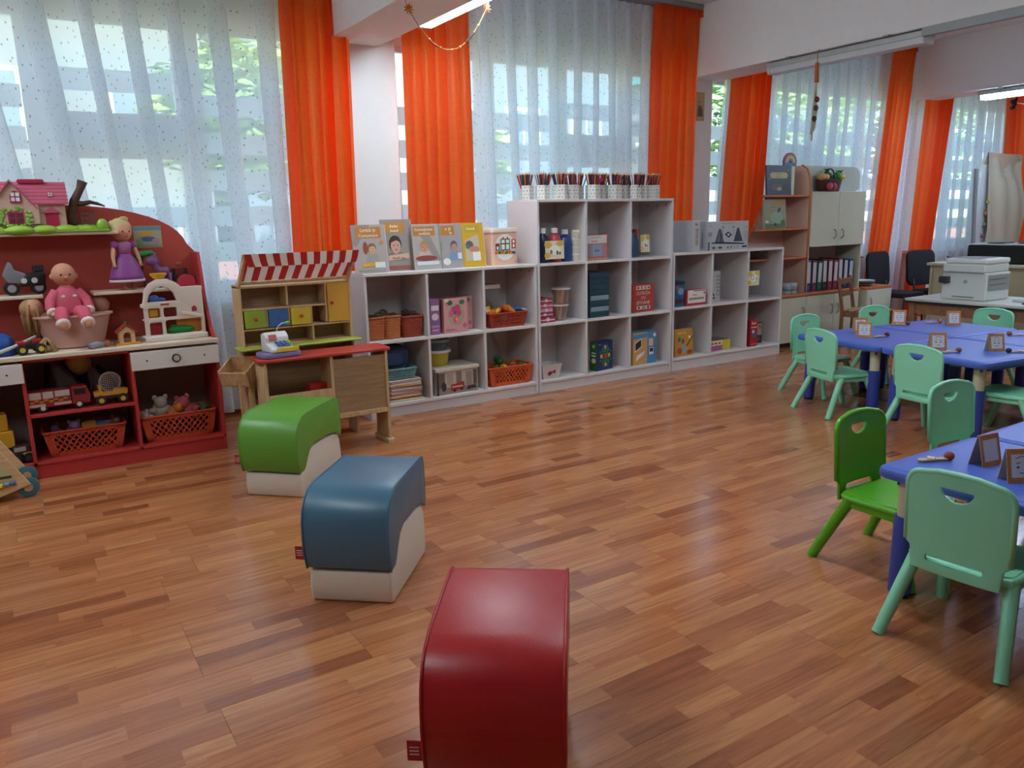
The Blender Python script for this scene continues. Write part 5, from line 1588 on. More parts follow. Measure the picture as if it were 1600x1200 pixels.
prints(t, .225, .1, -.0455, [('r', .04, .55, .32, .95, '#b8a8a0'), ('r', .36, .55, .6, .95, '#b8a8a0'), ('r', .64, .6, .98, .95, '#b8a8a0'), ('r', .0, .1, .4, .25, '#b8a8a0'), ('r', .6, .1, 1, .25, '#b8a8a0')] + [('r', .05 + .11 * i, .32 + .1 * (i % 2), .15 + .11 * i, .42 + .1 * (i % 2), '#c87a2c') for i in range(8)], z0=.028).location = (-.0525, 0, 0)
G().box(.08, -.047, .085, .14, -.045, .12).obj('cab_window', m('#2a1c20', .2), t)
t = thing('toy_jeep', 'yellow and black toy jeep in the red cabinet', 'toy vehicle', (.465, 5.36, .391), .03)
for x in (-.055, .065):
    for y in (-.032, .032):
        wheel(t, x, y, .03, .024, '#1c1a1a', '#c89a3a')
G().box(-.085, -.03, .035, .095, .03, .055).obj('chassis', m('#1f1c1c', .5), t, bevel=.004)
G().prism([(-.09, .055), (.095, .055), (.1, .085), (.03, .09), (.02, .075), (-.03, .075), (-.045, .085), (-.05, .12), (-.065, .12), (-.06, .085), (-.09, .08)], -.032, .032).obj('body', m('#c88a2c', .4), t, bevel=.004)
t = thing('toy_scoop', 'white mesh toy scoop standing behind the yellow jeep', 'toy', (.48, 5.44, .391))
g = G()
for i in range(-4, 5):
    c = .06 * math.sqrt(max(0, 1 - (i / 4.6) ** 2))
    g.bar((i * .012, 0, .12 - c), (i * .012, 0, .12 + c), .004, .004, (0, 1, 0)).bar((-c, 0, .12 + i * .012), (c, 0, .12 + i * .012), .004, .004, (0, 1, 0))
g.obj('mesh_disc', m('#b4a49c', .4), t)
G().tube([(.06 * math.cos(a), 0, .12 + .06 * math.sin(a)) for a in [2 * PI * i / 24 for i in range(24)]], .006, 6, closed=True).obj('rim', m('#b4a49c', .4), t, smooth=True)
G().tube([(.0, 0, .06), (-.01, .0, .0)], .008, 6).obj('handle', m('#8a7a74', .4), t)
pouch('dark plum bag of toys at the back of the middle bay', .22, 5.6, .391, .26, .16, .24, '#3a2028', .9, 4)
pouch('plum cloth bag behind the fire engine cab', .42, 5.62, .391, .2, .14, .2, '#5a1f2e', .95, 6)
tag(G().ell((0, 0, 0), (.075, .06, .075), 16, 10).obj('toy_ball', m('#b89a6a', .5, var=.1), loc=(.33, 5.62, .62), smooth=True), 'cream ball on top of the bags in the middle bay', 'ball')
t = thing('toy_digger', 'yellow toy digger cab in the left bay of the red cabinet', 'toy vehicle', (-.13, 5.4, .104), .1)
G().box(-.1, -.05, .2, .04, .05, .3).obj('cab', m('#c8922c', .4), t, bevel=.006)
G().box(-.14, -.06, .1, .06, .06, .2).obj('engine', m('#d2a02c', .4), t, bevel=.006)
G().box(-.16, -.06, .0, .08, .06, .1).obj('track', m('#1f1c1c', .6), t, bevel=.02)
t = thing('toy_truck', 'small dark toy truck with yellow mudguards beside the yellow digger', 'toy vehicle', (-.06, 5.36, .104), .15)
t.location.x = -.04
for x in (-.03, .03):
    wheel(t, x, -.03, .03, .02, '#1c1a1a', '#3a3634')
    wheel(t, x, .03, .03, .02, '#1c1a1a', '#3a3634')
G().box(-.045, -.03, .05, .045, .03, .11).obj('body', m('#4a2a2c', .4), t, bevel=.006)
G().box(-.04, -.033, .075, .02, -.03, .1).obj('white_panel', m('#b0a8a4', .4), t)
G().box(.0, -.036, .045, .05, .036, .065).obj('mudguard', m('#b08a2c', .4), t, bevel=.008)
# wooden push cart at the left edge
t = thing('push_cart', 'wooden activity push cart with a blue wheel at the left edge', 'push cart', (-.3, 4.95, 0), .0)
PLY = wood('#c9a070', '#dcb98c', .5, 6)
pan = [(-.16, .03), (.1, .02), (.285, .075), (.16, .29), (-.02, .5), (-.2, .46)]
G().prism(pan, 0, .018).obj('side_board', PLY, t, bevel=.003)
G().prism(pan, .3, .318).obj('side_board', PLY, t, bevel=.003)
G().box(-.15, .018, .06, .2, .3, .08).obj('tray', PLY, t)
g = G().mat(0).flat([(-.1, .13), (.08, .11), (.22, .12), (.13, .27), (.0, .42), (-.14, .4)], -.001)
g.mat(1).flat([(.02, .16), (.06, .16), (.055, .27), (.03, .27)], -.0016)
for a, b, r in ((.03, .3, .04), (.08, .27, .035), (.0, .26, .035), (.1, .22, .03)):
    g.mat(2).flat(circ(a, b, r, r * .85, 12), -.0022)
g.mat(3).flat([(-.05, .13), (.2, .13), (.2, .145), (-.05, .145)], -.0026)
g.obj('side_picture', [m('#b8b884', .6), m('#5a4030', .6), m('#86a04a', .6), m('#4a3a2c', .6)], t, fix=False)
for i, c in enumerate(('#b8483a', '#d08a34', '#c8b83a', '#5a8aa0', '#4a6aa0')):
    G().cyl((.07 + .03 * i, -.008, .085 + .004 * i), (.095 + .03 * i, -.008, .087 + .004 * i), .012, n=10).obj('bead', m(c, .4), t, smooth=.6)
for y in (.03, .288):
    wh = G().cyl((.27, y - .012, .055), (.27, y + .012, .055), .055, n=24).obj('wheel', m('#3f6a74', .5), t, bevel=.004, smooth=.6)
    G().cyl((.27, y - .016, .055), (.27, y + .016, .055), .022, n=14).obj('hub', m('#c29a6c', .5), wh)

# ================================================================== wooden toy shop
PLY2 = wood('#b8946a', '#cfae84', .5, 6, 2)
PLYD = wood('#8d6f50', '#a08260', .55, 5)
t = thing('toy_shop', 'wooden toy shop shelf with a red striped awning', 'toy shop', (1.6, 5.14, 0))
def sb(name, x0, y0, z0, x1, y1, z1, mat, bevel=.002, parent=None):
    return G().box(x0 - 1.6, y0 - 5.14, z0, x1 - 1.6, y1 - 5.14, z1).obj(name, mat, parent or t, bevel=bevel, seg=1)
for x in (1.235, 1.965):
    sb('upright', x, 5.14, 0, x + .018, 5.3, 1.08, PLY2)
sb('back_board', 1.25, 5.29, .3, 1.968, 5.3, 1.08, PLYD)
for z, a, b in ((1.068, 1.235, 1.983), (.925, 1.253, 1.8), (.795, 1.253, 1.965), (.685, 1.253, 1.965), (.3, 1.253, 1.965)):
    sb('shelf_board', a, 5.142, z - .012, b, 5.29, z, PLY2)
for x, a, b in ((1.54, .93, 1.06), (1.4, .8, .915), (1.545, .8, .915), (1.695, .8, .915), (1.8, .8, 1.06), (1.7, .69, .785)):
    sb('partition', x, 5.145, a, x + .012, 5.29, b, PLY2)
for x0, x1, z0, z1, c, kx in ((1.262, 1.396, .8, .912, '#93a634', .5), (1.415, 1.541, .8, .912, '#3d639c', .5), (1.56, 1.692, .8, .912, '#cbb038', .5), (1.815, 1.962, .798, 1.056, '#cc9a3a', .16)):
    d = sb('door' if x0 > 1.8 else 'drawer', x0, 5.134, z0, x1, 5.15, z1, m(c, .45), .002)
    kc = x0 + (x1 - x0) * kx
    if c != '#3d639c':
        G().lathe([(.004, 0), (.012, .006), (.012, .014), (.0, .017)], 14, T=Matrix.Translation((kc - 1.6, -.007, (z0 + z1) / 2)) @ Matrix.Rotation(PI / 2, 4, 'X')).obj('knob', m('#b03a2c', .4), d, smooth=.7)
    else:
        G().cyl((kc - 1.6, -.007, .856), (kc - 1.6, -.009, .856), .004, n=8).obj('knob_hole', m('#22344e', .6), d)
sb('green_ledge', 1.19, 5.03, .67, 2.0, 5.2, .684, m('#9aa83a', .45), .004)
for x in (1.24, 1.96):
    G().bar((x - 1.6, .0, 1.07), (x - 1.6 + .03, -.11, 1.265), .018, .022).obj('awning_arm', PLY2, t)
sb('awning_bar', 1.25, 5.02, 1.255, 2.01, 5.035, 1.272, PLY2)
sb('awning_bar', 1.235, 5.16, 1.082, 1.983, 5.176, 1.098, PLY2)
def stripes(name, p0, p1, q0, q1, n, cm):
    g = G()
    for i in range(n):
        a, b = i / n, (i + 1) / n
        P = [Vector(p0).lerp(Vector(p1), a), Vector(p0).lerp(Vector(p1), b), Vector(q0).lerp(Vector(q1), b), Vector(q0).lerp(Vector(q1), a)]
        mid = [(P[0] + P[3]) / 2 - Vector((0, 0, .012)), (P[1] + P[2]) / 2 - Vector((0, 0, .012))]
        g.mat(i % 2).add([P[0], P[1], mid[1], mid[0]], [(0, 1, 2, 3)]).add([mid[0], mid[1], P[2], P[3]], [(0, 1, 2, 3)])
    return g.obj(name, cm, t, fix=False)
STR = [cloth_see_through('stripe_red', '#b8342e', .0, .35), cloth_see_through('stripe_white', '#e6dcd2', .0, .35)]
stripes('awning_cloth', (1.255 - 1.6, -.115, 1.274), (2.008 - 1.6, -.115, 1.274), (1.24 - 1.6, .02, 1.1), (1.978 - 1.6, .02, 1.1), 17, STR)
stripes('awning_valance', (1.262 - 1.6, -.122, 1.274), (2.012 - 1.6, -.122, 1.274), (1.285 - 1.6, -.124, 1.195), (1.985 - 1.6, -.124, 1.195), 17, STR)
# counter
t = thing('toy_counter', 'wooden toy shop counter with a red top', 'toy counter', (1.66, 4.88, 0), -.02)
top = rrect(-.43, -.13, .43, .12, .04)
G().prism(top, .628, .646, 'xy').obj('counter_top', m('#b23a30', .4), t, bevel=.004)
G().box(.385, -.11, .03, .405, .1, .628).obj('side_board', PLY2, t, bevel=.003)
G().box(.37, -.14, 0, .42, .11, .03).obj('foot', PLY2, t, bevel=.004)
G().box(-.4, -.11, .03, -.38, .1, .628).obj('side_board', PLY2, t, bevel=.003)
G().box(-.42, -.14, 0, -.36, .11, .03).obj('foot', PLY2, t, bevel=.004)
G().box(.03, -.1, .23, .385, -.09, .6).obj('front_panel', PLYD, t)
G().box(.015, -.11, .05, .035, .1, .628).obj('middle_post', PLY2, t, bevel=.002)
G().box(.035, -.112, .215, .385, -.085, .245).obj('lower_rail', PLY2, t, bevel=.002)
G().box(-.38, -.112, .36, .015, -.09, .42).obj('front_rail', PLY2, t, bevel=.002)
G().box(-.38, -.09, .3, .015, .09, .312).obj('lower_shelf', PLY2, t)
carton('toy_carton', 'red toy box on the lower shelf of the toy counter', 'toy box', .12, .08, .13, (1.62, 4.86, .313), 0, '#a82a2a')
# crate stand
t = thing('toy_crate', 'open wooden display crate tilted beside the toy shop', 'crate', (1.19, 5.08, .545), 0)
T_ = Matrix.Rotation(-.75, 4, 'Z') @ Matrix.Rotation(.38, 4, 'X')
G().box(-.1, -.09, -.06, .1, .09, -.05, T_).obj('crate_base', m('#cf9a4a', .5), t)
for a in ((-.1, -.09, -.06, .1, -.08, .04), (-.1, .08, -.06, .1, .09, .06), (-.1, -.09, -.06, -.09, .09, .05), (.09, -.09, -.06, .1, .09, .05)):
    G().box(*a, T_).obj('crate_side', PLY2, t, bevel=.002)
for x, y in ((-.02, -.06), (.08, .05), (.03, -.08)):
    G().box(x - .009, y - .009, -.54, x + .009, y + .009, -.075).obj('leg', PLY2, t)
# cash register
t = thing('toy_register', 'white and yellow toy cash register on the red counter', 'toy', (1.385, 4.88, .648), .12)
G().prism(rrect(-.12, -.085, .12, .085, .03), 0, .03, 'xy').obj('purple_base', m('#7f74a0', .4), t, bevel=.006, smooth=.7)
G().prism([(-.085, .03), (.08, .03), (.085, .055), (.0, .085), (.0, .12), (-.04, .15), (-.085, .135)], -.075, .075, 'yz').add([], []).obj('housing', m('#cfcac6', .35), t, bevel=.008, smooth=.7, rot=(0, 0, PI))
G().box(-.04, -.088, .034, .1, -.08, .062).obj('yellow_drawer', m('#d8b838', .4), t, bevel=.004)
KT = Matrix.Translation((.02, -.045, .079)) @ Matrix.Rotation(.34, 4, 'X')
for i in range(4):
    for j in range(3):
        G().box(-.05 + i * .026, -.03 + j * .022, 0, -.03 + i * .026, -.014 + j * .022, .008, KT).obj('key', m('#35508a' if i < 3 else '#7fa84a', .4), t, bevel=.002)
G().box(-.025, -.008, 0, .025, .0, .035, Matrix.Translation((-.03, -.0, .1)) @ Matrix.Rotation(-.5, 4, 'X')).obj('red_display', m('#a8362c', .3), t)
G().tube([(.02, .06, .13), (.03, .06, .17), (.06, .055, .195), (.085, .05, .195)], .004, 6).obj('microphone_stalk', m('#b8b4b0', .4), t, smooth=True)
G().ell((.095, .05, .195), (.02, .011, .011), 10, 7).obj('microphone', m('#7aa84c', .5), t, smooth=True)

# ================================================================== foam stools
def stool(label, x, y, rz, col):
    t = thing('foam_stool', label, 'stool', (x, y, 0), rz, 'two-piece foam stools')
    t.scale = (1.05, 1.05, 1.05)
    W = .33
    leather = m(col, .36, var=.06, scale=3, bump=.06, bscale=220, spec=.5)
    upr = [(-.005, .135), (-.022, .2), (-.027, .26), (-.023, .32), (-.012, .36), (.012, .395), (.048, .42), (.1, .432), (.43, .434), (.462, .428), (.478, .405), (.484, .3), (.482, .225), (.47, .212), (.44, .23), (.41, .247), (.36, .25), (.17, .25), (.12, .232), (.085, .19), (.06, .152), (.045, .137)]
    low = [(.008, 0), (.47, 0), (.482, .02), (.486, .1), (.475, .19), (.45, .218), (.41, .235), (.36, .24), (.18, .24), (.13, .222), (.095, .18), (.065, .14), (.03, .128), (.004, .126), (-.002, .06)]
    u = G().prism(upr, -W / 2, W / 2, 'yz').obj('seat_block', leather, t, bevel=.011, seg=3, smooth=.9)
    G().prism(low, -W / 2 + .008, W / 2 - .008, 'yz').obj('base_block', m('#cfc4b4', .45, var=.03, scale=3), t, bevel=.011, seg=3, smooth=.9)
    pipe = m(col, .4)
    for s in (-1, 1):                                              # welted edges
        G().tube([(s * (W / 2 - .004), a, b) for a, b in upr[:17]], .0042, 6).obj('piping', pipe, u, smooth=True)
    G().box(-W / 2 + .004, -.0268, .247, W / 2 - .004, -.02, .2495).obj('seam', m(col, .7), u)
    tg = G().box(-W / 2 - .036, -.012, .17, -W / 2 + .004, -.008, .222).obj('maker_tag', m('#a01f22', .7), t, bevel=.001, seg=1)
    g = G()
    for i in range(3):
        g.box(-W / 2 - .03, -.0128, .186 + i * .009, -W / 2 - .008, -.0122, .189 + i * .009)
    g.obj('tag_stitching', m('#d8b8b0', .7), tg)
    return t
stool('grass green foam stool on a white base, beside the toy shop', 1.088, 4.147, -.80, '#5d9433')
stool('slate blue foam stool on a white base, middle of the floor', .98, 2.74, -.722, '#42677d')
stool('red leatherette foam stool in the foreground', .845, 1.443, -.653, '#a3161b')

# ================================================================== tables
BLUE = m('#4860b4', .42, var=.04, scale=3, bump=.04, bscale=300)
BLUED = m('#33469a', .4)
def table(label, x, y, rz, w, d, z=.515):
    t = thing('play_table', label, 'table', (x, y, 0), rz, 'blue plastic tables')
    me = slab_mesh([rrect(-w / 2, -d / 2, w / 2, d / 2, .05, 6)], .042, .014, 'table_top', BLUE)
    top = mobj('table_top', me, t, (0, 0, z - .021))
    G().prism(rrect(-w / 2 + .03, -d / 2 + .03, w / 2 - .03, d / 2 - .03, .035), .0205, .0228, 'xy').obj('raised_field', BLUE, top, bevel=.001, seg=1)
    g = G()
    g.box(-w / 2 + .06, -d / 2 + .06, z - .07, w / 2 - .06, -d / 2 + .08, z - .04).box(-w / 2 + .06, d / 2 - .08, z - .07, w / 2 - .06, d / 2 - .06, z - .04)
    g.obj('apron', BLUED, t)
    for sx in (-1, 1):
        for sy in (-1, 1):
            X, Y = sx * (w / 2 - .09), sy * (d / 2 - .09)
            lg = G().cyl((X, Y, .28), (X, Y, z - .04), .033, .036, 20).obj('leg', m('#c3b79a', .45), t, smooth=.7)
            G().cyl((X + sx * .004, Y + sy * .004, .02), (X, Y, .325), .041, .043, 20).obj('leg_sleeve', BLUED, lg, smooth=.7)
            G().cyl((X + sx * .004, Y + sy * .004, 0), (X + sx * .004, Y + sy * .004, .022), .034, .036, 16).obj('leg_foot', m('#17171c', .6), lg, smooth=.7)
    return t
CR = -.12
cu_, su_ = math.cos(CR), math.sin(CR)
def cl(u, v):
    return (5.88 + u * cu_ - v * su_, 3.12 + u * su_ + v * cu_)
TW, TD = .79, .77
for u, v, lb in ((-.4, .39, 'blue plastic table at the left of the far group, nearest the white shelves'), (-.4, -.39, 'blue plastic table at the front of the far group'), (.4, .39, 'blue plastic table at the back of the far group, nearest the printer desk'), (.4, -.39, 'blue plastic table at the right of the far group')):
    table(lb, *cl(u, v), CR, TW, TD)
table('blue plastic table nearest the camera, beside the bright green chair', 3.005, 1.275, 0, .7, .77)
table('blue plastic table behind the nearest one, cut by the right edge', 3.715, 1.275, 0, .7, .77)

# ================================================================== chairs
def make_chair(label, col, loc, rz):
    t = thing('play_chair', label, 'chair', loc, rz, 'small plastic chairs')
    P = m(col, .28, var=.04, scale=3, spec=.5)
    # backrest plate in local (y, z), bent around the sitter
    out = [(-.165, .0), (-.165, .17)]
    out += [(-.115 + .05 * math.cos(a), .205 + .055 * math.sin(a)) for a in [PI - PI / 2 * i / 6 for i in range(7)]]
    out += [(-.06, .272), (0, .275), (.06, .272)]
    out += [(.115 + .05 * math.cos(a), .205 + .055 * math.sin(a)) for a in [PI / 2 - PI / 2 * i / 6 for i in range(7)]]
    out += [(.165, .17), (.165, .0), (.15, -.012), (.148, -.02), (.142, -.085), (-.142, -.085), (-.148, -.02), (-.15, -.012)]
    handle = [(-.052, .222), (.052, .222)] + [(.052 * math.cos(a), .222 - .042 * math.sin(a)) for a in [PI * i / 10 for i in range(1, 10)]]
    slot = rrect(-.09, -.05, .09, -.026, .01, 3)
    def bend(c):
        y, z, n = c.x, c.y, c.z
        x = -.165 - .12 * max(z, 0) * .6 - n
        x += .55 * y * y
        return Vector((x, y, .345 + z))
    me = slab_mesh([out, handle, slot], .014, .004, 'backrest', P, {'x': [-.14, -.11, -.08, -.04, 0, .04, .08, .11, .14], 'y': [.06, .12, .18]}, bend)
    b = mobj('backrest', me, t)
    rim = [(-.165, .005), (-.165, .17)] + out[2:19] + [(.165, .17), (.165, .005)]
    pts = [bend(Vector((a, c, 0))) for a, c in rim]
    G().tube(pts, .0105, 8).obj('back_rim', P, b, smooth=True)
    def sbend(c):
        x, y, n = c.x, c.y, c.z
        z = .295 + n - .012 * math.cos(y / .17 * PI / 2) * math.cos(x / .2) + .02 * max(0, (-x - .1) / .08)
        return Vector((x, y, z))
    seat = rrect(-.135, -.16, .18, .16, .05, 6)
    me = slab_mesh([seat], .022, .008, 'seat', P, {'x': [-.12, -.06, 0, .06, .12], 'y': [-.12, -.08, -.04, 0, .04, .08, .12]}, sbend)
    s = mobj('seat', me, t)
    G().tube([(a, c, .287) for a, c in rrect(-.135, -.162, .182, .162, .05, 5)], .015, 8, closed=True).obj('seat_lip', P, s, smooth=True)
    for sy in (-1, 1):
        G().prism([(-.13, .3), (.16, .3), (.14, .245), (-.11, .25)], sy * .155 - .012, sy * .155 + .012).obj('side_rail', P, t, bevel=.006)
        G().tube([(-.085, sy * .15, .29), (-.14, sy * .17, .18), (-.225, sy * .2, .0)], [.025, .023, .021], 8).obj('leg', P, t, smooth=.8)
        G().tube([(.115, sy * .15, .29), (.16, sy * .17, .16), (.215, sy * .19, .0)], [.025, .023, .021], 8).obj('leg', P, t, smooth=.8)
    return t
MINT, LIME = '#84cca8', '#56a41e'
proto = make_chair('mint green plastic chair in the foreground, its back to the camera', MINT, (2.66, 1.27, 0), .06)
make_chair('bright green plastic chair pulled up beside the nearest blue table', LIME, (2.985, 1.775, 0), -PI / 2)
D90 = -PI / 2
for lb, loc, rz in (('mint green chair next to the bright green one, facing the camera', (3.83, 1.86, 0), D90 - .1),
                    ('mint green chair at the far left corner of the far tables', (5.53, 4.0, 0), D90 - .05),
                    ('mint green chair at the left of the far tables, its back to the white shelves', (5.085, 3.52, 0), -.28),
                    ('mint green chair in front of the far tables, seen from behind', (4.93, 2.72, 0), -.12),
                    ('mint green chair behind the far tables, beside the wooden chair', (6.45, 4.0, 0), D90 - .2),
                    ('mint green chair behind the far tables, in front of the printer desk', (6.8, 3.4, 0), PI - .1),
                    ('mint green chair at the right edge, tucked under the far tables', (5.35, 2.42, 0), PI / 2 + .1)):
    dup(proto, loc, rz, lb)

# ------------------------------------------------------------------ name cards and little wooden figures on the tables
def tent_card(label, x, y, rz, seed, w=.105, h=.115, z=.5175):
    t = thing('tent_card', label, 'card', (x, y, z), rz, 'orange framed tent cards on the tables')
    for s in (-1, 1):
        p = G().add([(-w / 2, s * .03, 0), (w / 2, s * .03, 0), (w / 2, s * .003, h), (-w / 2, s * .003, h), (-w / 2, s * .028, 0), (w / 2, s * .028, 0), (w / 2, s * .001, h), (-w / 2, s * .001, h)],
                    [(0, 1, 2, 3), (7, 6, 5, 4), (0, 4, 5, 1), (1, 5, 6, 2), (2, 6, 7, 3), (3, 7, 4, 0)]).obj('card_leaf', m('#c4b0a2', .7), t)
        def Q(u, v, e):
            f = v
            return ((u - .5) * w, s * (.03 - .027 * f + e), v * h)
        g = G().mat(2).add([Q(a, b, .0004) for a, b in ((0, 0), (1, 0), (1, 1), (0, 1))], [(0, 1, 2, 3)])
        g.mat(0)
        g.add([Q(a, b, .0008) for a, b in ((.14, .16), (.86, .16), (.86, .84), (.14, .84))], [(0, 1, 2, 3)])
        if s < 0:
            g.mat(1)
            for a, b, c, d in ((.36, .46, .05, .035), (.62, .46, .05, .035)):
                g.add([Q(a + c * math.cos(i * PI / 4), b + d * math.sin(i * PI / 4), .0012) for i in range(8)], [tuple(range(8))])
            for a0, b0, a1, b1 in ((.3, .56, .44, .59), (.56, .59, .7, .56), (.4, .3, .5, .27), (.5, .27, .6, .3), (.3, .7, .5, .78), (.5, .78, .7, .7)):
                g.add([Q(a0, b0, .0012), Q(a1, b1, .0012), Q(a1, b1 + .025, .0012), Q(a0, b0 + .025, .0012)], [(0, 1, 2, 3)])
        g.obj('card_print', [m('#c9c8cc', .6), m('#3a3a44', .6), m('#b87844', .6, var=.4, scale=50)], p, fix=False)
    return t
for lb, x, y, rz, k in (('orange framed tent card on the nearest table, plain side showing', 2.99, 1.43, -.15 + PI, 1), ('orange framed tent card with a drawn face, at the right edge of the nearest table', 2.89, 1.27, -.55, 2),
                        ('tent card at the left corner of the far tables', 5.42, 3.55, -.9, 3), ('tent card just behind the one at the left corner of the far tables', 5.62, 3.72, -.7, 4),
                        ('pale tent card at the back left of the far tables', 6.28, 3.8, -1.1, 5), ('tent card in front of the rear right chair', 6.52, 3.48, -.7, 6),
                        ('tent card with a dark drawn face on the front far table', 5.28, 2.91, -.75, 7), ('tent card with a drawn face at the right of the front far table', 5.51, 2.65, -.55, 8)):
    tent_card(lb, x, y, rz, k)
def craft_figure(label, x, y, rz, bead, z=.5175):
    t = thing('craft_figure', label, 'craft', (x, y, z), rz, 'little wooden craft figures on the tables')
    G().ell((.055, 0, .017), (.02, .018, .017), 12, 8).obj('bead_head', m(bead, .5), t, smooth=True)
    G().prism([(.045, -.012), (.0, -.009), (-.06, -.014), (-.075, 0), (-.06, .014), (.0, .009), (.045, .012)], .004, .011, 'xy').obj('wood_slip', m('#c9a888', .6), t, bevel=.0015, seg=1)
    G().prism([(-.02, -.02), (.0, .0), (-.02, .02), (-.035, .0)], .011, .016, 'xy').obj('paper_bow', m('#d8bf9a', .7), t)
    return t
for lb, x, y, rz, b in (('wooden craft figure with a red-brown bead on the nearest table', 2.88, 1.555, -.45, '#8a3a30'), ('craft figure beside the left corner tent card of the far tables', 5.5, 3.46, -.2, '#3a2c28'),
                        ('craft figure with an orange bead at the back of the far tables', 6.5, 3.63, -.5, '#b8603a'), ('craft figure in front of the dark-faced tent card', 5.22, 2.78, -.4, '#8a4a34'),
                        ('craft figure with a dark bead at the right of the front far table', 5.53, 2.52, 2.6, '#2a2026'), ('craft figure with a brown bead on the right far table, at the edge', 6.28, 2.87, 2.4, '#9a5038'), ('craft figure lying at the foot of the pale tent card', 6.2, 3.74, -.9, '#5a3a30')):
    craft_figure(lb, x, y, rz, b)

# ================================================================== wall cabinet with bookcase
CAB = m('#bdb9a4', .5, var=.03)
CABP = m('#cdb09c', .55, var=.04)
EDGE = m('#b8683a', .5, var=.08)
t = thing('wall_cabinet', 'cream wall cabinet with an orange-edged slanted bookcase side', 'cabinet', (7.4, 5.55, 0))
def wb(name, x0, y0, z0, x1, y1, z1, mat, bevel=.002, parent=None):
    return G().box(x0 - 7.4, y0 - 5.55, z0, x1 - 7.4, y1 - 5.55, z1).obj(name, mat, parent or t, bevel=bevel, seg=1)
wb('base_plinth', 6.9, 5.6, 0, 8.28, 5.88, .06, m('#3a302a', .7))
wb('lower_body', 6.85, 5.555, .06, 8.3, 5.88, .56, CAB)
for a, b, hx in ((6.86, 7.365, 7.3), (7.37, 7.835, 7.79), (7.84, 8.295, 7.9)):
    d = wb('door', a, 5.535, .065, b, 5.555, .55, CAB, .003)
    G().tube([(hx - 7.4, -.016, .33), (hx - 7.4, -.04, .35), (hx - 7.4, -.04, .42), (hx - 7.4, -.016, .44)], .006, 6).obj('handle', m('#8f8a80', .3, .7), d, smooth=True)
wb('counter_board', 6.3, 5.53, .56, 8.31, 5.88, .585, EDGE, .003)
for x in (7.36, 8.29):
    wb('upright', x, 5.55, .585, x + .018, 5.88, 1.66 if x > 8 else 1.68, CAB)
wb('niche_back', 7.36, 5.872, .585, 8.3, 5.88, 1.1, CABP)
wb('upper_body', 7.375, 5.56, 1.085, 8.29, 5.88, 1.66, CAB)
for a, b, hx in ((7.37, 7.843, 7.78), (7.847, 8.315, 7.91)):
    d = wb('door', a, 5.54, 1.08, b, 5.56, 1.665, CAB, .003)
    G().tube([(hx - 7.4, -.011, 1.16), (hx - 7.4, -.038, 1.18), (hx - 7.4, -.038, 1.24), (hx - 7.4, -.011, 1.26)], .007, 6).obj('handle', m('#9a958c', .3, .7), d, smooth=True)
pts = [(7.38, 1.66), (8.31, 1.66), (8.42, 1.7), (8.42, 1.8)] + [(8.31 + .11 * math.cos(a), 1.84 + .1 * math.sin(a)) for a in [PI / 2 * i / 6 for i in range(7)]] + [(7.38, 1.945)]
G().prism([(x - 7.4, z) for x, z in pts], .15, .17).obj('arched_top_back', m('#b4bcae', .5), t, bevel=.003)
# slanted bookcase
bl = [(6.42, .585), (6.84, 1.29), (7.04, 1.64), (7.09, 1.8), (7.12, 1.93)]
G().prism([(7.36 - 7.4, .585), (7.36 - 7.4, 1.93)] + [(x - 7.4, z) for x, z in bl[::-1]], .315, .33).obj('bookcase_back', CABP, t)
G().tube([(x - 7.4, .312, z) for x, z in bl], .012, 6).obj('slanted_edge_band', EDGE, t, smooth=True)
G().prism([(.0, .585), (.33, .585), (.33, 1.94), (.12, 1.94), (.05, 1.9), (.015, 1.82), (.0, 1.7)], -.06, -.042, 'yz').obj('rounded_divider', CABP, t, bevel=.002)
G().tube([(-.051, .0, .59), (-.051, .0, 1.7), (-.051, .015, 1.82), (-.051, .05, 1.9), (-.051, .12, 1.943)], .011, 6).obj('edge_band', EDGE, t, smooth=True)
for z, a in ((1.632, 6.64), (1.29, 6.5), (.985, 6.4)):
    G().prism([(a - 7.4, .0), (7.34 - 7.4, 0), (7.34 - 7.4, .315), (a + .3 - 7.4, .315), (a - 7.4, .05)], z - .02, z, 'xy').obj('bookcase_shelf', EDGE, t, bevel=.002)
for z in (1.62, 1.25, .91):
    q = [(8.31 - 7.4, .0 + .02)] + [(8.31 - 7.4 + .24 * math.sin(a), .32 - .3 * math.cos(a)) for a in [PI / 2 * i / 6 for i in range(7)]] + [(8.31 - 7.4, .32)]
    G().prism(q, z - .02, z, 'xy').obj('corner_shelf', EDGE, t, bevel=.002)
def bookcase_book(name, label, x, y, z, w, h, col, items, lean=.08):
    b = thing(name, label, 'book', (x, y, z), 0, 'picture books on the bookcase', (-lean, 0, 0))
    G().box(-w / 2, 0, 0, w / 2, .022, h).obj('cover', m(col, .35), b, bevel=.002, seg=1)
    G().box(-w / 2 + .005, .003, .005, w / 2 + .003, .019, h - .005).obj('pages', m('#ddd8cc', .8), b)
    prints(b, w, h, 0, items)
bookcase_book('picture_book', 'dark blue-grey picture book on the upper bookcase shelf', 6.89, 5.58, 1.633, .38, .3, '#2b3540',
              [('p', [(.2, .56), (.8, .56), (.86, .62), (.86, .7), (.8, .76), (.2, .76), (.14, .7), (.14, .62)], '#b8ac78'), ('l', 7, .5, .7, .07, '#5a5238'), ('l', 8, .5, .61, .07, '#5a5238'), ('e', .42, .26, .26, .12, '#5a4a44'), ('e', .5, .2, .1, .06, '#8a8a84'), ('e', .7, .26, .1, .1, '#1f262e'), ('e', .88, .84, .015, .02, '#c8d0d8'), ('e', .1, .55, .015, .02, '#c8d0d8')])
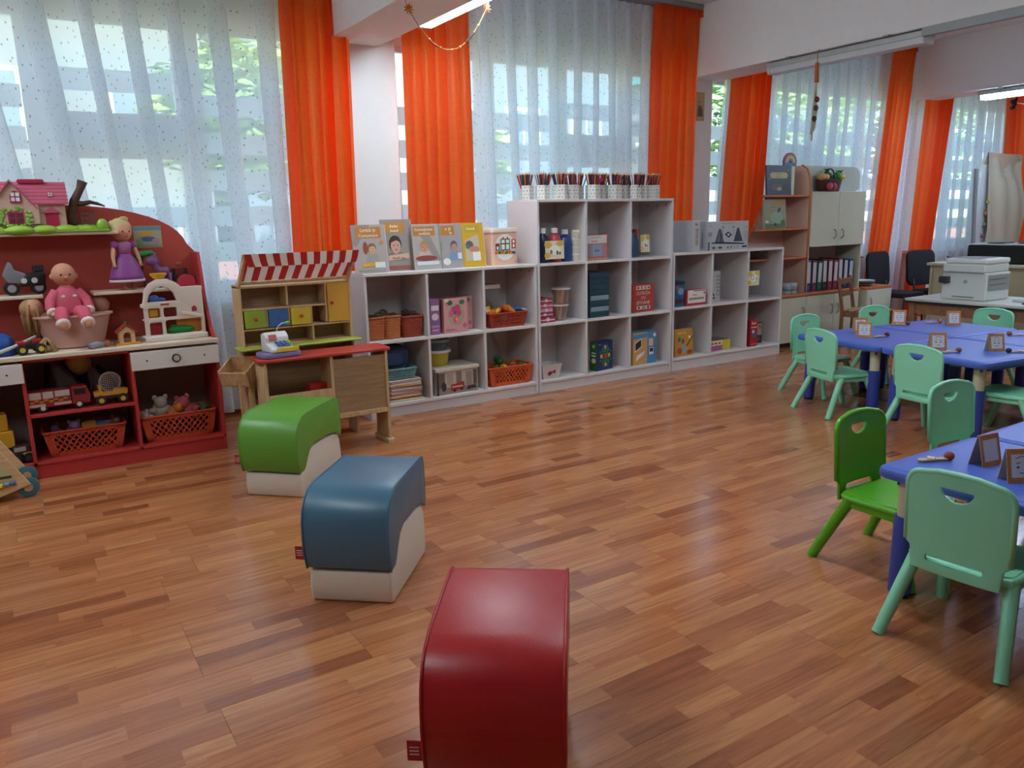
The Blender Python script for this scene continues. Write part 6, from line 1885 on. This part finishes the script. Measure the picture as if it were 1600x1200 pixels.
bookcase_book('picture_book', 'green garden picture book on the middle bookcase shelf', 6.85, 5.58, 1.291, .34, .3, '#8f8a78',
              [('r', .45, .78, .98, .98, '#a8854a'), ('l', 7, .45, .74, .08, '#8a3a2c'), ('e', .58, .38, .3, .2, '#8fa284'), ('r', .03, .02, .97, .16, '#5a6a3c'), ('p', [(.6, .54), (.66, .7), (.76, .72), (.72, .58)], '#2c2a2a'), ('e', .2, .48, .12, .06, '#b08a4a'), ('e', .12, .24, .08, .04, '#d8ccc0'), ('e', .5, .14, .06, .06, '#3a2c20'), ('e', .85, .2, .1, .1, '#4a6a34')])
carton('small_carton', 'thin pale book lying against the divider, behind the dark picture book', 'book', .05, .2, .29, (7.12, 5.6, 1.633), 0, '#c9cfc4')
for x, lb, c in ((7.16, 'left small blue-white tin in the bookcase niche', '#a8b4b8'), (7.27, 'right small blue-white tin in the bookcase niche', '#b8c0c0')):
    b = thing('small_tin', lb, 'tin', (x, 5.66, .586), 0, 'small tins in the bookcase')
    G().lathe([(.05, 0), (.052, .004), (.052, .11), (.05, .114)], 20).obj('tin_body', m(c, .35), b, smooth=.7)
    G().lathe([(.053, .03), (.053, .08)], 20).obj('paper_band', m('#7f98a8', .5), b, smooth=True)
for i, (c, nm) in enumerate((('#1f3a78', 'blue'), ('#6a1f38', 'maroon'), ('#234a3a', 'green'), ('#2a2c34', 'black'), ('#7a2230', 'dark red'), ('#742438', 'wine'), ('#6a1f38', 'claret'), ('#1f2f58', 'navy'), ('#24386a', 'royal blue'))):
    w = .078
    b = thing('ring_binder', '%s ring binder, %s from the left in the cabinet niche' % (nm, ORD[i]), 'binder', (7.44 + i * .093, 5.58, .587), 0, 'ring binders in the wall cabinet', (0, .02 * (i % 3 - 1), 0))
    G().box(-w / 2, 0, 0, w / 2, .27, .35 - .01 * (i % 3)).obj('spine_cover', m(c, .45), b, bevel=.003)
    G().box(-w / 2 + .012, -.001, .1, w / 2 - .012, 0, .33 - .01 * (i % 3)).obj('spine_label', m('#b4b4b2', .6), b)
    G().tube([(.013 * math.cos(a), -.002, .05 + .013 * math.sin(a)) for a in [2 * PI * k / 12 for k in range(12)]], .002, 5, closed=True).obj('finger_ring', m('#9a9a98', .3, .8), b)
# vegetables on top
wicker_t = thing('vegetable_basket', 'brown basket of toy vegetables on top of the cabinet', 'basket', (7.76, 5.63, 1.667))
wicker_t.scale = (.9, .75, .9)
g = G()
for i in range(8):
    s = .8 + .2 * i / 8
    g.tube([(.22 * s * math.cos(a), .1 * s * math.sin(a), .008 + .018 * i) for a in [2 * PI * k / 30 for k in range(30)]], .0115, 5, closed=True)
g.obj('woven_side', m('#5a3428', .7, var=.25, scale=40), wicker_t, smooth=True)
G().lathe([(.17, 0), (.17, .008)], 24, sy=.45).obj('base', m('#4a2c22', .7), wicker_t)
G().tube([(.0, -.1 * math.cos(a), .14 + .13 * math.sin(a)) for a in [PI * i / 12 for i in range(13)]], .009, 6).obj('handle', m('#3a2c3a', .6), wicker_t, smooth=True)
vg = 'toy vegetables in the basket'
def veg(name, label, x, y, z, r, col, leaf=None):
    o = thing(name, label, 'toy vegetable', (x, y, z), 0, vg)
    G().ell((0, 0, 0), r, 14, 10).obj('flesh', m(col, .45, var=.1), o, smooth=True)
    if leaf:
        g = G()
        for k in range(5):
            a = k * 1.26
            g.tube([(0, 0, r[2] * .8), (.02 * math.cos(a), .02 * math.sin(a), r[2] + .03), (.045 * math.cos(a), .04 * math.sin(a), r[2] + .035)], [.005, .009, .003], 5)
        g.obj('leaves', m(leaf, .6), o, smooth=True)
    else:
        G().tube([(0, 0, r[2] * .95), (.005, 0, r[2] + .012)], .004, 5).obj('stalk', m('#5a6a34', .6), o)
veg('toy_onion', 'tan toy onion at the left of the vegetable basket', 7.59, 5.6, 1.825, (.05, .045, .04), '#c99a5e')
veg('toy_mushroom', 'pale toy mushroom at the left of the vegetable basket', 7.66, 5.6, 1.82, (.045, .04, .035), '#cdb088')
veg('toy_pepper', 'bright green toy pepper on the vegetable basket', 7.86, 5.6, 1.835, (.05, .045, .045), '#2f8a3a')
veg('toy_lemon', 'yellow toy lemon at the right of the vegetable basket', 7.93, 5.6, 1.825, (.05, .04, .035), '#d8b44a')
veg('toy_cabbage', 'dark green leafy toy vegetable in the vegetable basket', 7.74, 5.64, 1.835, (.06, .05, .04), '#3a5a30', '#4a7a34')
veg('toy_lettuce', 'leafy green toy lettuce behind the lemon', 7.97, 5.65, 1.825, (.045, .04, .035), '#3a6a34', '#3f7a38')
veg('toy_radish', 'pink toy radish hanging over the front of the vegetable basket', 7.63, 5.52, 1.72, (.035, .03, .04), '#b8485a')
veg('toy_beet', 'crimson toy beet beside the pink radish', 7.7, 5.52, 1.715, (.035, .03, .04), '#a83c50')
t = thing('rainbow_toy', 'small wooden rainbow on top of the bookcase', 'toy', (7.38, 5.86, 1.9435))
for k, c in enumerate(('#8a5a6a', '#d08a50', '#d8c060', '#6a9a7a', '#4a6a98')):
    r1, r0 = .105 - .018 * k, .087 - .018 * k
    G().prism([(r1 * math.cos(a), .04 + r1 * math.sin(a)) for a in [PI * i / 14 for i in range(15)]] + [(r0 * math.cos(a), .04 + r0 * math.sin(a)) for a in [PI - PI * i / 14 for i in range(15)]], -.012, .012).obj('arch', m(c, .5), t)
G().box(-.1, -.012, 0, .1, .012, .04).obj('foot', m('#5a6a8a', .5), t)
for z, lb, c in ((1.25, 'black pen pot on the middle corner shelf of the cabinet', '#1f1f22'), (.91, 'grey open tray on the lowest corner shelf of the cabinet', '#4a4c4e')):
    b = thing('desk_pot', lb, 'pot', (8.4, 5.74, z + .001))
    if z > 1:
        G().lathe([(.04, 0), (.045, .1), (.041, .1), (.037, .006)], 16).obj('pot', m(c, .4), b, smooth=.7)
        G().lathe([(.046, .095), (.048, .1), (.046, .105)], 16).obj('rim', m('#3a3a3e', .3), b, smooth=.7)
        G().lathe([(.03, .11), (.032, .19), (.028, .19)], 14).obj('inner_cup', m('#222226', .4), b, smooth=.7)
    else:
        G().box(-.06, -.1, 0, .1, .1, .02).obj('tray', m(c, .4), b, bevel=.005)
        G().tube([(.02, -.05, .02), (.07, -.06, .15)], .006, 6).obj('pen', m('#26262a', .4), b)

# ------------------------------------------------------------------ small cupboard with plates, wooden chair
t = thing('small_cupboard', 'low white cupboard with an orange edge beside the wall cabinet', 'cupboard', (8.62, 5.5, 0))
G().box(-.24, 0, .04, .24, .36, .56).obj('body', CAB, t, bevel=.003)
G().box(-.25, -.012, .56, .25, .37, .585).obj('top_board', EDGE, t, bevel=.003)
d = G().box(-.235, -.018, .05, .235, 0, .55).obj('door', m('#c6c6b6', .5), t, bevel=.003)
G().tube([(-.18, -.018, .36), (-.18, -.04, .38), (-.18, -.04, .44), (-.18, -.018, .46)], .006, 6).obj('handle', m('#9a958c', .3, .7), d, smooth=True)
for i in range(4):
    tag(G().lathe([(.06, 0), (.13, .02), (.132, .024), (.06, .006)], 26).obj('plate', m('#c8ccce' if i != 1 else '#3a3a3c', .3), loc=(8.55, 5.66, .587 + i * .014), smooth=.7), ('lowest white plate', 'dark plate second from the bottom', 'third white plate', 'topmost white plate')[i] + ' of the pile on the low cupboard', 'plate', 'plates piled on the low cupboard')
t = thing('wooden_chair', 'brown wooden chair with a slatted seat behind the far tables', 'chair', (7.78, 5.08, 0), D90 + .28)
WD = wood('#6a4028', '#84543a', .5, 5, 2)
for s in (-1, 1):
    G().tube([(-.21, s * .175, 0), (-.2, s * .175, .4), (-.26, s * .175, .76)], [.02, .021, .017], 8).obj('leg', WD, t, smooth=.8)
    G().tube([(.19, s * .175, 0), (.19, s * .175, .4)], .02, 8).obj('leg', WD, t, smooth=.8)
    G().box(-.2, s * .175 - .01, .34, .2, s * .175 + .01, .395).obj('side_rail', WD, t, bevel=.002)
    G().box(-.2, s * .175 - .008, .15, .2, s * .175 + .008, .175).obj('stretcher', WD, t)
G().box(.18, -.175, .34, .2, .175, .395).box(-.2, -.175, .34, -.18, .175, .395).obj('seat_frame', WD, t)
for i in range(6):
    x = -.18 + i * .074
    G().box(x - .024, -.19, .397, x + .024, .19, .412).obj('seat_slat', wood('#8f6a4c', '#a88466', .5, 5, 1), t, bevel=.003)
for z0, z1, x in ((.68, .74, -.25), (.55, .59, -.232)):
    G().box(x - .008, -.175, z0, x + .01, .175, z1).obj('back_slat', WD, t, bevel=.003)

# ------------------------------------------------------------------ black visitor chairs
def visitor(label, x, y, rz):
    t = thing('office_chair', label, 'chair', (x, y, 0), rz, 'black office chairs by the window')
    K = m('#17181d', .8, bump=.3, bscale=200)
    G().prism(rrect(-.25, .46, .25, .9, .1, 6), -.02, .02, 'yz').obj('backrest', K, t, loc=(-.2, 0, .06), rot=(0, -.1, 0), bevel=.01, smooth=.8)
    G().prism(rrect(-.22, -.22, .24, .22, .06), .42, .48, 'xy').obj('seat', K, t, bevel=.015, smooth=.8)
    for s in (-1, 1):
        G().tube([(-.2, s * .22, 0), (-.19, s * .22, .44)], .012, 8).obj('leg', m('#222226', .4), t, smooth=True)
        G().tube([(.22, s * .22, 0), (.2, s * .22, .44)], .012, 8).obj('leg', m('#222226', .4), t, smooth=True)
        G().tube([(-.2, s * .15, .4), (-.24, s * .15, .6)], .012, 8).obj('back_strut', m('#222226', .4), t, smooth=True)
    return t
visitor('black office chair just right of the orange curtain', 9.17, 5.6, -1.5)
visitor('black office chair with clothes on its seat, beside the cream desk', 9.74, 5.42, -1.7)
def heap(label, x, y, z, rx, ry, h, col, seed):
    def fn(u, v):
        a = 2 * PI * u
        r = (1 - v ** 2.2)
        return (rx * math.cos(a) * r * (1 + .12 * math.sin(3 * a + seed)), ry * math.sin(a) * r * (1 + .1 * math.cos(4 * a)), h * (v + .08 * math.sin(5 * a + 6 * v + seed) * (1 - v)))
    return tag(G().grid(fn, 36, 10).obj('folded_clothing', m(col, .9, bump=.3), loc=(x, y, z), smooth=True, fix=False), label, 'clothing', 'clothes left on the office chair')
heap('grey crumpled jacket heaped on the office chair by the desk', 9.68, 5.34, .482, .17, .13, .2, '#8a8a90', 1)
heap('pale pink and white cloth on the office chair seat', 9.6, 5.22, .482, .14, .12, .07, '#cdb4ae', 3)
heap('small green and pink cloth at the edge of the office chair', 9.84, 5.24, .482, .1, .08, .08, '#a8b890', 5)

# ------------------------------------------------------------------ printer desk
DW1 = wood('#7a5236', '#94684a', .5, 4)
t = thing('printer_desk', 'white-topped wooden desk carrying the white printer', 'desk', (7.88, 3.7, 0))
G().box(-.39, -.85, .575, .39, .79, .6).obj('desk_top', m('#c4c6be', .35), t, bevel=.003)
G().box(-.395, -.855, .555, .395, .795, .576).obj('dark_edge', m('#1f1d1e', .5), t)
for sx in (-1, 1):
    for sy in (-1, 1):
        G().box(sx * .35 - .03, (.72 if sy > 0 else -.78) - .03, 0, sx * .35 + .03, (.72 if sy > 0 else -.78) + .03, .556).obj('leg', DW1, t, bevel=.004)
for x in (-.36, .36):
    G().box(x - .01, -.78, .45, x + .01, .72, .556).obj('apron', DW1, t)
for y in (-.78, .72):
    G().box(-.35, y - .01, .45, .35, y + .01, .556).obj('apron', DW1, t)
t = thing('white_printer', 'white multifunction printer on the wooden desk', 'printer', (7.84, 4.0, .601))
PW = m('#c3c6c2', .4, var=.02)
G().box(-.22, -.21, 0, .2, .21, .26).obj('body', PW, t, bevel=.012)
G().box(-.24, -.19, .26, .2, .2, .34).obj('scanner_unit', PW, t, bevel=.012)
G().box(-.22, -.2, .34, .2, .19, .39).obj('lid', m('#cfd1cd', .4), t, bevel=.016)
G().box(-.2, -.13, .392, .16, .12, .394).obj('lid_recess', m('#5a5c5c', .5), t)
G().box(-.2, -.216, .1, .18, -.209, .24).obj('side_recess', m('#8a8c8a', .5), t)
G().box(-.18, -.22, .15, .1, -.214, .155).box(-.18, -.22, .2, .1, -.214, .205).obj('side_groove', m('#5f6160', .5), t)
G().box(-.226, -.1, .03, -.219, .1, .036).obj('tray_gap', m('#4a4c4a', .5), t)
G().box(-.224, -.03, .16, -.219, .0, .19).obj('power_badge', m('#8f9290', .4), t)
G().box(-.28, .13, .16, -.2, .21, .22).obj('output_tray', m('#2c2e30', .5), t, bevel=.004)
for i, (x, y, a, c) in enumerate(((7.75, 3.42, .3, '#2a2c30'), (7.95, 3.3, -.3, '#8f959a'), (7.72, 3.15, .9, '#32343a'), (7.9, 3.55, .1, '#b4b8ba'))):
    tag(G().box(-.12, -.09, 0, .12, .09, .012 + .004 * i).obj('notebook', m(c, .5), loc=(x, y, .602), rz=a, bevel=.003), ('dark notebook right of the printer', 'grey notebook on the printer desk', 'black notebook near the right edge of the printer desk', 'pale papers right beside the printer')[i], 'notebook', 'notebooks on the printer desk')
# ------------------------------------------------------------------ cream desk with black printer
t = thing('cream_desk', 'cream desk behind the printer desk, holding the black printer', 'desk', (9.35, 4.5, 0))
CD = m('#a8a184', .5, var=.04)
G().box(-.36, -.75, .82, .4, .66, .85).obj('desk_top', m('#b4ae94', .5), t, bevel=.003)
G().box(-.33, .6, 0, .36, .63, .82).obj('side_panel', CD, t)
G().box(-.33, -.72, 0, .36, -.69, .82).obj('side_panel', CD, t)
G().box(-.31, -.69, .1, -.29, .6, .82).obj('front_panel', CD, t)
t = thing('black_printer', 'black printer with a raised paper tray by the window', 'printer', (9.35, 4.5, .851))
KB = m('#15161a', .4)
G().box(-.2, -.34, 0, .2, .3, .2).obj('body', KB, t, bevel=.02, seg=3)
G().box(-.2, -.33, .2, .2, .29, .215).obj('top_glass', m('#a8b0b4', .25), t, bevel=.004)
G().box(-.13, -.05, .216, .1, .12, .228).obj('closed_flap', m('#2a2c30', .4), t, bevel=.004)
G().box(-.14, -.02, 0, .14, .02, .3, Matrix.Translation((.0, -.2, .2)) @ Matrix.Rotation(.95, 4, 'X')).obj('paper_tray', m('#5a5f62', .4), t, bevel=.006)
tag(G().tube([(0, .02, .0), (-.03, .06, .04), (.0, .1, .06), (.04, .06, .04), (.05, .0, .005)], .006, 6).obj('cable', m('#17171a', .5), loc=(9.2, 4.95, .858), smooth=True), 'black cable coiled at the left end of the cream desk', 'cable')
tag(G().tube([(0, 0, .0), (-.03, .0, -.12), (-.05, .02, -.25), (-.1, .06, -.3)], .007, 6).obj('cable', m('#9a9a90', .5), loc=(8.985, 4.85, .845), smooth=True), 'pale cable hanging down the end of the cream desk', 'cable')
# ------------------------------------------------------------------ covered easel
t = thing('covered_easel', 'tall easel draped with a creased beige cloth by the window', 'easel', (11.15, 5.45, 0), -.1)
G().bar((-.45, 0, 0), (-.43, .12, 1.95), .04, .03).obj('leg', m('#8f9698', .4, .5), t)
G().bar((.45, 0, 0), (.3, .12, 1.95), .04, .03).obj('leg', m('#8f9698', .4, .5), t)
G().bar((.0, .45, 0), (.0, .14, 1.9), .04, .03).obj('leg', m('#8f9698', .4, .5), t)
G().box(-.38, .06, .95, .42, .08, 2.0).obj('board', m('#c6c8c4', .4), t)
def drape(u, v):
    z = .85 + 1.3 * v
    w = .36 + .05 * (1 - v)
    k = .015 * math.sin(9 * v + 4 * u) + .012 * math.sin(17 * u + 3 * v) + (.03 * math.sin(PI * u) if v < .75 else 0)
    x = -w + 2 * w * u + .1 * (1 - v)
    return (x, .03 - k - .05 * math.sin(PI * min(1, v * 1.2)), z - .05 * math.sin(2.2 * u) * (v > .95))
G().grid(drape, 30, 30).obj('dust_cloth', m('#a39b86', .9, bump=.2), t, smooth=True, fix=False)
G().grid(lambda u, v: (-.36 + .72 * u + .0, .03 - .02 * math.sin(3 * u) + .06 * v, 2.15 - .02 * math.sin(2.2 * u) - .32 * v * (.6 + .4 * math.sin(PI * u))), 20, 8).obj('cloth_fold', m('#ad9880', .9), t, smooth=True, fix=False)
for i, c in enumerate(('#6a4a4a', '#4a6a4a', '#8a5a3a', '#5a7a3a')):
    G().ell((-.4 + .01 * i, -.03, 1.1 + .14 * i), (.03, .02, .03), 10, 7).obj('hanging_flower', m(c, .7), t, smooth=True)

# ------------------------------------------------------------------ icon picture, garland, hanging mobile
t = thing('icon_picture', 'small gold religious picture on the white pillar', 'picture', (6.24, 6.119, 2.4))
G().box(-.065, -.02, 0, .065, 0, .275).obj('frame', m('#a8863a', .4, .3), t, bevel=.004)
prints(t, .11, .25, -.02, [('r', 0, 0, 1, 1, '#b49a58'), ('e', .38, .62, .16, .1, '#8a6a34'), ('e', .38, .6, .1, .06, '#c49a70'), ('p', [(.15, .1), (.62, .1), (.55, .52), (.25, .52)], '#6a3a2c'), ('e', .68, .48, .12, .07, '#8a6a34'), ('p', [(.52, .1), (.88, .1), (.8, .42), (.58, .42)], '#3a4a4c')], z0=.0125)
t = thing('leaf_garland', 'autumn garland of paper leaves strung beneath the leftmost beam lamp', 'garland', (2.285, 4.7, 2.735))
t.scale = (.87, .87, .87)
P0, P1 = Vector((0, 0, .02)), Vector((.68, 0, .1))
def gp(f):
    p = P0.lerp(P1, f)
    p.z -= 1.35 * .26 * 4 * f * (1 - f) * (.9)
    return p
G().tube([gp(i / 24) for i in range(25)], .0035, 6).obj('cord', m('#b87a3a', .7), t, smooth=True)
def flower(c, r, col, name):
    g = G()
    for k in range(9):
        a = 2 * PI * k / 9
        g.add([(0, 0, 0), (r * .5 * math.cos(a - .3), -.006, r * .5 * math.sin(a - .3)), (r * math.cos(a), 0, r * math.sin(a)), (r * .5 * math.cos(a + .3), .006, r * .5 * math.sin(a + .3))], [(0, 1, 2), (0, 2, 3)], Matrix.Translation(c))
    g.obj(name, m(col, .7), t, fix=False)
flower(gp(.03), .045, '#c9742c', 'paper_flower')
flower(gp(.97), .045, '#8a3f1c', 'paper_flower')
for f in (.15, .25, .38, .52, .62, .86):
    G().ell(tuple(gp(f)), (.011, .008, .008), 8, 6).obj('seed_bead', m('#c8a05a', .6), t, smooth=True)
G().tube([gp(.7), gp(.8)], .009, 8).obj('cinnamon_stick', m('#2f1c14', .7), t)
G().tube([gp(.24), gp(.31) + Vector((0, 0, -.01)), gp(.38)], .004, 6).obj('twig', m('#4a3020', .7), t)
for f in (0, 1):
    G().tube([gp(f), gp(f) + Vector((0 if f else -.01, 0, .06))], .002, 5).obj('hanger', m('#4a3a30', .6), t)
t = thing('hanging_mobile', 'long mobile of cords and seed pods hanging from the middle beam', 'mobile', (6.09, 4.6, 2.06))
G().tube([(0.03, 0, .76), (0, 0, .72), (0, 0, .6)], .003, 5).obj('cord', m('#8a4a2c', .7), t)
G().tube([(0, 0, .64), (.005, 0, .48)], [.016, .02], 8).obj('orange_tassel', m('#b8643a', .7), t, smooth=True)
for i, (dx, l) in enumerate(((-.03, .05), (-.01, .0), (.015, .08), (.03, .1))):
    G().tube([(0, 0, .5), (dx * .6, .01 * (i % 2), .38), (dx, 0, .25), (dx * .8 - .015, .0, .0 + l)], [.006, .009, .007, .008], 6).obj('straw_cord', m('#c4bca0', .7, var=.15), t, smooth=True)
for x, z, c in ((.01, .34, '#6a2420'), (-.015, .18, '#4a2c24'), (.0, .27, '#5a4a30')):
    G().ell((x, -.01, z), (.026, .02, .024), 10, 8).obj('seed_pod', m(c, .6), t, smooth=True)
t = thing('dark_ornament', 'small black paper ornament on a string by the bluish lamp', 'ornament', (10.45, 5.1, 2.6))
g = G()
for i, (a, b) in enumerate(((0, 0), (.03, .03), (.05, .0), (.02, -.04), (-.03, -.05), (-.04, .02), (.06, .05))):
    g.ell((a, 0, b + .07), (.026, .015, .024), 8, 6)
g.obj('paper_curl', m('#121114', .95, spec=.05), t, smooth=True)
G().tube([(.03, 0, .12), (.03, 0, .18)], .002, 5).obj('hanger', m('#5a5048', .6), t)
G().tube([(.05, 0, .08), (.2, -.2, .03), (.4, -.45, .02)], .004, 5).obj('string', m('#b8a888', .6), t, smooth=True)
